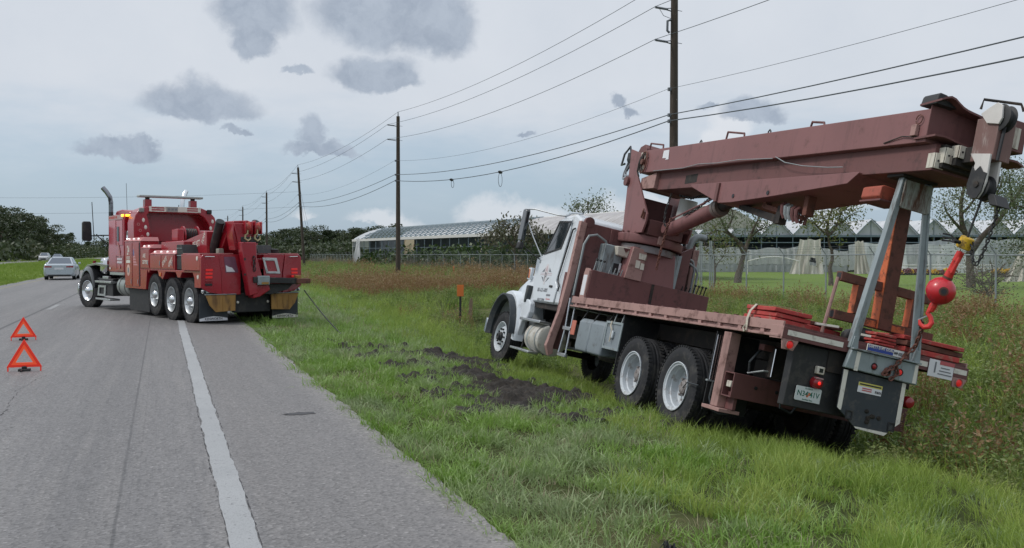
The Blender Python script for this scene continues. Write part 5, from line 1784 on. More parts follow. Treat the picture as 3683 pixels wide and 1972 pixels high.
RIM_IN = dish_rim()
h = MB(); h.lathe([(-0.05, 0.115), (0.0, 0.108), (0.01, 0.09), (0.03, 0.085), (0.04, 0.07), (0.04, 0.001)], (0, 0, 0), 'y', 24)
for k in range(10):
    a = 2 * math.pi * k / 10
    h.cyl((0.167 * math.cos(a), -0.05, 0.167 * math.sin(a)), (0.167 * math.cos(a), -0.012, 0.167 * math.sin(a)), 0.019, 6)
HUB_IN = h.mesh('hub', P('worn_hub_paint', (0.26, 0.24, 0.235), 0.6, var=0.3, vs=14, dirt=((0.06, 0.045, 0.04), 0.5, 14)))
h = MB()
h.lathe([(0.118, 0.300), (0.140, 0.312), (0.143, 0.300), (0.126, 0.286), (0.110, 0.268), (0.070, 0.258), (0.050, 0.238), (0.075, 0.222), (0.105, 0.195), (0.118, 0.125), (0.118, 0.09)], (0, 0, 0), 'y', 48)
RIM_FR = h.mesh('rim', M['rim_white'])
h = MB(); h.lathe([(0.118, 0.094), (0.16, 0.088), (0.168, 0.078), (0.20, 0.072), (0.205, 0.05), (0.20, 0.045), (0.19, 0.001)], (0, 0, 0), 'y', 24)
for k in range(10):
    a = 2 * math.pi * k / 10
    h.cyl((0.160 * math.cos(a), 0.108, 0.160 * math.sin(a)), (0.160 * math.cos(a), 0.142, 0.160 * math.sin(a)), 0.021, 6)
HUB_FR = h.mesh('hub', M['black'])
INNER = MB().lathe([(-0.12, 0.30), (-0.05, 0.25), (-0.05, 0.001)], (0, 0, 0), 'y', 24).mesh('rim', M['under'])


def wheel(parent, x, y, z, rim, hub, flip=False, steer=0.0, tyre=TYRE, tread=lugs):
    w_ = ob('wheel', rim, parent)
    w_.location = (x, y, z)
    w_.rotation_euler = (0, 0, (math.pi if flip else 0) + steer)
    p_ = parent.scale
    w_.scale = (1 / p_[0], 1 / p_[1], 1 / p_[2])
    ob('tyre', tyre, w_); ob('tread', tread, w_)['kind'] = 'stuff'
    if hub: ob('hub', hub, w_)
    return w_


for ax_ in (0.68, -0.68):
    wheel(ct, ax_, 1.06, 0.515, RIM_IN, HUB_IN)
    wheel(ct, ax_, 0.74, 0.515, INNER, None)
    wheel(ct, ax_, -1.06, 0.515, RIM_IN, HUB_IN, True)
    wheel(ct, ax_, -0.74, 0.515, INNER, None, True)
wheel(ct, 7.13, 1.04, 0.505, RIM_FR, HUB_FR, steer=R(5))
wheel(ct, 7.13, -1.04, 0.505, RIM_FR, HUB_FR, True, R(5))
T('axle', [(0.68, -0.95, 0.515), (0.68, 0.95, 0.515)], 0.10, M['under']); T('axle', [(-0.68, -0.95, 0.515), (-0.68, 0.95, 0.515)], 0.10, M['under'])
T('axle', [(7.13, -0.95, 0.45), (7.13, 0.95, 0.45)], 0.06, M['under'])
for yy in (0.43, -0.43):
    B('chassis_rail', -2.7, 8.2, yy - 0.045, yy + 0.045, 0.78, 1.06, M['under'])
    B('spring_pack', -1.1, 1.1, yy - 0.05, yy + 0.05, 0.62, 0.77, M['under'])
for xx in (-1.3, 1.4, 2.2, 4.4, 5.6):
    B('cross_member', xx, xx + 0.15, -0.385, 0.385, 0.82, 1.02, M['under'])
B('subframe', -2.74, 3.40, -0.55, 0.55, 1.065, 1.30, M['under'])
T('drive_shaft', [(0.6, 0, 0.62), (5.2, 0, 0.80)], 0.06, M['under'])

# ---- flat deck
dk = B('deck', -2.80, 3.43, -1.195, 1.195, 1.41, 1.465, M['brown_dark'], None, 0)
for k in range(13):
    xx = -2.6 + k * 0.49
    B('deck_bearer', xx, xx + 0.07, -1.17, 1.17, 1.31, 1.407, M['under'], None, 0)
for sg in (1, -1):
    rr = MB()
    rr.box(-2.80, 3.43, sg * 1.198, sg * 1.222, 1.385, 1.492)
    rr.box(-2.80, 3.43, sg * 1.150, sg * 1.238, 1.318, 1.345)
    rr.box(-2.80, 3.43, sg * 1.150, sg * 1.185, 1.346, 1.384)
    rail_ = rr.build('rub_rail', M['brown_pale'], ct, 0.004)
    for k in range(13):
        xx = -2.45 + k * 0.47
        B('stake_pocket', xx, xx + 0.075, sg * 1.187, sg * 1.216, 1.347, 1.383, M['brown_pale'], rail_, 0)
        B('rail_bolt', xx + 0.16, xx + 0.22, sg * 1.175, sg * 1.212, 1.493, 1.505, M['brown_dark'], rail_, 0)
B('rear_rail', -2.83, -2.802, -1.222, 1.222, 1.312, 1.436, M['brown_dark'], None, 0.004)
B('corner_post', -2.835, -2.60, 1.224, 1.232, 1.30, 1.44, M['brown_pale'], None, 0.003)
for a, b_ in ((0.47, 1.17), (-0.655, -0.475), (-1.20, -1.02)):
    B('reflector_tape', -2.834, -2.8315, a, b_, 1.352, 1.408, M['reflect_white'], None, 0)
pb = B('notice_plate', -2.85, -2.842, -1.00, -0.66, 1.262, 1.452, M['paper'], None, 0.003)
B('notice_band', -2.853, -2.8512, -1.0, -0.80, 1.41, 1.452, M['inkred'], pb, 0)
B('notice_print', -2.853, -2.8512, -0.755, -0.735, 1.31, 1.43, M['inkgrey'], pb, 0)
for q in range(3):
    B('notice_print', -2.853, -2.8512, -0.985 + 0.02 * q, -0.79 - 0.015 * q, 1.30 + 0.035 * q, 1.312 + 0.035 * q, M['inkgrey'], pb, 0)
for yy, sg in ((1.12, 1), (-1.115, -1)):
    bk = MB(); bk.prism([(yy - 0.11, 1.312), (yy + 0.10 * sg * sg, 1.312), (yy + 0.075, 1.20), (yy - 0.06, 1.20)], 'x', -2.826, -2.806)
    br_ = bk.build('lamp_bracket', M['brown_pale'], ct, 0.003)
    lp = MB(); lp.lathe([(-2.850, 0.001), (-2.847, 0.028), (-2.838, 0.038), (-2.827, 0.040)], (0, yy, 1.255), 'x', 18)
    lp.build('marker_lamp', M['lamp_red'], br_)
    rg_ = MB(); rg_.lathe([(-2.832, 0.041), (-2.846, 0.047), (-2.828, 0.052)], (0, yy, 1.255), 'x', 18)
    rg_.build('lamp_ring', M['brown_pale'], br_)

# ---- cab
MB().prism([(4.42, 1.32), (4.28, 2.90), (4.55, 3.0), (5.10, 2.985), (5.40, 2.92), (5.98, 2.20), (6.0, 1.32)], 'y', -1.035, 1.035).build('cab', M['white'], ct, 0.05)
def hring(x, hw, zb, zt):
    return [(x, hw * math.copysign(abs(math.cos(a)) ** 0.5, math.cos(a)), zb + (zt - zb) * max(0.0, math.sin(a)) ** 0.7) for a in np.linspace(0, math.pi, 15)]


hood = loft([hring(5.9, 1.02, 1.35, 2.27), hring(6.4, 1.03, 1.30, 2.16), hring(7.0, 0.98, 1.20, 1.98), hring(7.8, 0.84, 1.10, 1.80), hring(8.25, 0.66, 1.00, 1.62), hring(8.42, 0.55, 0.95, 1.40)])
hood.build('hood', M['white'], ct, 0, 50)
for sg in (1, -1):
    # front wing: arched skin over the wheel, running back into a skirt
    rings = []
    for i in range(19):
        a = R(-8) + R(196) * i / 18
        c_, s_ = math.cos(a), math.sin(a)
        rings.append([(7.18 + 0.86 * c_, sg * 0.55, 0.67 + 0.86 * s_), (7.18 + 0.86 * c_, sg * 1.10, 0.62 + 0.86 * s_), (7.18 + 0.84 * c_, sg * 1.14, 0.62 + 0.84 * s_), (7.18 + 0.70 * c_, sg * 1.15, 0.62 + 0.70 * s_), (7.18 + 0.70 * c_, sg * 0.58, 0.62 + 0.70 * s_)])
    wing = loft(rings)
    wo_ = wing.build('front_wing', M['white'], ct, 0, 40)
    # black rubber wheel-arch extension
    fl = MB()
    rings = []
    for i in range(15):
        a = R(178) - R(185) * i / 14
        c_, s_ = math.cos(a), math.sin(a)
        rings.append([(7.16 + 0.80 * c_, sg * 1.10, 0.60 + 0.80 * s_), (7.16 + 0.80 * c_, sg * 1.27, 0.60 + 0.80 * s_), (7.16 + 0.765 * c_, sg * 1.275, 0.60 + 0.765 * s_), (7.16 + 0.69 * c_, sg * 1.19, 0.60 + 0.69 * s_), (7.16 + 0.69 * c_, sg * 1.10, 0.60 + 0.69 * s_)])
    loft(rings).build('arch_extension', M['flap'], ct, 0, 40)
    # skirt behind the wheel
    sk = MB(); sk.prism([(6.42, 0.62), (6.36, 1.35), (6.02, 1.34), (5.92, 1.28), (5.86, 1.10), (6.0, 0.95), (6.22, 0.90), (6.33, 0.60)], 'y', sg * 0.98, sg * 1.10)
    sk.build('wing_skirt', M['white'], ct, 0.02)
B('inner_arch', 6.4, 7.95, -0.60, 0.60, 0.7, 1.3, M['black'], None, 0)
B('bumper', 8.36, 8.5, -1.15, 1.15, 0.50, 0.82, M['chrome'], None, 0.02)
B('grille', 8.42, 8.45, -0.42, 0.42, 0.92, 1.40, M['chrome'], None, 0.01)
for sg in (1, -1):
    d_ = MB()
    d_.prism([(4.76, 1.345), (4.72, 1.62), (4.86, 1.75), (4.66, 2.68), (4.70, 2.90), (5.30, 2.90), (5.83, 2.24), (6.17, 2.16), (6.14, 1.78), (5.96, 1.42), (5.86, 1.345)], 'y', sg * 1.0355, sg * 1.065)
    door = d_.build('door', M['white'], ct, 0.012)
    wn = MB(); wn.prism([(4.93, 2.37), (4.68, 2.84), (5.27, 2.86), (5.74, 2.26)], 'y', sg * 1.0655, sg * 1.070)
    win = wn.build('door_window', M['glass'], door)
    fr = MB(); fr.frame([(4.905, 2.345), (4.645, 2.86), (5.29, 2.885), (5.79, 2.235)], [(4.935, 2.375), (4.69, 2.835), (5.262, 2.85), (5.725, 2.272)], 'y', sg * 1.0655, sg * 1.077)
    fr.build('window_frame', M['black'], door)
    T('door_seal', [(4.42, sg * 1.06, 2.72), (4.50, sg * 1.070, 2.70), (4.52, sg * 1.070, 2.62), (4.74, sg * 1.070, 1.83), (4.70, sg * 1.070, 1.73), (4.60, sg * 1.07, 1.66), (4.61, sg * 1.07, 1.56)], 0.016, M['black'], door, 6)
    B('door_handle', 4.95, 5.10, sg * 1.066, sg * 1.085, 1.62, 1.66, M['black'], door, 0.005)
    B('grab_handle', 6.18, 6.30, sg * 1.0, sg * 1.12, 1.28, 1.62, M['flap'], ct, 0.02)
    lb = B('turn_lamp', 6.42, 6.60, sg * 0.985, sg * 1.045, 1.74, 1.98, M['white'], None, 0.01)
    lb.rotation_euler = (0, 0, 0)
    MB().prism([(6.44, 1.77), (6.49, 1.95), (6.58, 1.96), (6.54, 1.77)], 'y', sg * 1.046, sg * 1.054).build('lamp_lens', M['lamp_amber_dim'], lb, 0.004)
    MB().prism([(6.50, 1.77), (6.545, 1.95), (6.585, 1.95), (6.555, 1.77)], 'y', sg * 1.0545, sg * 1.057).build('lamp_stripe', M['ink'], lb)
    # mirror on its tubular arms
    mr = MB(); mr.prism([(6.00, 2.42), (6.02, 3.0), (6.06, 3.05), (6.26, 3.05), (6.27, 2.62), (6.24, 2.43)], 'y', sg * 1.44, sg * 1.52)
    mir = mr.build('mirror', M['glass'], ct, 0.015)
    MB().frame([(6.245, 2.36), (6.26, 3.07), (6.34, 3.07), (6.34, 2.38)], [(6.26, 2.40), (6.275, 3.04), (6.318, 3.04), (6.316, 2.42)], 'y', sg * 1.45, sg * 1.47).build('mirror_bracket', M['alu'], mir)
    B('mirror_bulb', 6.02, 6.22, sg * 1.43, sg * 1.53, 2.25, 2.40, M['black'], mir, 0.03)
    T('mirror_arm', [(6.25, sg * 1.48, 3.06), (5.9, sg * 1.4, 3.06), (5.45, sg * 1.08, 3.0), (5.05, sg * 1.06, 2.97)], 0.014, M['alu'], mir, 6)
    T('mirror_arm', [(6.25, sg * 1.48, 2.98), (6.0, sg * 1.3, 2.55), (5.88, sg * 1.09, 2.20)], 0.012, M['alu'], mir, 6)
    T('mirror_arm', [(6.2, sg * 1.48, 2.38), (6.0, sg * 1.25, 2.22), (5.92, sg * 1.09, 2.14)], 0.012, M['black'], mir, 6)
MB().prism([(5.42, 2.87), (5.965, 2.21), (5.985, 2.23), (5.44, 2.89)], 'y', -0.88, 0.88).build('windscreen', M['glass'], ct)
MB().prism([(4.33, 2.50), (4.30, 2.82), (4.285, 2.82), (4.315, 2.50)], 'y', -0.5, 0.5).build('rear_window', M['glass'], ct)
for yy in (0.62, -0.62):
    B('roof_marker', 5.05, 5.17, yy - 0.05, yy + 0.05, 2.99, 3.03, M['lamp_amber_dim'], None, 0.01)
T('roof_rail', [(4.35, 1.0, 3.0), (4.9, 1.0, 3.035), (5.3, 0.98, 2.99)], 0.018, M['greywhite'], None, 6)
# door lettering and badge
yl = 1.0665
bd = MB(); bd.prism([(5.41, 2.06), (5.335, 1.98), (5.44, 1.66), (5.49, 1.66), (5.585, 1.98), (5.48, 2.06)], 'y', yl, yl + 0.001)
badge = bd.build('door_badge', P('badge_white', (0.60, 0.58, 0.60), 0.5, var=0.04), ct)
for pts in ([(5.30, 1.985), (5.18, 1.905), (5.315, 1.91)], [(5.54, 1.985), (5.70, 1.905), (5.56, 1.905)], [(5.32, 1.80), (5.22, 1.80), (5.39, 1.71)], [(5.565, 1.80), (5.68, 1.815), (5.53, 1.715)]):
    MB().prism(pts, 'y', yl, yl + 0.0014).build('badge_wing', M['inkgrey'], badge)
for z_ in (1.845, 1.875):
    MB().box(5.13, 5.76, yl, yl + 0.0012, z_, z_ + 0.009).build('badge_stripe', P('badge_pink', (0.5, 0.36, 0.38), 0.5) if z_ < 1.86 else bpy.data.materials['badge_pink'], badge)
text('A', 0.17, (5.455, yl + 0.002, 1.95), 'L', bpy.data.materials['badge_pink'], badge, name='badge_letter')
text('P', 0.25, (5.46, yl + 0.003, 1.80), 'L', M['inkgrey'], badge, name='badge_letter', sx=0.8)
text('12', 0.10, (5.93, yl, 2.10), 'L', M['inkgrey'], ct, name='unit_number')
text('863-621-6009', 0.105, (5.47, yl, 1.555), 'L', M['inkgrey'], ct, name='phone_number', sx=0.95)
MB().box(4.98, 5.20, yl, yl + 0.001, 1.455, 1.49).build('door_decal', M['inkgrey'], ct)
MB().box(4.96, 5.18, yl, yl + 0.001, 1.385, 1.41).build('door_decal', P('pink_print', (0.5, 0.26, 0.27), 0.5), ct)
text('USDOT 270981', 0.062, (5.45, yl, 1.375), 'L', M['inkgrey'], ct, name='registration_lettering')
# under the cab
B('engine_block', 5.2, 6.9, -0.38, 0.38, 0.62, 1.30, M['under'], None, 0)
B('cab_floor', 4.5, 6.0, -0.98, 0.98, 1.22, 1.315, M['under'], None, 0)
tk = MB(); tk.lathe([(4.92, 0.001), (4.92, 0.25), (4.94, 0.285), (5.72, 0.285), (5.74, 0.25), (5.74, 0.001)], (0, 0.86, 0.66), 'x', 28)
tank = tk.build('fuel_tank', P('cream_tank_paint', (0.50, 0.49, 0.45), 0.5, var=0.1, vs=3, dirt=((0.25, 0.22, 0.17), 0.35, 4)), ct)
for xx in (5.1, 5.55):
    MB().lathe([(xx - 0.03, 0.289), (xx + 0.03, 0.289)], (0, 0.86, 0.66), 'x', 28).build('tank_band', M['steel'], tank)
stp = MB(); stp.box(4.98, 6.18, 0.92, 1.16, 0.93, 0.985); stp.build('cab_step', M['alu'], ct, 0.01)
stp = MB(); stp.box(5.28, 6.42, 0.95, 1.16, 0.345, 0.39); stp.build('cab_step', M['alu'], ct, 0.01)
for xx in (6.30, 5.35, 5.02):
    T('step_hanger', [(xx, 0.95, 0.37), (xx - 0.08, 0.95, 0.95)], 0.02, M['black'], None, 6)

# ---- headboard, ladder and boxes on the left flank
hb = B('headboard', 3.93, 3.985, -1.04, 1.04, 1.5, 2.82, M['brown_dark'], None, 0.01)
for yy in (-0.5, 0.1, 0.55):
    B('headboard_rib', 3.90, 3.929, yy - 0.03, yy + 0.03, 1.5, 2.80, M['brown_dark'], hb, 0.004)
for sg in (1, -1):
    pst = MB(); pst.prism([(sg * 1.05, 2.80), (sg * 1.17, 2.82), (sg * 1.19, 1.8), (sg * 1.225, 1.2), (sg * 1.33, 0.58), (sg * 1.25, 0.42), (sg * 1.18, 0.47), (sg * 1.20, 0.6), (sg * 1.12, 1.2), (sg * 1.07, 1.8)], 'x', 3.90, 4.02)
    pst.build('headboard_post', M['brown_pale'], ct, 0.006)
    B('post_side', 4.02, 4.10, sg * 1.03, sg * 1.20, 0.55, 1.9, M['brown_dark'], None, 0.004)
    cap = MB(); cap.cyl((3.92, sg * 1.0, 2.83), (4.0, sg * 1.0, 2.83), 0.09, 14); cap.build('post_cap', M['brown_dark'], ct)
    T('guard_rail', [(3.78, sg * 1.08, 1.52), (3.78, sg * 1.08, 2.42), (3.78, sg * 1.02, 2.58), (3.78, sg * 0.88, 2.63), (3.78, sg * 0.70, 2.56), (3.78, sg * 0.60, 2.40), (3.78, sg * 0.58, 2.0)], 0.022, M['galv'], None, 7)
T('ladder_rail', [(3.66, 1.17, 1.46), (3.60, 1.17, 0.95), (3.66, 1.17, 0.60), (3.70, 1.17, 0.48)], 0.014, M['greywhite'], None, 6)
T('ladder_rail', [(3.36, 1.17, 1.30), (3.34, 1.17, 0.48)], 0.014, M['greywhite'], None, 6)
for z_ in (0.94, 0.49):
    B('ladder_rung', 3.33, 3.68, 1.13, 1.19, z_ - 0.025, z_ + 0.035, M['alu'], None, 0.005)
B('side_reflector', 3.12, 3.30, 1.17, 1.185, 0.86, 1.10, P('orange_red_reflector', (0.50, 0.15, 0.10), 0.5, var=0.15), None, 0.004)
for xa_, xb_ in ((2.92, 2.42), (2.40, 1.86)):
    bx = MB(); bx.prism([(0.90, 0.64), (1.20, 0.63), (1.215, 0.70), (1.21, 1.10), (1.16, 1.165), (0.95, 1.16)], 'x', xa_, xb_)
    bx.build('battery_cover', M['tarpgrey'], ct, 0.03)
for xx in (2.90, 2.41, 1.87):
    T('box_hanger', [(xx, 1.17, 1.14), (xx - 0.06, 1.10, 1.33)], 0.012, M['black'], None, 5)
tb = B('tool_box', 1.24, 1.80, 0.92, 1.20, 0.785, 1.165, M['tarpgrey'], None, 0.012)
MB().frame([(1.22, 0.765), (1.82, 0.765), (1.82, 1.185), (1.22, 1.185)], [(1.26, 0.80), (1.78, 0.80), (1.78, 1.15), (1.26, 1.15)], 'y', 1.195, 1.215).build('tool_box_lid', M['steel'], tb, 0.004)
B('latch', 1.47, 1.56, 1.205, 1.235, 0.94, 1.05, M['rim_white'], tb, 0.006)
T('latch_strap', [(1.60, 1.22, 1.19), (1.58, 1.24, 1.12), (1.52, 1.235, 1.06), (1.52, 1.235, 0.88)], 0.012, M['strap'], tb, 5)
for xx in (1.35, 1.62):
    T('box_hanger', [(xx, 1.18, 1.17), (xx, 1.15, 1.33)], 0.010, M['galv'], None, 5)
B('air_tank', 2.0, 3.0, 0.3, 0.75, 0.55, 0.85, M['under'], None, 0.05)
# mudflaps of the tandem
fl = B('mudflap', 1.235, 1.25, 0.62, 1.20, 0.42, 1.29, M['black'], None, 0)
B('mudflap', 1.235, 1.25, -1.20, -0.62, 0.42, 1.29, M['black'], None, 0)
for sg in (1, -1):
    if sg < 0:
        continue
    mf = B('mudflap', -1.46, -1.445, sg * 0.62, sg * 1.20, 0.34, 1.28, M['black'], None, 0)
    for q in (0.0, 0.03, 0.06):
        T('mudflap_rod', [(-1.475, sg * (1.19 - q), 1.24), (-1.475, sg * (1.19 - q), 0.70)], 0.0065, M['chrome'], mf, 5)
    B('mudflap_clip', -1.49, -1.44, sg * 1.12, sg * 1.22, 0.68, 0.70, M['galv'], mf, 0)
T('brake_hose', [(-1.5, 1.15, 0.68), (-1.52, 1.17, 0.5), (-1.60, 1.16, 0.36), (-1.72, 1.12, 0.34), (-1.8, 1.05, 0.36)], 0.012, M['flap'], None, 5)
T('brake_hose', [(-0.9, 1.20, 0.52), (-1.05, 1.24, 0.60), (-1.3, 1.22, 0.60)], 0.008, M['flap'], None, 5)

# ---- rear outrigger
for sg in (1, -1):
    lg = B('outrigger_leg', -1.64, -1.80, sg * 1.08, sg * 1.215, 0.42 if sg > 0 else 0.70, 1.29, M['brown_pale'], None, 0.006)
    if sg < 0:
        continue
    B('outrigger_foot', -1.55, -1.95, sg * 1.0, sg * 1.27, 0.375, 0.415, M['brown_pale'], lg, 0.004)
    B('foot_gusset', -1.802, -1.98, sg * 1.08, sg * 1.12, 0.42, 0.62, M['brown_dark'], lg, 0.004)
ob_ = MB(); ob_.frame([(-1.805, 0.56), (-2.02, 0.56), (-2.02, 0.845), (-1.805, 0.845)], [(-1.822, 0.575), (-2.003, 0.575), (-2.003, 0.83), (-1.822, 0.83)], 'y', -1.20, 1.20)
beam = ob_.build('outrigger_beam', M['brown_dark'], ct, 0.003)
B('beam_slide', -1.84, -1.985, 0.2, 1.10, 0.60, 0.81, M['under'], beam, 0)
B('beam_pin', -1.86, -1.96, 1.12, 1.19, 0.67, 0.745, M['cream'], beam, 0.01)
for q in (0.62, 0.9):
    MB().lathe([(-2.032, 0.001), (-2.030, 0.02), (-2.021, 0.022)], (0, q, 0.72), 'x', 10).build('beam_bolt', M['black'], beam)
T('hydraulic_hose', [(-1.9, 0.95, 0.86), (-1.95, 1.0, 1.0), (-1.95, 0.92, 1.12), (-1.9, 0.85, 1.15)], 0.014, M['flap'], None, 6)
T('hydraulic_hose', [(-2.0, 0.55, 1.25), (-2.1, 0.52, 1.0), (-2.1, 0.62, 0.75), (-2.08, 0.58, 0.56), (-2.07, 0.42, 0.52), (-2.05, 0.34, 0.62)], 0.014, M['flap'], None, 6)
T('hydraulic_hose', [(-1.9, 0.97, 0.87), (-2.03, 0.85, 0.93), (-2.05, 0.74, 0.94)], 0.012, M['galv'], None, 6)
B('valve_box', -2.10, -2.0, 0.55, 0.80, 0.87, 1.22, M['under'], None, 0.01)
T('valve_rod', [(-2.115, 0.80, 0.88), (-2.115, 0.80, 1.2)], 0.008, M['chrome'], None, 5)
B('hose_bracket', -2.06, -1.95, 0.72, 0.92, 1.16, 1.23, M['brown_dark'], None, 0.005)
B('rear_cross_frame', -2.72, -2.60, -0.36, 0.98, 0.62, 1.30, M['black'], None, 0.01)

# ---- rear lamps, plate, bumper channel, apron
lm = MB(); lm.lathe([(-2.80, 0.001), (-2.795, 0.035), (-2.782, 0.058), (-2.755, 0.068), (-2.722, 0.068)], (0, 0.645, 0.925), 'x', 22)
tl = lm.build('tail_lamp', M['lamp_red_dim'], ct)
cn = MB(); cn.lathe([(-2.808, 0.001), (-2.806, 0.012), (-2.80, 0.02)], (0, 0.645, 0.925), 'x', 14)
cn.build('lit_bulb', M['lamp_red_lit'], tl)
B('lamp_clear_band', -2.80, -2.74, 0.60, 0.69, 0.965, 0.985, P('clear_lens', (0.35, 0.22, 0.22), 0.2), tl, 0.005)
lr = MB(); lr.lathe([(-2.80, 0.001), (-2.795, 0.035), (-2.782, 0.058), (-2.755, 0.068), (-2.722, 0.068)], (0, -0.565, 0.925), 'x', 22)
lr.build('tail_lamp', M['lamp_red_dim'], ct)
B('lamp_arm', -2.76, -2.70, -0.50, -0.40, 0.90, 0.95, M['under'], None, 0.005)
cb = B('reverse_lamp', -2.775, -2.722, 0.585, 0.685, 1.02, 1.105, M['cream'], None, 0.01)
B('lamp_lens', -2.780, -2.7755, 0.612, 0.660, 1.040, 1.085, M['glass'], cb, 0.003)
pl_ = MB(); pl_.prism([(0.56 - 0.005, 0.705), (0.865, 0.705), (0.875, 0.715), (0.875, 0.85), (0.865, 0.86), (0.565, 0.86), (0.555, 0.85), (0.555, 0.715)], 'x', -2.742, -2.736)
plate = pl_.build('licence_plate', P('plate_white', (0.52, 0.56, 0.56), 0.5, var=0.05), ct)
text('N34', 0.082, (-2.7425, 0.785, 0.782), 'B', M['inkgreen'], plate, name='plate_number', sx=0.95)
text('41V', 0.082, (-2.7425, 0.637, 0.782), 'B', M['inkgreen'], plate, name='plate_number', sx=0.95)
text('FLORIDA', 0.024, (-2.7425, 0.715, 0.842), 'B', M['inkgreen'], plate, name='plate_text')
text('Sunshine State', 0.022, (-2.7425, 0.715, 0.724), 'B', M['inkgreen'], plate, name='plate_text')
for dy, dz in ((0.012, -0.008), (-0.012, 0.012)):
    MB().lathe([(-2.7435, 0.001), (-2.7428, 0.017)], (0, 0.712 + dy, 0.775 + dz), 'x', 12).build('plate_emblem', M['inkorange'], plate)
MB().box(-2.7436, -2.7428, 0.700, 0.722, 0.797, 0.806).build('plate_emblem_leaf', M['inkgreen'], plate)
ch = MB(); ch.prism([(0.40, 1.355), (0.445, 1.15), (-0.51, 1.125), (-0.485, 1.355)], 'x', -2.90, -2.838)
bump_ = ch.build('bumper_channel', M['steel'], ct, 0.012)
B('channel_lip', -2.93, -2.84, -0.495, 0.405, 1.357, 1.375, M['steel'], bump_, 0.004)
for (a, b_, c_, d_) in ((0.285, 0.345, 0.29, 0.23), (-0.435, -0.495, -0.44, -0.375)):
    st_ = MB(); y0_ = a
    st_.prism([(a - 0.005, 1.345), (a + 0.045 * (1 if a > 0 else -1) * (1 if a > 0 else 1), 1.345), (a + 0.05 * (1 if a > 0 else -1), 1.14), (a, 1.14)], 'x', -2.903, -2.901)
    st_.build('reflector_tape', M['reflect_white'], bump_)
for yy, mt in ((0.085, 'lamp_red_dim'), (-0.255, 'lamp_red')):
    MB().lathe([(-2.915, 0.001), (-2.912, 0.02), (-2.901, 0.03)], (0, yy, 1.225), 'x', 16).build('marker_lamp', M[mt], bump_)
    MB().lathe([(-2.903, 0.031), (-2.912, 0.036), (-2.9, 0.041)], (0, yy, 1.225), 'x', 16).build('lamp_ring', M['black'], bump_)
sg_ = MB(); sg_.box(-2.935, -2.925, -0.235, 0.245, 1.378, 1.452)
sign = sg_.build('safety_sign', M['reflect_white'], ct, 0.002)
MB().box(-2.9365, -2.9355, -0.095, 0.238, 1.382, 1.446).build('sign_field', M['inkblue'], sign)
MB().box(-2.9365, -2.9355, -0.23, -0.10, 1.382, 1.446).build('sign_number_field', M['paper'], sign)
text('SAFETY IS MY GOAL', 0.042, (-2.938, 0.07, 1.428), 'B', M['reflect_white'], sign, name='sign_lettering', sx=0.86)
text('WP-5551', 0.044, (-2.938, -0.165, 1.412), 'B', M['ink'], sign, name='sign_number', sx=0.75)
ap = MB(); ap.prism([(0.425, 1.13), (0.415, 0.72), (0.14, 0.535), (-0.235, 0.515), (-0.41, 0.68), (-0.395, 1.118)], 'x', -2.862, -2.842)
apron = ap.build('rear_apron', M['flap'], ct, 0.003)
for pts in ([(0.425, 1.13), (0.418, 0.72), (0.388, 0.70), (0.365, 0.70), (0.37, 1.129)], [(-0.395, 1.118), (-0.41, 0.68), (-0.355, 0.635), (-0.345, 1.12)], [(0.165, 0.555), (0.14, 0.535), (-0.235, 0.515), (-0.275, 0.552)]):
    MB().prism(pts, 'x', -2.867, -2.864).build('reflector_tape', M['reflect_white'], apron)
stk_ = MB(); stk_.box(-2.867, -2.864, -0.10, 0.21, 0.925, 1.035)
stick = stk_.build('warning_sticker', M['paper'], ct)
MB().box(-2.8685, -2.8675, -0.10, 0.21, 0.995, 1.035).build('sticker_band', M['inkyellow'], apron)
MB().box(-2.8695, -2.8688, -0.085, 0.195, 1.006, 1.022).build('sticker_print', M['ink'], apron)
text('70 M.P.H.', 0.036, (-2.869, -0.055, 0.955), 'B', M['ink'], apron, name='sticker_lettering', sx=0.6)
for q in (0, 1):
    MB().box(-2.869, -2.868, 0.03, 0.155, 0.945 + 0.022 * q, 0.958 + 0.022 * q).build('sticker_print', M['inkred'], apron)
for yy, zz in ((0.255, 0.665), (-0.305, 0.625)):
    MB().frame([(yy - 0.045, zz - 0.05), (yy + 0.045, zz - 0.05), (yy + 0.045, zz + 0.05), (yy - 0.045, zz + 0.05)], [(yy - 0.028, zz - 0.032), (yy + 0.028, zz - 0.032), (yy + 0.028, zz + 0.032), (yy - 0.028, zz + 0.032)], 'x', -2.872, -2.864).build('tow_eye', M['black'], apron, 0.002)
mdn = MB()
for k in range(7):
    mdn.sphere((-2.866, 0.0 + rng.normal(0, 0.05), 0.68 + rng.normal(0, 0.035)), 0.03, 8, 6, (0.25, 1, 0.8))
mdn.build('caked_mud', M['mud'], apron)

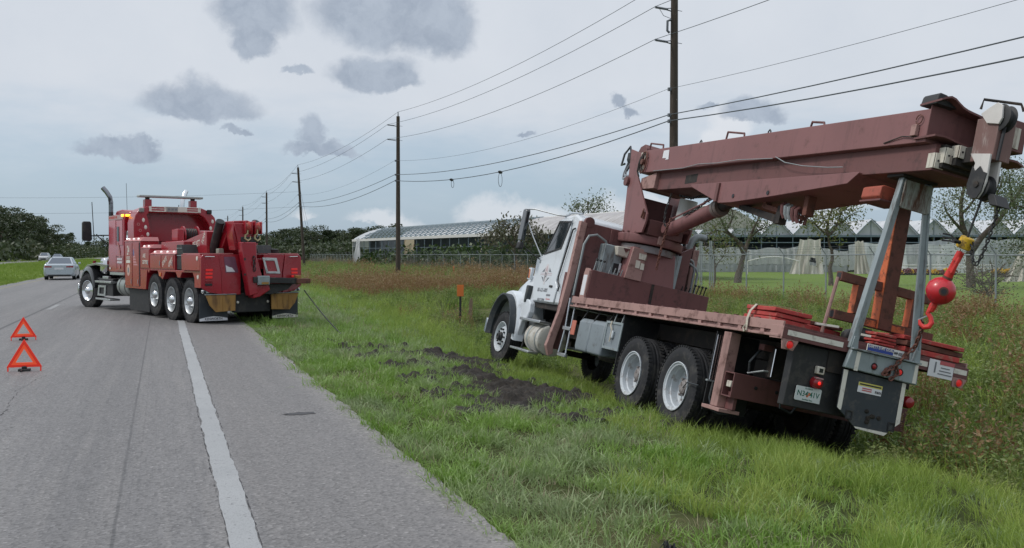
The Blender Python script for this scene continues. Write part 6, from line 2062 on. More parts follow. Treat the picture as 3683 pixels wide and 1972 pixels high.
# ---- A-frame boom rest
for (yb0, yb1, yt0, yt1) in ((0.405, 0.315, 0.10, 0.035), (-0.40, -0.505, -0.205, -0.265)):
    l_ = MB()
    l_.hexa([(-2.86, yb0, 1.37), (-2.86, yb1, 1.37), (-2.83, yb1, 1.37), (-2.83, yb0, 1.37)], [(-2.80, yt0, 3.32), (-2.80, yt1, 3.32), (-2.77, yt1, 3.32), (-2.77, yt0, 3.32)])
    leg = l_.build('boom_rest_leg', M['steel'], ct, 0.006)
    fl_ = MB(); yo0, yo1 = (yb0, yt0) if yb0 > 0 else (yb1, yt1)
    s1 = 0.012
    fl_.hexa([(-2.875, yo0 + s1, 1.37), (-2.875, yo0 - s1, 1.37), (-2.80, yo0 - s1, 1.37), (-2.80, yo0 + s1, 1.37)], [(-2.815, yo1 + s1, 3.32), (-2.815, yo1 - s1, 3.32), (-2.74, yo1 - s1, 3.32), (-2.74, yo1 + s1, 3.32)])
    fl_.build('leg_flange', M['steel'], leg, 0.003)
    gus = MB(); gus.prism([(yb0 + 0.0, 1.376), (yb1, 1.376), (yb1 + 0.02, 1.50), (yb0 - 0.02, 1.50)], 'x', -2.885, -2.862)
    gus.build('leg_foot', M['steel'], leg, 0.003)
pp = MB(); pp.prism([(0.09, 3.30), (0.105, 3.0), (0.08, 2.985), (-0.255, 2.985), (-0.285, 3.01), (-0.28, 3.30)], 'x', -2.838, -2.812)
pp.build('boom_rest_plate', M['steel_rust'], ct, 0.004)
B('boom_rest_cradle', -2.85, -2.58, -0.32, 0.15, 3.325, 3.36, M['under'], None, 0.004)
# rusty stowage frame just ahead of it
def tubebox(name, y0, y1, z, x=-2.5, s_=0.05, mat='rusty', dz=0.0):
    m_ = MB(); m_.hexa([(x - s_, y0, z - s_), (x + s_, y0, z - s_), (x + s_, y0, z + s_), (x - s_, y0, z + s_)], [(x - s_, y1, z - s_ + dz), (x + s_, y1, z - s_ + dz), (x + s_, y1, z + s_ + dz), (x - s_, y1, z + s_ + dz)])
    o_ = m_.build(name, M[mat], ct, 0.004)
    return o_
ub = tubebox('stowage_bar', 0.45, -0.80, 2.14, dz=-0.02)
lb_ = tubebox('stowage_bar', 0.45, -0.90, 1.71, dz=-0.01)
B('bar_mouth', -2.535, -2.465, 0.4505, 0.452, 2.105, 2.175, M['ink'], ub, 0); B('bar_mouth', -2.535, -2.465, 0.4505, 0.452, 1.675, 1.745, M['ink'], lb_, 0)
for (y0_, wd_, z0_, z1_) in ((0.19, 0.055, 1.765, 2.085), (-0.56, 0.055, 1.755, 2.08)):
    pst_ = MB(); pst_.box(-2.55, -2.45, y0_ - wd_, y0_ + wd_ * 0.4, z0_, z1_)
    po_ = pst_.build('stowage_post', M['rusty'], ct, 0.004)
    B('post_lit_face', -2.55, -2.45, y0_ + wd_ * 0.4 + 0.001, y0_ + wd_ * 0.4 + 0.006, z0_, z1_, M['orange'], po_, 0)  # thin orange skin: brightness of the lit left face put into colour
cp = MB(); cp.hexa([(-2.57, -0.31, 1.66), (-2.44, -0.31, 1.66), (-2.44, -0.125, 1.66), (-2.57, -0.125, 1.66)], [(-2.57, -0.27, 3.05), (-2.44, -0.27, 3.05), (-2.44, -0.09, 3.05), (-2.57, -0.09, 3.05)])
cpo = cp.build('stowage_mast', M['rusty'], ct, 0.006)
cf = MB(); cf.hexa([(-2.569, -0.1235, 1.66), (-2.441, -0.1235, 1.66), (-2.441, -0.112, 1.66), (-2.569, -0.112, 1.66)], [(-2.569, -0.0885, 3.05), (-2.441, -0.0885, 3.05), (-2.441, -0.077, 3.05), (-2.569, -0.077, 3.05)])
cf.build('mast_lit_face', M['orange'], cpo)  # orange skin paints the light on the mast's left face
for y0_, y1_ in ((0.13, -0.10), (-0.32, -0.50)):
    B('worn_paint', -2.553, -2.551, y0_, y1_, 1.665, 1.735, M['orange'], lb_, 0)
T('stake_rod', [(-2.5, 0.46, 2.12), (-2.49, 0.52, 1.48)], 0.020, M['brown_pale'], None, 7)
obx = MB(); obx.prism([(0.30, 3.06), (0.33, 3.09), (0.32, 3.20), (0.28, 3.22), (-0.02, 3.20), (-0.04, 3.17), (-0.02, 3.06)], 'x', -2.62, -2.30)
for i_, v_ in enumerate(obx.v): obx.v[i_] = (v_[0], v_[1] - 0.10, v_[2] + 0.01)
obo = obx.build('outrigger_light_box', P('dull_orange_red_paint', (0.34, 0.075, 0.045), 0.65, var=0.2, vs=6, dirt=(RUST, 0.3, 9)), ct, 0.01)
B('light_box_base', -2.64, -2.28, -0.13, 0.225, 3.045, 3.068, M['brown_dark'], obo, 0.004)
B('light_box_arm', -2.55, -2.42, -0.22, -0.142, 3.08, 3.20, M['cream'], None, 0.006)
# chains from the channel up to the hook
chn = chain_mb([(-2.93, -0.02, 1.16), (-2.94, -0.16, 1.30), (-3.0, -0.30, 1.52), (-3.15, -0.22, 1.72), (-3.30, -0.06, 1.79)], 0.062, 0.012).build('tie_down_chain', M['rusty'], ct)
chain_mb([(-2.94, -0.16, 1.30), (-2.93, -0.20, 1.20), (-2.93, -0.12, 1.12)], 0.055, 0.011).build('tie_down_chain', M['rusty'], ct)
MB().lathe([(-2.93, 0.02), (-2.915, 0.045), (-2.90, 0.05), (-2.90, 0.001)], (0, -0.09, 1.20), 'x', 14).build('chain_anchor', M['rusty'], ct)

# ---- crane base: console across the deck, pedestal, turntable
con = B('control_console', 3.42, 3.66, -1.28, 0.98, 1.468, 2.0, M['brown_dark'], None, 0.006)  # dark brown paints the shade on this rear-facing panel
B('console_seam', 3.408, 3.419, -0.20, -0.15, 1.48, 1.99, M['under'], con, 0)
ce_ = MB(); ce_.prism([(3.44, 1.47), (3.44, 1.98), (3.50, 2.02), (3.62, 2.02), (3.66, 1.92), (3.66, 1.47)], 'y', 0.981, 1.02)
ce_o = ce_.build('console_end', M['brown_pale'], con, 0.004)  # pale brown paints the light falling on the left end
MB().box(3.47, 3.63, 1.0205, 1.023, 1.55, 1.90).build('load_chart', M['paper'], con)
for sg_, ys_ in ((1, (0.90, 0.83, 0.76, 0.62, 0.53, 0.46, 0.40)), (-1, (-0.78, -0.86, -0.93, -1.02, -1.09, -1.16, -1.23))):
    for i, yy in enumerate(ys_):
        hh = 0.19 if (i < 3) == (sg_ > 0) else 0.12
        if sg_ < 0: hh = 0.15 if i > 2 else 0.09
        lv = T('control_lever', [(3.55, yy, 2.0), (3.52, yy - 0.01, 2.0 + hh)], 0.012, M['galv'] if sg_ > 0 else M['black'], con, 6)
for sg_, ys_ in ((1, (0.89, 0.82, 0.75)), (-1, (-1.03, -1.10, -1.17, -1.24))):
    for yy in ys_:
        MB().sphere((3.52, yy, 2.19 if sg_ > 0 else 2.15), 0.026, 10, 7, (1, 1, 0.8)).build('lever_knob', M['black'], con)
ped = MB(); n8 = 8
pr0 = [(3.86 + 0.53 * math.cos(a), -0.13 + 0.50 * math.sin(a)) for a in np.linspace(R(22.5), R(382.5), 9)[:-1]]
ped.hexa([(3.42, 0.40, 1.75), (3.42, -0.60, 1.75), (4.30, -0.60, 1.75), (4.30, 0.40, 1.75)][::1], [(3.47, 0.30, 2.56), (3.47, -0.52, 2.56), (4.25, -0.52, 2.56), (4.25, 0.30, 2.56)])
pedo = ped.build('pedestal', M['brown'], ct, 0.02)
pa = MB(); pa.hexa([(3.39, 0.39, 1.99), (3.415, 0.39, 1.99), (3.415, 0.08, 1.99), (3.39, 0.08, 1.99)], [(3.425, 0.31, 2.54), (3.45, 0.31, 2.54), (3.45, 0.05, 2.54), (3.425, 0.05, 2.54)])
pa.build('pedestal_lit_panel', M['brown_pale'], pedo, 0.004)  # paler slab: light on the pedestal's left part painted in
for (y0_, y1_, z0_, z1_) in ((0.235, 0.155, 2.20, 2.33), (0.14, 0.07, 2.19, 2.30), (0.20, 0.06, 2.36, 2.46)):
    m_ = MB(); m_.hexa([(3.385, y0_, z0_), (3.39, y0_, z0_), (3.39, y1_, z0_), (3.385, y1_, z0_)], [(3.40, y0_, z1_), (3.404, y0_, z1_), (3.404, y1_, z1_), (3.40, y1_, z1_)])
    m_.build('pedestal_label', M['cream'], pedo)
vb = B('valve_bank', 3.72, 4.05, 0.36, 0.72, 1.9, 2.52, M['steel'], None, 0.02)
B('valve_cap', 3.705, 3.719, 0.40, 0.50, 2.06, 2.22, M['black'], vb, 0.02); B('valve_tag', 3.70, 3.712, 0.36, 0.395, 2.08, 2.24, M['paper'], vb, 0)
sb_ = MB(); sb_.hexa([(3.60, 0.50, 2.36), (3.60, 0.22, 2.34), (3.92, 0.22, 2.34), (3.92, 0.50, 2.36)], [(3.58, 0.545, 2.51), (3.58, 0.25, 2.53), (3.92, 0.25, 2.53), (3.92, 0.545, 2.51)])
sbo = sb_.build('cream_box', M['cream'], ct, 0.012)
MB().prism([(0.43, 2.50), (0.30, 2.505), (0.375, 2.43)], 'x', 3.575, 3.588).build('box_arrow', M['brown_dark'], sbo)
bs_ = MB(); bs_.hexa([(3.48, -0.535, 1.99), (3.55, -0.535, 1.99), (3.55, -0.625, 1.99), (3.48, -0.625, 1.99)], [(3.52, -0.47, 2.56), (3.59, -0.47, 2.56), (3.59, -0.66, 2.60), (3.52, -0.66, 2.60)])
bs_.build('gusset_plate', M['steel'], ct, 0.004)
dp_ = MB(); dp_.hexa([(3.60, -0.63, 1.99), (3.68, -0.63, 1.99), (3.68, -0.87, 1.99), (3.60, -0.87, 1.99)], [(3.64, -0.69, 2.66), (3.72, -0.69, 2.66), (3.72, -0.90, 2.80), (3.64, -0.90, 2.80)])
dp_.build('exhaust_shield', M['brown_dark'], ct, 0.01)
T('guard_rail', [(3.78, -0.62, 2.62), (3.78, -0.80, 2.60), (3.78, -1.10, 2.47), (3.78, -1.16, 2.38), (3.78, -1.15, 1.98)], 0.022, M['galv'], None, 7)
ex = MB(); ex.tube([(3.92, -0.95, 1.2), (3.92, -0.95, 2.74), (3.92, -0.965, 2.86), (3.92, -1.0, 2.965), (3.92, -1.06, 3.03), (3.92, -1.14, 3.055), (3.92, -1.25, 3.05)], 0.065, 14)
exo = ex.build('exhaust_stack', M['galv'], ct)
MB().cyl((3.92, -1.24, 3.05), (3.92, -1.262, 3.05), 0.066, 14).build('exhaust_mouth', M['ink'], exo)
MB().lathe([(2.66, 0.075), (2.74, 0.085), (2.78, 0.07)], (3.92, -0.95, 0), 'z', 14).build('exhaust_clamp', M['rusty'], exo)
tt = MB(); tt.lathe([(2.50, 0.0001), (2.50, 0.50), (2.615, 0.50), (2.615, 0.0001)], (3.85, -0.14, 0), 'z', 40)
tt.build('turntable_bearing', P('worn_bearing_ring', (0.20, 0.19, 0.20), 0.55, var=0.3, vs=3, dirt=((0.13, 0.075, 0.07), 0.6, 2.5)), ct, 0.006)
tp = MB(); tp.lathe([(2.64, 0.0001), (2.64, 0.575), (2.665, 0.59), (2.775, 0.59), (2.785, 0.575), (2.785, 0.0001)], (3.85, -0.14, 0), 'z', 40)
turn = tp.build('turret', M['brown'], ct, 0)
for k in range(20):
    a = 2 * math.pi * k / 20
    MB().cyl((3.85 + 0.53 * math.cos(a), -0.14 + 0.53 * math.sin(a), 2.785), (3.85 + 0.53 * math.cos(a), -0.14 + 0.53 * math.sin(a), 2.825), 0.026, 6).build('turret_bolt', M['brown_dark'], turn)
B('turret_block', 3.215, 3.29, -0.10, -0.02, 2.66, 2.80, M['brown_pale'], turn, 0.004)
for yy in (0.30, -0.56):
    s_ = 1
    tpl = MB(); tpl.prism([(4.46, 4.38), (3.96, 4.25), (3.99, 3.88), (3.22, 3.12), (3.21, 2.98), (3.28, 2.80), (4.10, 2.79), (4.12, 2.95), (4.31, 3.72)], 'y', yy - 0.035, yy)
    tpl.build('turret_plate', M['brown'], turn, 0.004)
B('turret_back', 4.0, 4.10, -0.52, 0.26, 2.786, 3.5, M['brown_dark'], turn, 0.01)
B('turret_core', 3.25, 4.0, -0.46, 0.20, 2.786, 3.05, M['brown_dark'], turn, 0.01)
for yy in (0.305, -0.60):
    MB().cyl((4.30, yy, 3.76), (4.30, yy + 0.05, 3.76), 0.085, 18).build('pivot_pin', M['brown_dark'], turn)
    hk = MB(); hk.tube([(3.36, yy + 0.02, 3.06), (3.30, yy + 0.04, 3.10), (3.28, yy + 0.04, 3.17), (3.33, yy + 0.02, 3.20)], 0.016, 6)
    hk.build('lifting_lug', M['rusty'], turn)
    MB().box(3.27, 3.30, yy + 0.001, yy + 0.03, 3.03, 3.15).build('plate_lug', M['rusty'], turn)

# ---- boom
def bx2(name, x0, za0, za1, x1, zb0, zb1, ya0, ya1, yb0, yb1, mat, parent=None, bevel=0.008):
    """tapered box: at x0 it spans ya0..ya1, za0..za1; at x1 yb0..yb1, zb0..zb1"""
    m_ = MB(); m_.hexa([(x0, ya0, za0), (x0, ya1, za0), (x0, ya1, za1), (x0, ya0, za1)], [(x1, yb0, zb0), (x1, yb1, zb0), (x1, yb1, zb1), (x1, yb0, zb1)])
    return m_.build(name, mat, parent or ct, bevel)


boom = bx2('boom', 3.90, 3.885, 4.285, -3.25, 3.625, 3.985, 0.30, -0.60, 0.28, -0.72, M['brown'])
low = bx2('boom_lower_box', 3.30, 3.57, 3.88, -3.33, 3.335, 3.62, 0.17, -0.47, 0.20, -0.50, M['brown_dark'], ct)  # dark brown paints the shadow beneath the overhanging main section
el_b = MB(); el_b.prism([(1.95, 3.55), (1.88, 3.50), (0.95, 3.20), (0.6, 3.19), (-0.41, 3.215), (-2.02, 3.275), (-2.20, 3.385), (-2.2, 3.40)], 'y', 0.245, -0.54)
belly = el_b.build('boom_belly', M['brown'], ct, 0.006)
B('belly_rib', 0.98, 1.06, 0.247, 0.275, 3.22, 3.50, M['brown_dark'], belly, 0.003)
for xx in (0.55, -0.35):
    MB().cyl((xx, 0.24, 3.28 if xx > 0 else 3.27), (xx, 0.255, 3.28 if xx > 0 else 3.27), 0.03, 10).build('belly_hole', M['ink'], belly)
fb = bx2('boom_foot_box', 3.86, 3.60, 3.80, 3.30, 3.585, 3.86, 0.25, -0.5, 0.24, -0.5, M['brown_pale'], boom)
# end collar: rear face of the main section with flared top and bottom flanges
ecol = MB(); ecol.box(-3.262, -3.252, -0.75, 0.285, 3.66, 4.02)
ecol.build('boom_end_plate', M['brown_dark'], boom, 0)  # faces rearward; its shade is painted by the darker brown
for zz, lift in ((4.01, 0.085), (3.655, 0.02)):
    vs_ = []; fs_ = []; n_ = 22
    for i in range(n_ + 1):
        t = i / n_; yy = 0.31 - 1.28 * t
        bulge = lift * math.exp(-((t - 0.10) / 0.10) ** 2) + 0.03 * math.exp(-((t - 0.55) / 0.2) ** 2) * -1
        taper = 1.0 if t < 0.85 else 1 - (t - 0.85) / 0.15 * 0.85
        vs_ += [(-3.10, yy, zz + bulge * 0.5), (-3.30 - 0.12 * taper, yy, zz + bulge), (-3.30 - 0.12 * taper, yy, zz + bulge + 0.022), (-3.10, yy, zz + bulge * 0.5 + 0.022)]
    for i in range(n_):
        for k in range(4):
            l = (k + 1) % 4
            fs_.append((4 * i + k, 4 * i + l, 4 * i + 4 + l, 4 * i + 4 + k))
    fs_ += [(0, 1, 2, 3), (4 * n_, 4 * n_ + 1, 4 * n_ + 2, 4 * n_ + 3)]
    fl_ = MB(); fl_._add(vs_, fs_)
    fl_.build('end_flange', M['brown_dark'], boom, 0, 50)
wing_ = MB(); wing_.prism([(0.31, 4.02), (0.29, 4.12), (0.27, 4.145), (0.19, 4.14), (0.08, 4.085), (-0.05, 4.03)], 'x', -3.10, -3.34)
wing_.build('flange_cap', M['black'], boom, 0.01)
# nested sections and their wear pads
sec2 = bx2('boom_section', -3.25, 3.37, 3.625, -3.40, 3.37, 3.62, 0.14, -0.44, 0.14, -0.44, M['under'], boom)
sec3 = bx2('boom_section', -3.25, 3.41, 3.63, -3.48, 3.41, 3.63, 0.05, -0.36, 0.05, -0.36, M['under'], boom)
sec4 = bx2('boom_section', -3.25, 3.45, 3.62, -3.70, 3.45, 3.61, -0.02, -0.30, -0.02, -0.30, M['under'], boom)
for (x_, y0_, z0_, z1_) in ((-3.345, 0.195, 3.36, 3.52), (-3.415, 0.135, 3.42, 3.585), (-3.495, 0.045, 3.49, 3.62)):
    pd = B('wear_pad', x_ - 0.012, x_, y0_ - 0.115, y0_, z0_, z1_, M['cream'], ct, 0.003)
    for dy in (0.035, 0.08):
        MB().lathe([(x_ - 0.020, 0.001), (x_ - 0.020, 0.011), (x_ - 0.0125, 0.011)], (0, y0_ - dy, (z0_ + z1_) / 2), 'x', 8).build('pad_bolt', M['ink'], pd)
    B('wear_pad_side', x_, x_ + 0.10, y0_ + 0.002, y0_ + 0.012, z0_, z1_, M['cream'], pd, 0.003)
# sheave head
YH0, YH1 = 0.0, -0.13
M['peel'] = P('peeling_white_paint', (0.55, 0.53, 0.51), 0.6, var=0.15, vs=5, dirt=((0.13, 0.06, 0.055), 0.32, 4), streak=True)
for k_, yy in enumerate((YH0, YH1)):
    h_ = MB().prism([(-3.62, 3.53), (-3.89, 3.50), (-3.90, 3.22), (-3.87, 3.12), (-3.83, 3.055), (-3.76, 3.05), (-3.69, 3.11), (-3.67, 3.20), (-3.71, 3.42)], 'y', yy - 0.012, yy + 0.012).build('sheave_head', M['peel'], ct, 0.004)
    MB().prism([(-3.66, 3.94), (-3.76, 3.99), (-3.86, 4.03), (-3.93, 3.99), (-3.95, 3.86), (-3.92, 3.80), (-3.76, 3.83)], 'y', yy - 0.012, yy + 0.012).build('head_wedge', M['peel'], h_, 0.004)
    if k_ == 0:
        head = h_
for yy in (YH0 + 0.014, YH1 - 0.026):
    sv = MB(); sv.prism([(-3.665, 3.20), (-3.70, 3.39), (-3.74, 3.33), (-3.80, 3.38), (-3.85, 3.32), (-3.903, 3.30), (-3.875, 3.115), (-3.83, 3.05), (-3.76, 3.045), (-3.685, 3.105)], 'y', yy, yy + 0.012)
    sv.build('sheave_guard', M['black'], head, 0.003)
    MB().cyl((-3.80, yy, 3.19), (-3.80, yy + 0.026, 3.19), 0.032, 14).build('sheave_pin', M['under'], head)
for (x_, z_, r_) in ((-3.785, 3.18, 0.13), (-3.88, 3.88, 0.14)):
    MB().lathe([(-0.115, r_), (-0.095, r_ - 0.03), (-0.045, r_ - 0.03), (-0.025, r_), (-0.018, r_ - 0.02), (-0.018, 0.001), (-0.118, 0.001), (-0.118, r_ - 0.02)], (x_, 0.0, z_), 'y', 28, True).build('sheave', M['black'], head)
B('head_block', -3.60, -3.90, YH1 - 0.10, YH0 - 0.014, 3.45, 3.90, P('brown_streaked_white', (0.17, 0.095, 0.085), 0.6, var=0.3, vs=5, dirt=((0.55, 0.52, 0.49), 0.30, 5.0), streak=True), head, 0.01)
B('head_side_band', -3.44, -3.66, -0.60, -0.26, 3.67, 4.0, M['brown_dark'], head, 0.01)
B('head_wear', -3.6605, -3.668, -0.52, -0.40, 3.70, 3.92, M['cream'], head, 0.005)
T('rope_slot', [(-3.93, -0.07, 3.86), (-3.915, -0.07, 3.66), (-3.905, -0.07, 3.45)], 0.018, M['ink'], head, 6)
ab = MB(); ab.hexa([(-3.94, -0.04, 2.99), (-4.06, -0.04, 2.97), (-4.06, -0.20, 2.97), (-3.94, -0.20, 2.99)], [(-3.86, -0.06, 3.12), (-3.97, -0.06, 3.10), (-3.97, -0.22, 3.10), (-3.86, -0.22, 3.12)])
ab.build('limit_switch', M['black'], head, 0.01)
# hook line
sock = Vector((-3.72, -0.05, 2.61)); wtop = Vector((-3.80, -0.07, 3.06)); bc = Vector((-3.51, -0.05, 2.11))
dirn = (sock - bc).normalized()
T('hoist_rope', [tuple(wtop), tuple(sock)], 0.012, M['black'], None, 7)
ys = MB(); ys.tube([tuple(sock + dirn * 0.06), tuple(sock - dirn * 0.06)], [0.068, 0.075], 12)
yso = ys.build('rope_socket', M['yellow'], ct, 0.008)
T('socket_bolt', [(-3.72, 0.10, 2.60), (-3.72, -0.10, 2.60)], 0.02, M['black'], yso, 6)
for k in range(3):
    T('rope_tail', [tuple(sock + Vector((0.03, 0.04, -0.02))), tuple(sock + Vector((0.10, 0.10, 0.0 + 0.03 * k))), tuple(sock + Vector((0.14, 0.17, -0.01 + 0.035 * k)))], 0.009, M['black'], yso, 5)
sh = bc + dirn * 0.40
shk = MB(); p0_, p1_ = bc + dirn * 0.14, sock - dirn * 0.10
side = Vector((0.3, 0.9, 0)).cross(dirn).normalized() * 0.030
shk.tube([tuple(p0_ + (p1_ - p0_) * 0.25 + side), tuple(p0_ + (p1_ - p0_) * 0.75 + side), tuple(p1_)], [0.025, 0.022, 0.02], 8)
shk.tube([tuple(p0_ + (p1_ - p0_) * 0.25 - side), tuple(p0_ + (p1_ - p0_) * 0.75 - side), tuple(p1_)], [0.025, 0.022, 0.02], 8)
shk.tube([tuple(p0_), tuple(p0_ + (p1_ - p0_) * 0.30)], [0.046, 0.042], 12)
shk.tube([tuple(p0_ + (p1_ - p0_) * 0.66), tuple(p1_)], [0.040, 0.038], 12)
shk.build('rope_clevis', M['hookred'], ct)
bl = MB(); bl.lathe([(-0.148, 0.001), (-0.146, 0.03), (-0.132, 0.062), (-0.098, 0.106), (-0.045, 0.139), (-0.012, 0.145), (0.012, 0.145), (0.045, 0.139), (0.098, 0.106), (0.132, 0.062), (0.146, 0.035), (0.148, 0.001)], (0, 0, 0), 'z', 40)
bl.xform(Matrix.Translation(bc) @ dirn.to_track_quat('Z', 'Y').to_matrix().to_4x4())
ball = bl.build('headache_ball', M['ball'], ct)
cdir = Vector((-0.86, 0.5, -0.12)).normalized()
hl = MB(); hl.tube([tuple(bc + cdir * 0.125), tuple(bc + cdir * 0.148)], 0.046, 18); hl.build('ball_hub', M['rusty'], ball)
hl = MB(); hl.tube([tuple(bc + cdir * 0.135), tuple(bc + cdir * 0.151)], 0.028, 14); hl.build('ball_hub_bore', M['ink'], ball)
MB().tube([tuple(bc + dirn * 0.125), tuple(bc + dirn * 0.165)], 0.050, 14).build('ball_collar', M['rusty'], ball)
hp = bc - dirn * 0.14
hk = MB()
hk.tube([tuple(hp), tuple(hp - dirn * 0.04), tuple(hp + Vector((0.03, 0.01, -0.09)))], [0.035, 0.040, 0.032], 10)
ex_ = Vector((0.75, 0.62, 0.0)).normalized(); q0 = hp + Vector((0.035, 0.012, -0.085))
hk.tube([tuple(q0 + ex_ * a + Vector((0, 0, b_))) for a, b_ in ((0, 0), (0.012, -0.03), (-0.022, -0.07), (-0.04, -0.12), (-0.02, -0.165), (0.025, -0.18), (0.066, -0.155), (0.083, -0.11))], [0.028, 0.025, 0.024, 0.027, 0.03, 0.028, 0.022, 0.010], 10)
hko = hk.build('hook', M['hookred'], ct)
T('hook_latch', [tuple(q0 + Vector((0.0, 0.0, -0.05))), tuple(q0 + ex_ * 0.095 + Vector((0, 0, -0.115)))], 0.009, M['galv'], hko, 5)
# slack chain between the limit switch and the rope socket
a_, b2_ = np.array([-4.0, -0.11, 2.98]), np.array([-3.79, -0.06, 2.62])
pth = [tuple(a_ + (b2_ - a_) * t - np.array([0, 0, 1.05 * (t - t * t) * 1.0 * (1.0 if t < 0.5 else 1.0) + 0.12 * math.sin(math.pi * t)])) for t in np.linspace(0, 1, 14)]
chain_mb(pth, 0.05, 0.0085).build('slack_chain', M['black'], ct)
# boom-top handles
for (x0_, x1_, h0, h1) in ((3.84, 3.28, 0.15, 0.04), (1.15, 0.62, 0.13, 0.02), (-1.0, -1.30, 0.08, 0.0)):
    zt0 = 4.285 + (x0_ - 3.9) * 0.042; zt1 = 4.285 + (x1_ - 3.9) * 0.042
    T('boom_handle', [(x0_, 0.22, zt0), (x0_ - 0.02, 0.22, zt0 + h0), (x1_ + 0.02, 0.22, zt1 + h1 + 0.05), (x1_, 0.22, zt1)], 0.016, M['brown_dark'], boom, 6)
T('boom_handle', [(-3.52, -0.1, 4.04), (-3.54, -0.1, 4.14), (-3.78, -0.35, 4.12), (-3.8, -0.38, 4.05)], 0.015, M['under'], boom, 6)
for xx in (1.98, 0.0):
    zt = 4.285 + (xx - 3.9) * 0.042
    T('rope_eye', [(xx + 0.03, 0.2, zt), (xx + 0.03, 0.2, zt + 0.05), (xx, 0.2, zt + 0.075), (xx - 0.03, 0.2, zt + 0.05), (xx - 0.03, 0.2, zt)], 0.011, M['black'], boom, 6)
MB().prism([(3.06, 4.20), (2.86, 4.195), (2.82, 4.03), (2.93, 4.03), (2.92, 4.06), (3.06, 4.07)], 'y', 0.2995, 0.3025).build('torn_label', M['paper'], boom)
MB().prism([(3.95, 4.26), (3.78, 4.24), (3.70, 3.95), (3.74, 3.90), (3.92, 3.90)], 'y', 0.301, 0.306).build('boom_foot_patch', M['cream'], boom)
# hose reel and hoses at the boom foot
hr = MB(); n_ = 26
hr.tube([(3.74 + 0.13 * math.cos(2 * math.pi * i / n_), 0.33, 4.06 + 0.19 * math.sin(2 * math.pi * i / n_)) for i in range(n_)], 0.014, 6, closed=True)
for a in range(5):
    hr.tube([(3.74, 0.33, 4.06), (3.74 + 0.13 * math.cos(a * 1.26), 0.33, 4.06 + 0.19 * math.sin(a * 1.26))], 0.009, 5)
hr.cyl((3.74, 0.31, 4.06), (3.74, 0.37, 4.06), 0.05, 12)
hr.build('hose_reel', M['rusty'], boom)
for k, (dx, dz) in enumerate(((0.0, 0.0), (0.05, -0.05), (-0.06, 0.03))):
    T('hydraulic_line', [(3.86 + dx, 0.32, 4.22 + dz), (3.80 + dx, 0.36, 4.10 + dz), (3.84 + dx, 0.34, 3.95 + dz), (3.76 + dx, 0.33, 3.86 + dz)], 0.014, M['under'], boom, 6)
T('boom_cable', [(3.3, 0.306, 3.87), (2.2, 0.31, 3.82), (1.7, 0.31, 3.84), (1.1, 0.31, 3.80), (0.5, 0.31, 3.79), (-0.4, 0.31, 3.72)], 0.006, M['galv'], boom, 5)
T('boom_cable', [(-0.45, 0.30, 3.74), (-0.7, 0.30, 3.64), (-1.1, 0.29, 3.56), (-1.6, 0.27, 3.50), (-1.9, 0.26, 3.48)], 0.006, M['galv'], boom, 5)
T('boom_cable', [(-2.6, 0.29, 3.68), (-2.9, 0.30, 3.72), (-3.15, 0.30, 3.68)], 0.007, M['under'], boom, 5)
T('cable_ring', [(-3.12 + 0.05 * math.cos(q), 0.30, 3.88 + 0.05 * math.sin(q)) for q in np.linspace(0, 6.0, 12)], 0.006, M['rusty'], boom, 5)
B('cable_guide', -3.05, -3.13, 0.285, 0.33, 3.70, 3.82, M['brown_pale'], boom, 0.005)
B('boom_vent', 2.30, 1.90, 0.172, 0.178, 3.60, 3.74, M['under'], low, 0.004)
# winch at the boom foot
wm = MB(); wm.tube([(4.35, -0.15, 4.22), (4.62, -0.12, 4.24)], [0.17, 0.15], 14); wm.tube([(4.60, -0.12, 4.24), (4.84, -0.08, 4.28)], [0.12, 0.11], 12)
wm.build('winch_gearbox', M['under'], boom)
MB().prism([(4.16, 4.08), (4.20, 4.42), (4.30, 4.50), (4.48, 4.47), (4.56, 4.38), (4.52, 4.06)], 'y', -0.45, 0.12).build('winch_housing', M['brown_dark'], boom, 0.01)
mo = MB(); mo.cyl((4.84, -0.07, 4.28), (5.12, -0.02, 4.33), 0.105, 14); mo.box(4.98, 5.14, -0.10, 0.07, 4.30, 4.44)
mo.build('winch_motor', M['black'], boom, 0.006)
T('hydraulic_hose', [(5.12, 0.0, 4.40), (5.20, 0.02, 4.58), (5.34, 0.05, 4.44), (5.36, 0.06, 4.22), (5.24, 0.05, 4.24)], 0.022, M['blackgloss'], boom, 7)
T('hydraulic_hose', [(5.06, 0.05, 4.24), (5.04, 0.10, 4.02), (4.90, 0.16, 3.90), (4.60, 0.24, 3.86), (4.34, 0.26, 3.82)], 0.026, M['blackgloss'], boom, 7)
T('hydraulic_hose', [(4.94, 0.05, 4.22), (4.92, 0.12, 4.05), (4.80, 0.18, 3.95), (4.55, 0.24, 3.90), (4.32, 0.26, 3.87)], 0.024, M['blackgloss'], boom, 7)
T('winch_guard', [(4.74, 0.02, 4.20), (4.72, 0.04, 4.06), (4.60, 0.05, 4.02), (4.48, 0.05, 4.05)], 0.012, M['under'], boom, 5)
T('winch_guard', [(4.62, 0.02, 4.38), (4.62, 0.02, 4.47), (4.50, 0.02, 4.48), (4.50, 0.02, 4.40)], 0.012, M['under'], boom, 5)
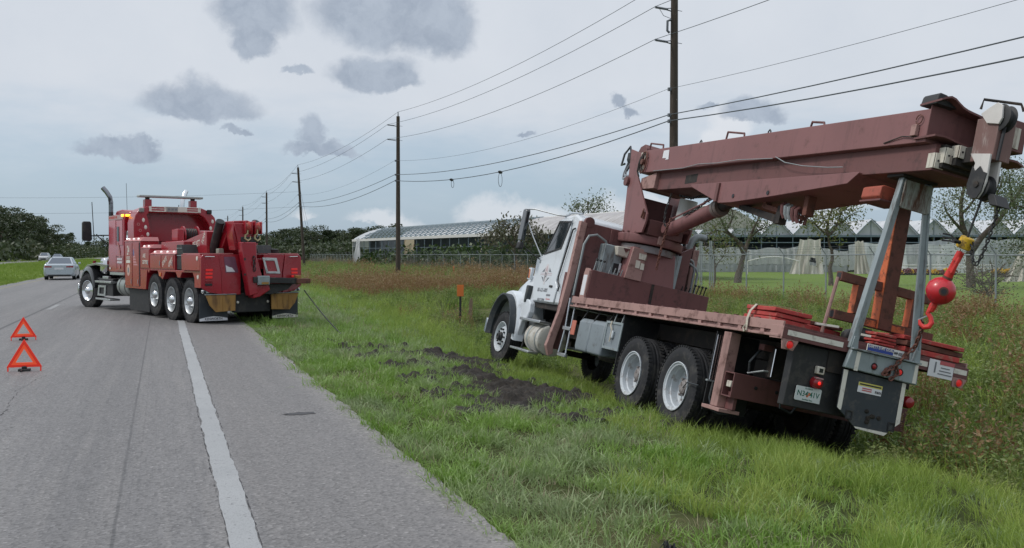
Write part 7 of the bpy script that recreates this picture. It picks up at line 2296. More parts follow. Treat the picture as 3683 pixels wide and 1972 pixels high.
# lift cylinder, tank, chains under the boom
lc = MB(); lc.tube([(3.02, -0.10, 2.93), (1.45, -0.10, 3.245)], 0.118, 24)
lco = lc.build('lift_cylinder', M['brown'], ct)
for q in (0.93, 0.985):
    p_ = Vector((3.02, -0.10, 2.93)).lerp(Vector((1.45, -0.10, 3.245)), q)
    d2 = (Vector((1.45, -0.10, 3.245)) - Vector((3.02, -0.10, 2.93))).normalized()
    MB().tube([tuple(p_ - d2 * 0.035), tuple(p_ + d2 * 0.035)], 0.137, 24).build('cylinder_gland', P('brown_grey_gland', (0.17, 0.14, 0.13), 0.5, var=0.25, vs=6) if q < 0.95 else bpy.data.materials['brown_grey_gland'], lco)
MB().tube([(1.46, -0.10, 3.243), (0.85, -0.10, 3.36)], 0.075, 18).build('cylinder_rod', M['under'], lco)
MB().cyl((3.02, -0.24, 2.93), (3.02, 0.04, 2.93), 0.085, 18).build('cylinder_eye', M['brown_dark'], lco)
T('cylinder_pipe', [(2.85, 0.0, 3.09), (1.55, 0.0, 3.37)], 0.014, M['brown'], lco, 6)
ft = MB(); ft.tube([(3.14, -0.36, 3.02), (3.10, -0.36, 3.50)], 0.155, 20); ft.build('hydraulic_filter', P('pale_grey_canister', (0.42, 0.44, 0.43), 0.5, var=0.1), ct)
chain_mb([(2.78, 0.05, 3.08), (2.75, 0.10, 2.95), (2.78, 0.12, 2.5), (2.79, 0.12, 2.20)], 0.06, 0.010).build('hanging_chain', M['rusty'], ct)
chain_mb([(2.9, 0.08, 3.50), (2.95, 0.10, 3.2), (2.9, 0.10, 2.98), (2.82, 0.08, 2.93)], 0.05, 0.008).build('hanging_chain', M['black'], ct)
chain_mb([(2.35, 0.05, 3.12), (2.1, 0.0, 3.20), (1.7, -0.05, 3.42)], 0.06, 0.010).build('hanging_chain', M['black'], ct)
chain_mb([(2.75, 0.0, 3.48), (2.4, -0.05, 3.42), (2.0, -0.05, 3.46)], 0.05, 0.009).build('hanging_chain', M['black'], ct)
# stowed jib and shackles under the boom
jb = MB()
jb.hexa([(0.66, -0.06, 3.22), (0.66, 0.06, 3.22), (0.66, 0.06, 3.14), (0.66, -0.06, 3.14)], [(-0.36, -0.06, 3.01), (-0.36, 0.06, 3.01), (-0.36, 0.06, 2.90), (-0.36, -0.06, 2.90)])
jb.hexa([(-0.30, -0.06, 2.90), (-0.30, 0.06, 2.90), (-0.44, 0.06, 2.89), (-0.44, -0.06, 2.89)], [(-0.36, -0.06, 3.14), (-0.36, 0.06, 3.14), (-0.46, 0.06, 3.14), (-0.46, -0.06, 3.14)])
jbo = jb.build('jib_bracket', M['under'], ct, 0.006)
aj = MB(); aj.hexa([(0.02, -0.05, 3.19), (0.02, 0.05, 3.19), (0.02, 0.05, 3.12), (0.02, -0.05, 3.12)], [(-0.90, -0.05, 2.985), (-0.90, 0.05, 2.985), (-0.90, 0.05, 2.93), (-0.90, -0.05, 2.93)])
aj.build('shackle_rail', M['rusty'], ct, 0.004)
B('rail_hanger', -0.94, -1.03, -0.06, 0.06, 2.98, 3.24, M['rusty'], None, 0.005); B('rail_hanger', -0.02, 0.06, -0.05, 0.05, 3.13, 3.24, M['rusty'], None, 0.005)
for k, xx in enumerate((-0.52, -0.60, -0.68, -0.77, -0.86)):
    zc = 3.06 - 0.02 * k
    m_ = MB(); m_.tube([(xx, 0.05, zc + 0.10), (xx - 0.01, 0.10, zc + 0.06), (xx - 0.02, 0.10, zc - 0.03), (xx - 0.035, 0.06, zc - 0.10)], [0.026, 0.03, 0.024, 0.028], 7)
    m_.tube([(xx, 0.02, zc + 0.10), (xx - 0.02, -0.06, zc + 0.02), (xx - 0.03, -0.04, zc - 0.10)], 0.022, 6)
    m_.build('stowed_shackle', M['galv'] if k in (1, 2) else M['brown_dark'], ct)

# ---- loose gear lying on the deck: each its own thing, placed in the truck's frame
Mc = Matrix.Translation(ct.location) @ ct.rotation_euler.to_matrix().to_4x4()


def on_deck(o):
    o.matrix_world = Mc
    return o


def block_stack(name, label, x0, x1, y0, y1, zs, mats, seed):
    t = empty(name, label, 'timber blocks'); on_deck(t)
    r = np.random.default_rng(seed)
    for i, (a, b_) in enumerate(zip(zs[:-1], zs[1:])):
        j = r.uniform(-0.03, 0.03, 4)
        m_ = MB().box(x0 + j[0], x1 + j[1], y0 + j[2], y1 + j[3], a + 0.004, b_ - 0.004)
        c_ = Vector(((x0 + x1) / 2, (y0 + y1) / 2, 0))
        m_.xform(Matrix.Translation(c_) @ Matrix.Rotation(r.normal(0, 0.07), 4, 'Z') @ Matrix.Translation(-c_))
        m_.build('timber_block', M[mats[i % len(mats)]], t, 0.008)
    return t


block_stack('timber_blocks', 'stack of red painted timber blocks strapped to the deck corner nearest the road', -1.95, -2.55, 0.72, 1.16, (1.468, 1.53, 1.585, 1.64), ['red_block'], 1)
block_stack('timber_blocks', 'dark red timber blocks lying on the deck ahead of the boom rest', -1.5, -2.3, 0.15, 0.70, (1.468, 1.55, 1.60), ['red_block', 'rusty'], 2)
block_stack('timber_blocks', 'pale red slatted timber pad behind the safety sign', -2.55, -2.78, -0.23, 0.03, (1.468, 1.50, 1.535, 1.57, 1.61), ['red_block'], 3)
block_stack('timber_blocks', 'long red timber pads stacked at the far right of the deck', -2.2, -2.78, -1.15, -0.40, (1.468, 1.535, 1.60, 1.655), ['red_block', 'rusty', 'red_block'], 4)
st = empty('ratchet_strap', 'pale woven strap thrown over the red blocks at the deck corner', 'strap'); on_deck(st)
sp_ = MB()
pts_ = [(-2.45, 0.80, 1.66), (-2.30, 1.02, 1.665), (-2.15, 1.18, 1.645), (-2.12, 1.225, 1.56), (-2.12, 1.245, 1.46), (-2.14, 1.246, 1.37)]
vs_ = []
for p in pts_:
    vs_ += [(p[0] - 0.022, p[1], p[2]), (p[0] + 0.022, p[1], p[2]), (p[0] + 0.022, p[1] + 0.003, p[2] + 0.004), (p[0] - 0.022, p[1] + 0.003, p[2] + 0.004)]
fs_ = []
for i in range(len(pts_) - 1):
    for k in range(4):
        fs_.append((4 * i + k, 4 * i + (k + 1) % 4, 4 * i + 4 + (k + 1) % 4, 4 * i + 4 + k))
sp_._add(vs_, fs_); sp_.build('webbing', M['strap'], st)
MB().tube([(-2.12, 1.25, 1.40), (-2.09, 1.255, 1.36), (-2.12, 1.255, 1.32), (-2.16, 1.255, 1.34), (-2.15, 1.25, 1.40)], 0.010, 6).build('strap_hook', M['strap'], st)
for (p0, p1, lab) in (((-2.62, 0.42, 1.56), (-2.55, 0.66, 1.545), 'white plastic strip lying on the red blocks'), ((-2.76, 0.10, 1.53), (-2.70, 0.2, 1.53), 'short white strip beside the boom rest leg')):
    m_ = MB(); m_.hexa([(p0[0] - .02, p0[1], p0[2]), (p0[0] + .02, p0[1], p0[2]), (p0[0] + .02, p0[1], p0[2] + .025), (p0[0] - .02, p0[1], p0[2] + .025)], [(p1[0] - .02, p1[1], p1[2]), (p1[0] + .02, p1[1], p1[2]), (p1[0] + .02, p1[1], p1[2] + .025), (p1[0] - .02, p1[1], p1[2] + .025)])
    o_ = m_.build('plastic_strip', M['reflect_white'], None, 0.003); on_deck(o_); tag(o_, lab, 'strip')
bgm = MB(); bgm.sphere((-2.45, 0.02, 1.53), 0.19, 18, 10, (1.0, 0.95, 0.55))
for i, v in enumerate(bgm.v):
    bgm.v[i] = (v[0] + 0.02 * math.sin(17 * v[1]), v[1] + 0.02 * math.sin(23 * v[2]), v[2] + 0.02 * math.sin(19 * v[0]))
bo = bgm.build('black_bag', M['black'], None, 0, 60); on_deck(bo); tag(bo, 'black lumpy bag on the deck behind the left boom rest leg', 'bag')


# ================================================================== TOW TRUCK (heavy wrecker)
# local axes: X forward, Y to the truck's left, Z up; origin on the road below the middle of its two rearmost axles
tw = empty('tow_truck', 'big red heavy tow truck with chrome stacks standing across the shoulder', 'tow truck', (1.532, 24.63, 0.0))
tw.rotation_euler = (0, 0, 1.90)
tw.scale = (0.885, 0.96, 0.97)


def K(name, x0, x1, y0, y1, z0, z1, mat, parent=None, bevel=0.012):
    return MB().box(x0, x1, y0, y1, z0, z1).build(name, mat, parent or tw, bevel)


def PR(name, pts, ax, a, b_, mat, parent=None, bevel=0.01):
    return MB().prism(pts, ax, a, b_).build(name, mat, parent or tw, bevel)


def TB(name, path, r, mat, parent=None, n=8):
    return MB().tube(path, r, n).build(name, mat, parent or tw)


# ---- wheels
h = MB(); h.lathe([(0.112, 0.300), (0.140, 0.312), (0.142, 0.300), (0.122, 0.286), (0.06, 0.268), (-0.03, 0.252), (-0.05, 0.225), (-0.05, 0.14), (-0.05, 0.001)], (0, 0, 0), 'y', 40)
RIM_CH = h.mesh('rim', M['alu'])
h = MB(); h.lathe([(-0.05, 0.13), (0.05, 0.12), (0.10, 0.112), (0.15, 0.09), (0.175, 0.05), (0.18, 0.001)], (0, 0, 0), 'y', 24)
for k in range(10):
    a = 2 * math.pi * k / 10
    h.cyl((0.168 * math.cos(a), -0.05, 0.168 * math.sin(a)), (0.168 * math.cos(a), 0.0, 0.168 * math.sin(a)), 0.022, 6)
HUB_CH = h.mesh('hub', M['chrome'])
h = MB(); h.lathe([(0.112, 0.300), (0.140, 0.312), (0.142, 0.300), (0.122, 0.284), (0.085, 0.262), (0.075, 0.24), (0.10, 0.20), (0.12, 0.12), (0.16, 0.10), (0.19, 0.06), (0.195, 0.001)], (0, 0, 0), 'y', 40)
RIM_CF = h.mesh('rim', M['chrome'])
for ax_ in (0.68, -0.68):
    for yy, fl_ in ((1.09, False), (-1.09, True)):
        wheel(tw, ax_, yy, 0.522, RIM_CH, HUB_CH, fl_)
    for yy, fl_ in ((0.77, False), (-0.77, True)):
        wheel(tw, ax_, yy, 0.522, INNER, None, fl_)
for yy, fl_ in ((1.09, False), (-1.09, True)):
    wheel(tw, 2.06, yy, 0.605, RIM_CH, HUB_CH, fl_)
wheel(tw, 9.05, 1.05, 0.522, RIM_CF, None, False, R(13))
wheel(tw, 9.05, -1.05, 0.522, RIM_CF, None, True, R(13))
for xx in (0.68, -0.68, 2.06, 9.05):
    TB('axle', [(xx, -0.95, 0.53), (xx, 0.95, 0.53)], 0.09, M['under'])
for yy in (0.43, -0.43):
    K('chassis_rail', -1.3, 10.0, yy - 0.05, yy + 0.05, 0.78, 1.08, M['under'], None, 0)
K('underbody', -1.3, 6.6, -0.38, 0.38, 0.55, 1.2, M['under'], None, 0)
K('under_box', 2.75, 4.6, -1.15, 1.15, 0.10, 0.70, M['black'], None, 0.01)
for sg in (1, -1):
    K('wheel_well', -1.35, 2.6, sg * 0.93, sg * 0.62, 0.95, 1.27, M['black'], None, 0)

# ---- hood, cab, sleeper
loft([[(x, hw * math.cos(a), zb + (zt - zb) * max(0, math.sin(a)) ** 0.55) for a in np.linspace(0, math.pi, 11)] for x, hw, zb, zt in ((8.05, 0.66, 0.95, 1.86), (8.8, 0.62, 0.95, 1.80), (9.7, 0.56, 0.95, 1.70), (10.0, 0.50, 0.95, 1.58))]).build('hood', M['blackgloss'], tw, 0, 45)
K('grille', 9.98, 10.06, -0.46, 0.46, 0.85, 1.52, M['chrome'], None, 0.03)
K('bumper', 10.1, 10.22, -1.2, 1.2, 0.35, 0.72, M['chrome'], None, 0.04)
for sg in (1, -1):
    rings = []
    for i in range(15):
        a = R(0) + R(172) * i / 14
        c_, s_ = math.cos(a), math.sin(a)
        rings.append([(9.08 + 0.84 * c_, sg * 0.5, 0.66 + 0.72 * s_), (9.08 + 0.84 * c_, sg * 1.16, 0.54 + 0.74 * s_), (9.08 + 0.80 * c_, sg * 1.20, 0.52 + 0.70 * s_), (9.08 + 0.72 * c_, sg * 1.2, 0.52 + 0.63 * s_), (9.08 + 0.72 * c_, sg * 0.52, 0.54 + 0.63 * s_)])
    loft(rings).build('front_wing', M['blackgloss'], tw, 0, 40)
    PR('wing_top', [(7.0, 1.34), (8.3, 1.40), (9.3, 1.33), (9.9, 1.16), (9.9, 1.12), (9.3, 1.27), (8.3, 1.33), (7.0, 1.26)], 'y', sg * 0.60, sg * 1.12, P('highlit_black_paint', (0.10, 0.105, 0.11), 0.2, coat=0.8) if sg == 1 else bpy.data.materials['highlit_black_paint'])  # greyer than the wing: highlight along its top put into colour
    bc_ = MB(); bc_.cyl((9.1, sg * 0.95, 1.34), (9.1, sg * 0.95, 1.46), 0.05, 10); bc_.build('wing_lamp', M['lamp_red_dim'], tw)
    K('air_cleaner', 7.75, 8.25, sg * 0.72, sg * 1.02, 1.05, 1.55, M['chrome'], None, 0.10)
cab_ = PR('cab', [(6.55, 1.12), (6.55, 2.62), (6.7, 2.70), (7.6, 2.66), (7.85, 2.52), (8.08, 1.85), (8.08, 1.12)], 'y', -0.80, 0.80, M['red'], None, 0.04)
for sg in (1, -1):
    PR('cab_window', [(6.95, 1.95), (6.95, 2.45), (7.55, 2.45), (7.9, 1.95)], 'y', sg * 0.801, sg * 0.806, M['glass'], cab_, 0)
PR('windscreen', [(7.86, 2.50), (8.085, 1.88), (8.10, 1.89), (7.875, 2.51)], 'y', -0.68, 0.68, M['glass'], cab_, 0)
sl = MB(); sl.prism([(1.19, 1.14), (1.20, 2.66), (1.12, 2.80), (0.9, 2.88), (-0.9, 2.88), (-1.12, 2.80), (-1.20, 2.66), (-1.19, 1.14)], 'x', 4.95, 6.52)
slp = sl.build('sleeper', M['red'], tw, 0.03)
PR('sleeper_roof', [(4.98, 2.80), (5.1, 2.90), (5.9, 2.97), (6.4, 2.95), (6.6, 2.82)], 'y', -1.0, 1.0, M['red'], slp, 0.04)
MB().frame([(5.05, 1.92), (5.05, 2.66), (5.75, 2.66), (5.75, 1.92)], [(5.065, 1.935), (5.065, 2.645), (5.735, 2.645), (5.735, 1.935)], 'y', 1.2005, 1.208).build('sleeper_hatch', M['red'], slp)
MB().frame([(5.02, 1.20), (5.02, 1.62), (5.75, 1.62), (5.75, 1.20)], [(5.035, 1.215), (5.035, 1.605), (5.735, 1.605), (5.735, 1.215)], 'y', 1.2005, 1.208).build('sleeper_hatch', M['red_pale'], slp)
K('sleeper_window', 5.42, 5.62, 1.2005, 1.212, 2.04, 2.46, M['glass'], slp, 0.02)
K('name_board', 5.0, 6.5, 1.2005, 1.206, 2.665, 2.79, P('pale_name_board', (0.40, 0.28, 0.28), 0.5), slp, 0)
text('HEAVY RECOVERY', 0.085, (5.95, 1.2075, 2.727), 'L', M['red'], slp, name='name_lettering', sx=0.95) if False else None
for k, (x0_, wd_) in enumerate(((6.40, 0.14), (6.22, 0.10), (6.08, 0.16), (5.86, 0.09), (5.72, 0.12))):
    K('name_mark', x0_ - wd_, x0_, 1.2065, 1.2075, 2.695, 2.765, M['red_block'], slp, 0)
for k, (pts) in enumerate(([(5.50, 2.02), (5.38, 1.85), (5.30, 1.72), (5.34, 1.70), (5.46, 1.84), (5.56, 1.96)], [(5.42, 1.84), (5.30, 1.62), (5.26, 1.50), (5.36, 1.60), (5.44, 1.72)], [(5.75, 1.67), (5.70, 1.62), (5.35, 1.60), (5.30, 1.62), (5.68, 1.60)])):
    MB().prism(pts, 'y', 1.2085, 1.2095).build('painted_emblem', M['red_pale'], slp)
for z_ in (1.545, 1.51, 1.45, 1.42):
    K('sleeper_print', 5.1, 5.62, 1.2085, 1.2095, z_ - 0.012, z_ + 0.008, M['paper'], slp, 0)
MB().prism([(5.42, 1.38), (5.30, 1.30), (5.36, 1.24), (5.46, 1.26)], 'y', 1.2085, 1.2095).build('painted_emblem', M['red_pale'], slp)
K('sleeper_skirt', 5.0, 6.48, 1.0, 1.18, 1.06, 1.139, M['alu'], slp, 0.005)
K('step_reflector', 6.3, 6.42, 1.2005, 1.207, 1.22, 1.28, M['reflect_white'], slp, 0)
for sg in (1, -1):
    lbx = K('amber_light_bar', 4.90, 4.945, sg * 0.86, sg * 1.20, 2.735, 2.80, M['inkorange'], tw, 0.005)
    for y0_ in (1.01, 1.115):
        K('amber_light', 4.865, 4.90, sg * (y0_ - 0.046), sg * (y0_ + 0.05), 2.735, 2.80, M['amber'], lbx, 0.012)
    K('amber_light', 4.90, 5.12, sg * 1.2005, sg * 1.225, 2.735, 2.80, M['amber'], lbx, 0.008)
    # exhaust stack with a raked chrome tip
    stx = MB(); stx.tube([(6.68, sg * 1.08, 1.15), (6.68, sg * 1.08, 2.92)], 0.07, 14)
    so_ = stx.build('exhaust_stack', M['blackgloss'], tw)
    tip = MB(); tip.tube([(6.68, sg * 1.08, 2.90), (6.68, sg * 1.08, 3.20), (6.70, sg * 1.10, 3.36), (6.78, sg * 1.18, 3.52), (6.86, sg * 1.26, 3.64)], [0.066, 0.067, 0.068, 0.070, 0.072], 14)
    tip.build('stack_tip', M['chrome_dark'] if sg > 0 else M['chrome'], so_)
    mi_ = MB(); mi_.prism([(sg * 1.36, 2.10), (sg * 1.38, 2.62), (sg * 1.42, 2.66), (sg * 1.60, 2.66), (sg * 1.635, 2.62), (sg * 1.64, 2.12), (sg * 1.60, 2.07), (sg * 1.40, 2.06)], 'x', 7.72, 7.84)
    mo_ = mi_.build('mirror', M['black'], tw, 0.02)
    TB('mirror_arm', [(7.76, sg * 1.40, 2.22), (7.6, sg * 1.1, 2.24), (7.5, sg * 0.80, 2.24)], 0.02, M['black'], mo_, 6)
    TB('mirror_arm', [(7.68, sg * 1.22, 2.22), (7.6, sg * 1.0, 2.0), (7.55, sg * 0.80, 1.92)], 0.018, M['black'], mo_, 6)
    TB('antenna', [(7.74, sg * 1.30, 2.05), (7.80, sg * 1.34, 3.25)], 0.012, M['black'], mo_, 5)
TB('whip_antenna', [(6.0, 0.8, 2.9), (6.0, 0.82, 3.75)], 0.006, M['black'], None, 4)
# steps and tank below the sleeper
stb = K('battery_box', 6.40, 7.95, 0.72, 1.12, 0.42, 0.93, M['black'], None, 0.02)
K('step_plate', 6.35, 8.10, 0.85, 1.20, 0.80, 0.86, M['alu'], stb, 0.008)
K('step_plate', 6.45, 8.05, 0.90, 1.20, 0.28, 0.335, M['alu'], stb, 0.008)
MB().frame([(7.98, 0.40), (7.86, 0.72), (7.05, 0.72), (7.10, 0.40)], [(7.82, 0.46), (7.74, 0.66), (7.22, 0.66), (7.26, 0.46)], 'y', 1.125, 1.16).build('step_frame', M['alu'], stb, 0.006)
K('box_cover', 7.0, 7.6, 1.0, 1.10, 0.87, 1.0, M['alu'], stb, 0.01)
fk = MB(); fk.lathe([(4.78, 0.001), (4.78, 0.27), (4.82, 0.30), (5.84, 0.30), (5.88, 0.27), (5.88, 0.001)], (0, 0.86, 0.74), 'x', 26)
fko = fk.build('fuel_tank', P('dulled_aluminium', (0.30, 0.33, 0.31), 0.4, metal=0.5, var=0.2, vs=5), tw)
for xx in (5.05, 5.6):
    MB().lathe([(xx - 0.03, 0.305), (xx + 0.03, 0.305)], (0, 0.86, 0.74), 'x', 26).build('tank_band', M['black'], fko)

# ---- body compartments, stepping down towards the rear
for sg in (1, -1):
    b1 = PR('body_locker', [(4.66, 0.72), (4.66, 2.02), (3.20, 2.02), (3.20, 1.26), (2.62, 1.26), (2.74, 0.72)], 'y', sg * 0.75, sg * 1.25, M['red'])
    led = MB(); led.hexa([(4.72, sg * 1.27, 2.02), (3.16, sg * 1.27, 2.02), (3.16, sg * 0.75, 2.02), (4.72, sg * 0.75, 2.02)], [(4.62, sg * 1.12, 2.13), (3.26, sg * 1.12, 2.13), (3.26, sg * 0.75, 2.13), (4.62, sg * 0.75, 2.13)])
    l1 = led.build('locker_ledge', M['red_pale'], tw, 0.008)  # pale red paints the light reflected by the sloping ledge
    b2 = PR('body_locker', [(3.19, 1.27), (3.19, 1.82), (2.38, 1.82), (2.38, 1.27)], 'y', sg * 0.75, sg * 1.25, M['red'])
    led = MB(); led.hexa([(3.19, sg * 1.27, 1.82), (2.34, sg * 1.27, 1.82), (2.34, sg * 0.75, 1.82), (3.19, sg * 0.75, 1.82)], [(3.12, sg * 1.12, 1.92), (2.42, sg * 1.12, 1.92), (2.42, sg * 0.75, 1.92), (3.12, sg * 0.75, 1.92)])
    l2 = led.build('locker_ledge', M['red_pale'], tw, 0.008)
    b3 = PR('body_locker', [(2.37, 1.27), (2.37, 1.66), (0.34, 1.66), (0.34, 1.27)], 'y', sg * 0.75, sg * 1.25, M['red'])
    led = MB(); led.hexa([(2.37, sg * 1.27, 1.66), (0.28, sg * 1.27, 1.66), (0.28, sg * 0.75, 1.66), (2.37, sg * 0.75, 1.66)], [(2.27, sg * 1.12, 1.77), (0.38, sg * 1.12, 1.77), (0.38, sg * 0.75, 1.77), (2.27, sg * 0.75, 1.77)])
    l3 = led.build('locker_ledge', M['red_pale'], tw, 0.008)
    for led_, xs_, zz in ((l1, (4.35, 3.93, 3.5), 2.078), (l2, (2.98, 2.58), 1.872), (l3, (2.05, 1.53, 1.02, 0.5), 1.717)):
        for xx in xs_:
            s0 = MB(); s0.sphere((xx, sg * 1.205, zz), 0.034, 10, 7)
            s0.build('locker_light', M['lamp_white'], led_)
    K('roof_locker', 2.2, 0.4, sg * 0.55, sg * 1.0, 1.772, 1.99, M['red'], None, 0.015)
    # doors
    for x0_, x1_, z0_, z1_, par in ((4.62, 3.95, 0.78, 1.98, b1), (3.90, 3.32, 0.78, 1.98, b1), (3.14, 2.42, 1.30, 1.79, b2), (2.32, 1.42, 1.30, 1.63, b3), (1.36, 0.42, 1.30, 1.63, b3)):
        dr = K('locker_door', x0_, x1_, sg * 1.2505, sg * 1.262, z0_, z1_, M['red'], tw, 0.006)
        K('door_latch', x1_ + 0.06, x1_ + 0.10, sg * 1.2625, sg * 1.272, z0_ + 0.07, z0_ + 0.19, M['steel'], dr, 0.004)
    K('locker_gap', 3.225, 3.295, sg * 1.2505, sg * 1.256, 0.80, 1.98, M['ink'], b1, 0)
    # wheel-arch band with trapezoid openings
    PR('arch_band', [(2.62, 1.265), (2.50, 1.17), (2.46, 1.17), (2.40, 1.235), (1.72, 1.235), (1.62, 1.10), (1.32, 1.02), (1.20, 1.10), (1.08, 1.215), (0.28, 1.215), (0.14, 1.08), (-0.06, 1.08), (-0.20, 1.215), (-0.98, 1.215), (-1.10, 1.08), (-1.10, 0.86), (-1.62, 0.86), (-1.62, 1.265)], 'y', sg * 0.90, sg * 1.25, M['red'])
    K('side_marker', 1.42, 1.52, sg * 1.2505, sg * 1.27, 1.09, 1.19, M['lamp_amber_dim'], None, 0.01)
    bp_ = PR('control_panel', [(0.33, 1.28), (0.33, 1.90), (0.0, 1.90), (-0.16, 1.66), (-0.32, 1.28)], 'y', sg * 0.80, sg * 1.20, M['black'])
    for z_ in (1.80, 1.62):
        K('panel_rail', 0.30, -0.08, sg * 1.2005, sg * 1.215, z_, z_ + 0.018, M['steel'], bp_, 0)
    tail = PR('tail_body', [(-0.33, 1.27), (-0.30, 1.66), (-1.56, 1.66), (-1.62, 1.60), (-1.62, 1.27)], 'y', sg * 0.42, sg * 1.30, M['red'])
    K('tail_top_trim', -0.33, -1.58, sg * 0.45, sg * 1.27, 1.662, 1.685, M['red_pale'], tail, 0.004)
    rp = PR('tail_panel', [(sg * 1.30, 0.88), (sg * 1.30, 1.58), (sg * 1.24, 1.655), (sg * 0.87, 1.655), (sg * 0.80, 1.2), (sg * 0.78, 0.70), (sg * 1.12, 0.76)], 'x', -1.623, -1.70, M['red'], None, 0.012)
    for k, mt in enumerate(('lamp_red', 'lamp_red', 'lamp_red', 'lamp_red_dim', 'black')):
        zz = 1.285 - 0.085 * k; y_ = 1.10 + 0.004 * k
        K('tail_light', -1.701, -1.722, sg * (y_ - 0.085), sg * (y_ + 0.085), zz - 0.026, zz + 0.026, M[mt], rp, 0.008)
    TB('grab_rail', [(-1.70, sg * 1.20, 1.60), (-1.74, sg * 1.18, 1.605), (-1.74, sg * 0.98, 1.60), (-1.70, sg * 0.96, 1.60)], 0.010, M['chrome'], rp, 6)
    for xx, zz in ((-1.45, 1.56), (-1.50, 1.12)):
        MB().lathe([(sg * 1.3005, 0.055), (sg * 1.312, 0.05), (sg * 1.316, 0.001)], (xx, 0, zz), 'y', 14).build('round_reflector', M['reflect_white'], tail)
    mp = PR('inner_tail_panel', [(sg * 0.86, 1.655), (sg * 0.79, 1.2), (sg * 0.77, 0.70), (sg * 0.30, 0.69), (sg * 0.30, 1.655)], 'x', -1.623, -1.66, M['red'], None, 0.006)
    if sg > 0:
        MB().prism([(0.72, 1.60), (0.68, 1.22), (0.36, 1.22), (0.44, 1.60)], 'x', -1.661, -1.668).build('picture_panel', P('purple_picture', (0.16, 0.06, 0.10), 0.4, var=0.5, vs=7), mp)
        MB().prism([(0.68, 1.40), (0.66, 1.24), (0.44, 1.24), (0.52, 1.34), (0.60, 1.36)], 'x', -1.6685, -1.671).build('picture_shape', M['paper'], mp)
    else:
        MB().frame([(-0.26, 1.58), (-0.36, 1.19), (-0.74, 1.18), (-0.64, 1.57)], [(-0.33, 1.51), (-0.41, 1.24), (-0.66, 1.235), (-0.58, 1.50)], 'x', -1.661, -1.68).build('panel_frame', M['alu'], mp, 0.004)
    # spades, mudflaps, lamps
    spd = PR('ground_spade', [(sg * 1.20, 0.70), (sg * 0.46, 0.69), (sg * 0.47, 0.31), (sg * 0.95, 0.29), (sg * 1.10, 0.45)], 'x', -1.70, -1.75, M['ochre'], None, 0.008)
    for y_ in (0.62, 0.78, 0.94):
        K('spade_rib', -1.752, -1.764, sg * (y_ - 0.012), sg * (y_ + 0.012), 0.34, 0.66, M['ochre'], spd, 0.004)
    K('spade_lip', -1.66, -1.77, sg * 0.45, sg * 1.21, 0.70, 0.716, M['steel'], spd, 0.003)
    K('spade_mount', -1.40, -1.69, sg * 0.55, sg * 0.80, 0.45, 0.70, M['under'], None, 0)
    lk = K('lamp_bracket', -1.60, -1.69, sg * 0.90, sg * 1.27, 0.735, 0.82, M['alu'], None, 0.02)
    for y_ in (1.20, 1.07, 0.96):
        MB().lathe([(-1.691, 0.036), (-1.700, 0.030), (-1.702, 0.001)], (0, sg * y_, 0.778), 'x', 12).build('bracket_lamp', M['lamp_red_dim'] if y_ < 1.1 else M['glass'], lk)
    mfp = K('mudflap', -1.50, -1.515, sg * 0.58, sg * 1.28, 0.07, 0.72, M['flap'], None, 0)
    stp_ = MB(); stp_.prism([(sg * 0.585, 0.075), (sg * 1.275, 0.075), (sg * 1.275, 0.13), (sg * 1.10, 0.165), (sg * 0.93, 0.185), (sg * 0.75, 0.165), (sg * 0.585, 0.13)], 'x', -1.516, -1.522)
    ms_ = stp_.build('mudflap_weight', M['reflect_white'] if sg < 0 else M['paper'], tw)
    text('KENWORTH', 0.085, (-1.5235, sg * 0.93, 0.118), 'B', M['ink'], ms_, name='mudflap_lettering', sx=0.9)
yb = 1.2625
K('decal_backing', 4.12, 4.50, yb, yb + 0.001, 1.42, 1.50, M['reflect_white'], None, 0)
text('24', 0.36, (4.31, yb + 0.001, 1.76), 'L', M['reflect_white'], tw, name='body_lettering', sx=0.62)
text('HOUR', 0.13, (4.31, yb + 0.001, 1.555), 'L', M['reflect_white'], tw, name='body_lettering', sx=0.8)
fl2 = MB(); fl2.prism([(3.83, 1.90), (3.72, 1.72), (3.55, 1.45), (3.42, 1.36), (3.80, 1.36), (3.86, 1.62)], 'y', yb, yb + 0.001)
flg = fl2.build('painted_flag', P('flag_pink', (0.52, 0.24, 0.26), 0.4), tw)
MB().prism([(3.85, 1.78), (3.80, 1.82), (3.72, 1.70), (3.74, 1.62), (3.86, 1.62)], 'y', yb + 0.0012, yb + 0.002).build('flag_field', P('flag_blue', (0.14, 0.12, 0.26), 0.4), flg)
for q in range(4):
    MB().box(3.50, 3.80, yb + 0.0012, yb + 0.002, 1.40 + 0.075 * q, 1.425 + 0.075 * q).build('flag_stripe', M['red'], flg)
MB().lathe([(yb, 0.16), (yb + 0.0015, 0.155), (yb + 0.0015, 0.001)], (4.30, 0, 1.22), 'y', 20).build('round_badge', P('badge_peach', (0.55, 0.36, 0.30), 0.5), tw)
MB().box(4.24, 4.36, yb + 0.002, yb + 0.003, 1.15, 1.29).build('badge_mark', M['inkgrey'], tw)
text('ASE', 0.15, (2.83, yb + 0.001, 1.62), 'L', M['reflect_white'], tw, name='body_lettering')
text('CERTIFIED', 0.14, (2.76, yb + 0.001, 1.45), 'L', M['reflect_white'], tw, name='body_lettering', sx=0.72)
text('STATE', 0.16, (1.12, yb + 0.001, 1.47), 'L', M['reflect_white'], tw, R(28), 'body_lettering', 0.2, 0.85)
text('CERT.', 0.16, (0.64, yb + 0.001, 1.45), 'L', M['reflect_white'], tw, R(30), 'body_lettering', 0.2, 0.85)

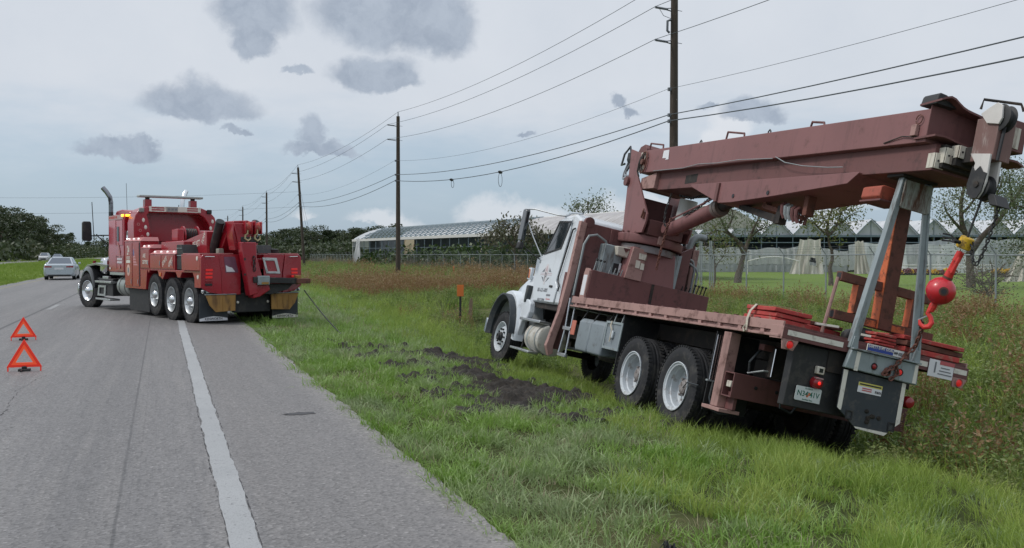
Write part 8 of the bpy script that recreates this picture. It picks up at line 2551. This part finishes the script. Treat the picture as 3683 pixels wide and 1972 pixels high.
# ---- arched light hoop behind the sleeper
ho = [(1.14, 2.06), (1.15, 2.55), (1.10, 2.75), (0.98, 2.92), (0.78, 3.01), (-0.80, 3.0), (-1.04, 2.91), (-1.20, 2.74), (-1.27, 2.50), (-1.27, 2.0)]
hi = [(0.66, 2.06), (0.70, 2.40), (0.74, 2.62), (0.78, 2.76), (0.72, 2.84), (-0.72, 2.82), (-0.86, 2.74), (-0.98, 2.58), (-1.06, 2.40), (-1.08, 2.0)]
hv = MB()
n = len(ho)
vs, fs = [], []
for xx in (4.15, 4.75):
    for p, q in zip(ho, hi):
        vs += [(xx, p[0], p[1]), (xx, q[0], q[1])]
for i in range(n - 1):
    for o_ in (0, 2 * n):
        fs.append((o_ + 2 * i, o_ + 2 * i + 1, o_ + 2 * i + 3, o_ + 2 * i + 2))
    fs.append((2 * i, 2 * i + 2, 2 * n + 2 * i + 2, 2 * n + 2 * i)); fs.append((2 * i + 1, 2 * i + 3, 2 * n + 2 * i + 3, 2 * n + 2 * i + 1))
fs += [(0, 1, 2 * n + 1, 2 * n), (2 * n - 2, 2 * n - 1, 4 * n - 1, 4 * n - 2)]
hv._add(vs, fs)
hoop = hv.build('light_hoop', M['red'], tw, 0.02, 50)
MB().prism(hi, 'x', 4.66, 4.70).build('hoop_back_panel', M['red'], hoop)
K('hoop_side', 4.15, 4.75, 1.0, 1.13, 1.9, 2.06, M['red'], hoop, 0.01)
for (y_, z_) in ((0.84, 2.62), (0.78, 2.42), (0.72, 2.22)):
    hl_ = MB(); hl_.sphere((4.148, y_ + 0.04, z_), 0.055, 12, 8, (0.4, 0.75, 1.1)); hl_.build('hoop_light', M['reflect_white'], hoop)
    hl_ = MB(); hl_.sphere((4.148, -y_ - 0.29, z_), 0.055, 12, 8, (0.4, 0.75, 1.1)); hl_.build('hoop_light', M['reflect_white'], hoop)
for y_ in (0.94, -1.02):
    K('work_light', 4.08, 4.16, y_ - 0.07, y_ + 0.07, 2.84, 2.96, P('grey_work_lamp', (0.22, 0.23, 0.22), 0.4) if y_ > 0 else M['black'], hoop, 0.02)
for k, (y_, z_) in enumerate(((1.02, 2.50), (0.97, 2.33), (0.92, 2.16))):
    MB().lathe([(4.148, 0.0445), (4.144, 0.042), (4.144, 0.026), (4.148, 0.024)], (0, y_, z_), 'x', 12).build('painted_ring', M['red_pale'], hoop)
sgb = K('header_sign', 4.115, 4.145, -0.765, 0.725, 2.865, 3.015, M['reflect_white'], tw, 0.004)
for (ya, yb_) in ((0.66, 0.30), (-0.36, -0.68)):
    for z_ in (2.975, 2.915):
        K('header_stripe', 4.1135, 4.1148, ya, yb_, z_ - 0.02, z_ + 0.02, M['red'], sgb, 0)
K('header_panel', 4.1135, 4.1148, 0.245, -0.09, 2.868, 3.012, P('grey_header_panel', (0.30, 0.30, 0.28), 0.6, var=0.2, vs=8), sgb, 0)
for q in range(3):
    K('header_mark', 4.112, 4.1133, 0.20 - 0.10 * q, 0.13 - 0.10 * q, 2.91, 2.97, M['inkgrey'], sgb, 0)
for y_ in (0.69, -0.62):
    pst = K('light_bar_post', 4.30, 4.50, y_ - 0.095, y_ + 0.095, 3.0, 3.215, M['red'], tw, 0.01)
    K('post_neck', 4.35, 4.45, y_ - 0.05, y_ + 0.05, 3.216, 3.27, M['black'], pst, 0)
K('light_bar', 4.25, 4.55, -0.89, 0.95, 3.27, 3.335, P('grey_light_bar', (0.34, 0.37, 0.37), 0.35, var=0.1), hoop, 0.02)
# air horns / twin reels glimpsed between sleeper and hoop
for dx in (0.0, 0.22):
    m_ = MB(); m_.lathe([(1.08, 0.13), (1.13, 0.145), (1.14, 0.13), (1.10, 0.10), (1.05, 0.06), (1.05, 0.001)], (4.86 - dx * 0.4, 0, 2.20), 'y', 18)
    m_.build('spotlight', M['chrome'], tw)

# ---- deck machinery
K('deck_floor', 4.1, -1.5, -1.0, 1.0, 1.30, 1.55, M['red'], None, 0.01)
wb = K('winch_base', 3.1, 1.6, -0.60, 0.62, 1.55, 2.02, M['red'], None, 0.02)
K('winch_slot', 1.592, 1.599, -0.35, 0.30, 1.86, 1.94, M['ink'], wb, 0)
wd1 = MB(); wd1.lathe([(0.40, 0.02), (0.40, 0.24), (0.36, 0.24), (0.36, 0.15), (0.02, 0.15), (0.02, 0.24), (-0.02, 0.24), (-0.02, 0.02)], (2.3, 0, 2.18), 'y', 24)
wd1.build('winch_drum', M['red'], tw)
for k in range(7):
    yy = 0.34 - 0.05 * k
    MB().lathe([(yy - 0.02, 0.165), (yy, 0.18), (yy + 0.02, 0.165)], (2.3, 0, 2.18), 'y', 24).build('rope_layer', M['black'], wd1 and bpy.data.objects['winch_drum'])
TB('winch_motor', [(2.3, -0.04, 2.18), (2.3, -0.48, 2.18)], 0.13, M['red'], None, 14)
K('winch_frame', 2.5, 2.0, 0.44, 0.62, 2.02, 2.34, M['red'], None, 0.02)
TB('control_rail', [(1.9, -0.5, 2.28), (1.9, -0.95, 2.28)], 0.02, M['red_pale'], None, 6)
TB('control_rail', [(1.9, -0.4, 2.10), (1.9, -1.0, 2.10)], 0.02, M['red_pale'], None, 6)
for y_ in (-0.78, -0.98):
    MB().sphere((1.88, y_, 2.22), 0.055, 10, 7).build('control_lamp', M['reflect_white'], tw)
K('rear_bulkhead', 0.6, 0.4, -0.9, 0.45, 1.55, 1.95, M['red'], None, 0.01)

# ---- recovery boom
ba = MB(); ba.hexa([(1.62, 0.50, 1.70), (1.62, 0.80, 1.70), (1.62, 0.80, 1.92), (1.62, 0.50, 1.92)], [(-0.70, 0.50, 1.69), (-0.70, 0.80, 1.69), (-0.70, 0.80, 2.22), (-0.70, 0.50, 2.22)])
arm = ba.build('boom_arm', M['red'], tw, 0.01)
ba = MB(); ba.hexa([(1.62, -0.35, 1.66), (1.62, -0.15, 1.66), (1.62, -0.15, 1.83), (1.62, -0.35, 1.83)], [(-0.55, -0.35, 1.66), (-0.55, -0.15, 1.66), (-0.55, -0.15, 2.13), (-0.55, -0.35, 2.13)])
ba.build('boom_arm', M['red'], tw, 0.01)
text('The BEAST', 0.215, (0.22, 0.8025, 1.885), 'L', M['reflect_white'], arm, R(7), 'boom_lettering', 0.1, 0.9)
text('TOW', 0.17, (-0.50, 0.8025, 2.05), 'L', M['reflect_white'], arm, R(55), 'boom_lettering', 0.1, 0.8)
for y_ in (0.62, -0.30):
    rm_ = TB('boom_ram', [(-0.62, y_, 1.68), (-0.82, y_, 1.98), (-1.18, y_, 2.46)], 0.105, M['black'], None, 14)
hbm = MB(); hbm.hexa([(-0.85, 0.52, 1.66), (-0.55, 0.52, 1.66), (-0.55, -0.30, 1.66), (-0.85, -0.30, 1.66)], [(-1.55, 0.50, 2.46), (-1.0, 0.50, 2.46), (-1.0, -0.02, 2.46), (-1.55, -0.02, 2.46)])
hbm.build('boom_neck', M['red'], tw, 0.015)
K('boom_pad', -0.95, -1.15, 0.52, 0.66, 1.66, 1.80, P('grey_block', (0.23, 0.24, 0.2), 0.7), None, 0.02)
hd2 = PR('boom_head', [(0.50, 2.46), (0.14, 2.48), (-0.02, 2.42), (-0.16, 2.44), (-0.20, 2.30), (-0.10, 2.05), (0.05, 1.90), (0.45, 1.75), (0.52, 2.1)], 'x', -1.30, -1.72, M['red'], None, 0.02)
for y_, rr in ((0.17, 0.15), (-0.08, 0.13)):
    MB().lathe([(y_ - 0.06, 0.02), (y_ - 0.06, rr), (y_ - 0.03, rr - 0.04), (y_ + 0.03, rr - 0.04), (y_ + 0.06, rr), (y_ + 0.06, 0.02)], (-1.74, 0, 2.31), 'y', 20).build('boom_sheave', M['red_block'], hd2)
    bk_ = K('sheave_cheek', -1.66, -1.90, y_ + 0.065, y_ + 0.095, 2.15, 2.47, M['red'], hd2, 0.02)
    K('sheave_cheek', -1.66, -1.90, y_ - 0.095, y_ - 0.065, 2.15, 2.45, M['red'], hd2, 0.02)
    hk2 = MB(); q0 = Vector((-1.80, y_, 2.20))
    hk2.tube([(-1.80, y_, 2.26), (-1.80, y_, 2.16), (-1.80, y_ + 0.06, 2.12), (-1.80, y_ + 0.07, 2.04), (-1.80, y_, 1.985), (-1.80, y_ - 0.07, 2.03), (-1.80, y_ - 0.065, 2.10)], [0.03, 0.028, 0.026, 0.028, 0.03, 0.024, 0.012], 8)
    hk2.build('tow_hook', P('pale_brass', (0.45, 0.38, 0.22), 0.4, metal=0.6) if y_ > 0 else bpy.data.materials['pale_brass'], hd2)
K('head_bracket', -1.66, -1.8, -0.16, 0.34, 1.93, 2.08, M['black'], hd2, 0.02)
mast = MB(); mast.hexa([(-1.70, 0.42, 1.95), (-1.98, 0.42, 1.95), (-1.98, 0.02, 1.95), (-1.70, 0.02, 1.95)], [(-1.72, 0.20, 0.66), (-2.0, 0.20, 0.66), (-2.0, -0.02, 0.72), (-1.72, -0.02, 0.72)])
mst = mast.build('underlift_mast', M['red'], tw, 0.02)
PR('mast_plate', [(0.50, 2.40), (0.20, 2.40), (0.02, 1.90), (-0.10, 1.5), (-0.24, 1.02), (0.06, 0.66), (0.22, 0.72), (0.30, 1.5)], 'x', -1.73, -1.78, M['red'], None, 0.012)
for z_ in (1.95, 1.52, 1.15):
    K('mast_bolt', -1.985, -2.0, 0.30, 0.34, z_, z_ + 0.05, M['black'], mst, 0)
chain_mb([(-2.02, 0.10, 1.62), (-2.02, 0.09, 1.25)], 0.12, 0.016).build('hanging_chain', M['black'], tw)
sti = MB(); sti.hexa([(-1.85, 0.12, 0.98), (-2.05, 0.12, 0.98), (-2.05, 0.12, 1.12), (-1.85, 0.12, 1.12)], [(-1.85, -1.05, 0.93), (-2.05, -1.05, 0.93), (-2.05, -1.05, 1.07), (-1.85, -1.05, 1.07)])
stg = sti.build('stinger', M['black'], tw, 0.012)
K('stinger_knuckle', -1.82, -2.10, -0.28, 0.02, 0.92, 1.14, M['steel'], stg, 0.02)
K('stinger_plate', -2.101, -2.115, -0.24, -0.06, 0.94, 0.99, M['ochre'], stg, 0)
K('stinger_fork', -1.80, -2.12, -1.36, -1.0, 0.94, 1.06, M['rusty'], stg, 0.01)
K('fork_upright', -1.82, -2.08, -1.12, -1.04, 0.92, 1.14, M['ochre'], stg, 0.01)
PR('stinger_gusset', [(-0.05, 0.96), (-0.98, 0.93), (-0.85, 0.80), (-0.40, 0.68), (-0.10, 0.70)], 'x', -1.78, -1.90, M['black'], None, 0.01)
PR('underlift_knee', [(0.14, 0.92), (0.10, 0.60), (-0.06, 0.63), (-0.34, 0.80), (-0.30, 0.92)], 'x', -1.62, -1.98, M['red'], None, 0.02)
K('rear_underframe', -1.45, -1.60, -0.50, 0.45, 0.25, 0.72, M['black'], None, 0.02)
for y_, z_ in ((0.36, 0.50), (-0.42, 0.50)):
    MB().sphere((-1.62, y_, z_), 0.035, 10, 7).build('rear_light', M['reflect_white'], tw)
dm = MB(); dm.lathe([(1.68, 0.09), (1.78, 0.11), (1.80, 0.001)], (-1.3, -0.75, 0), 'z', 14); dm.build('beacon_cover', M['black'], tw)
# recovery cable running out of the tail down into the grass
Mt = Matrix.Translation(tw.location) @ tw.rotation_euler.to_matrix().to_4x4()
cs = Mt @ Vector((-1.75, -1.20, 0.74))
ce2 = Vector((3.62, 20.1, float(gz(3.62, 20.1)) + 0.02))
rc = MB(); rc.tube([tuple(cs.lerp(ce2, t) - Vector((0, 0, 0.05 * math.sin(math.pi * t)))) for t in np.linspace(0, 1, 9)], 0.014, 6)
tag(rc.build('recovery_cable', M['black'], None), 'dark winch cable running from the tow truck tail down into the grass', 'cable')
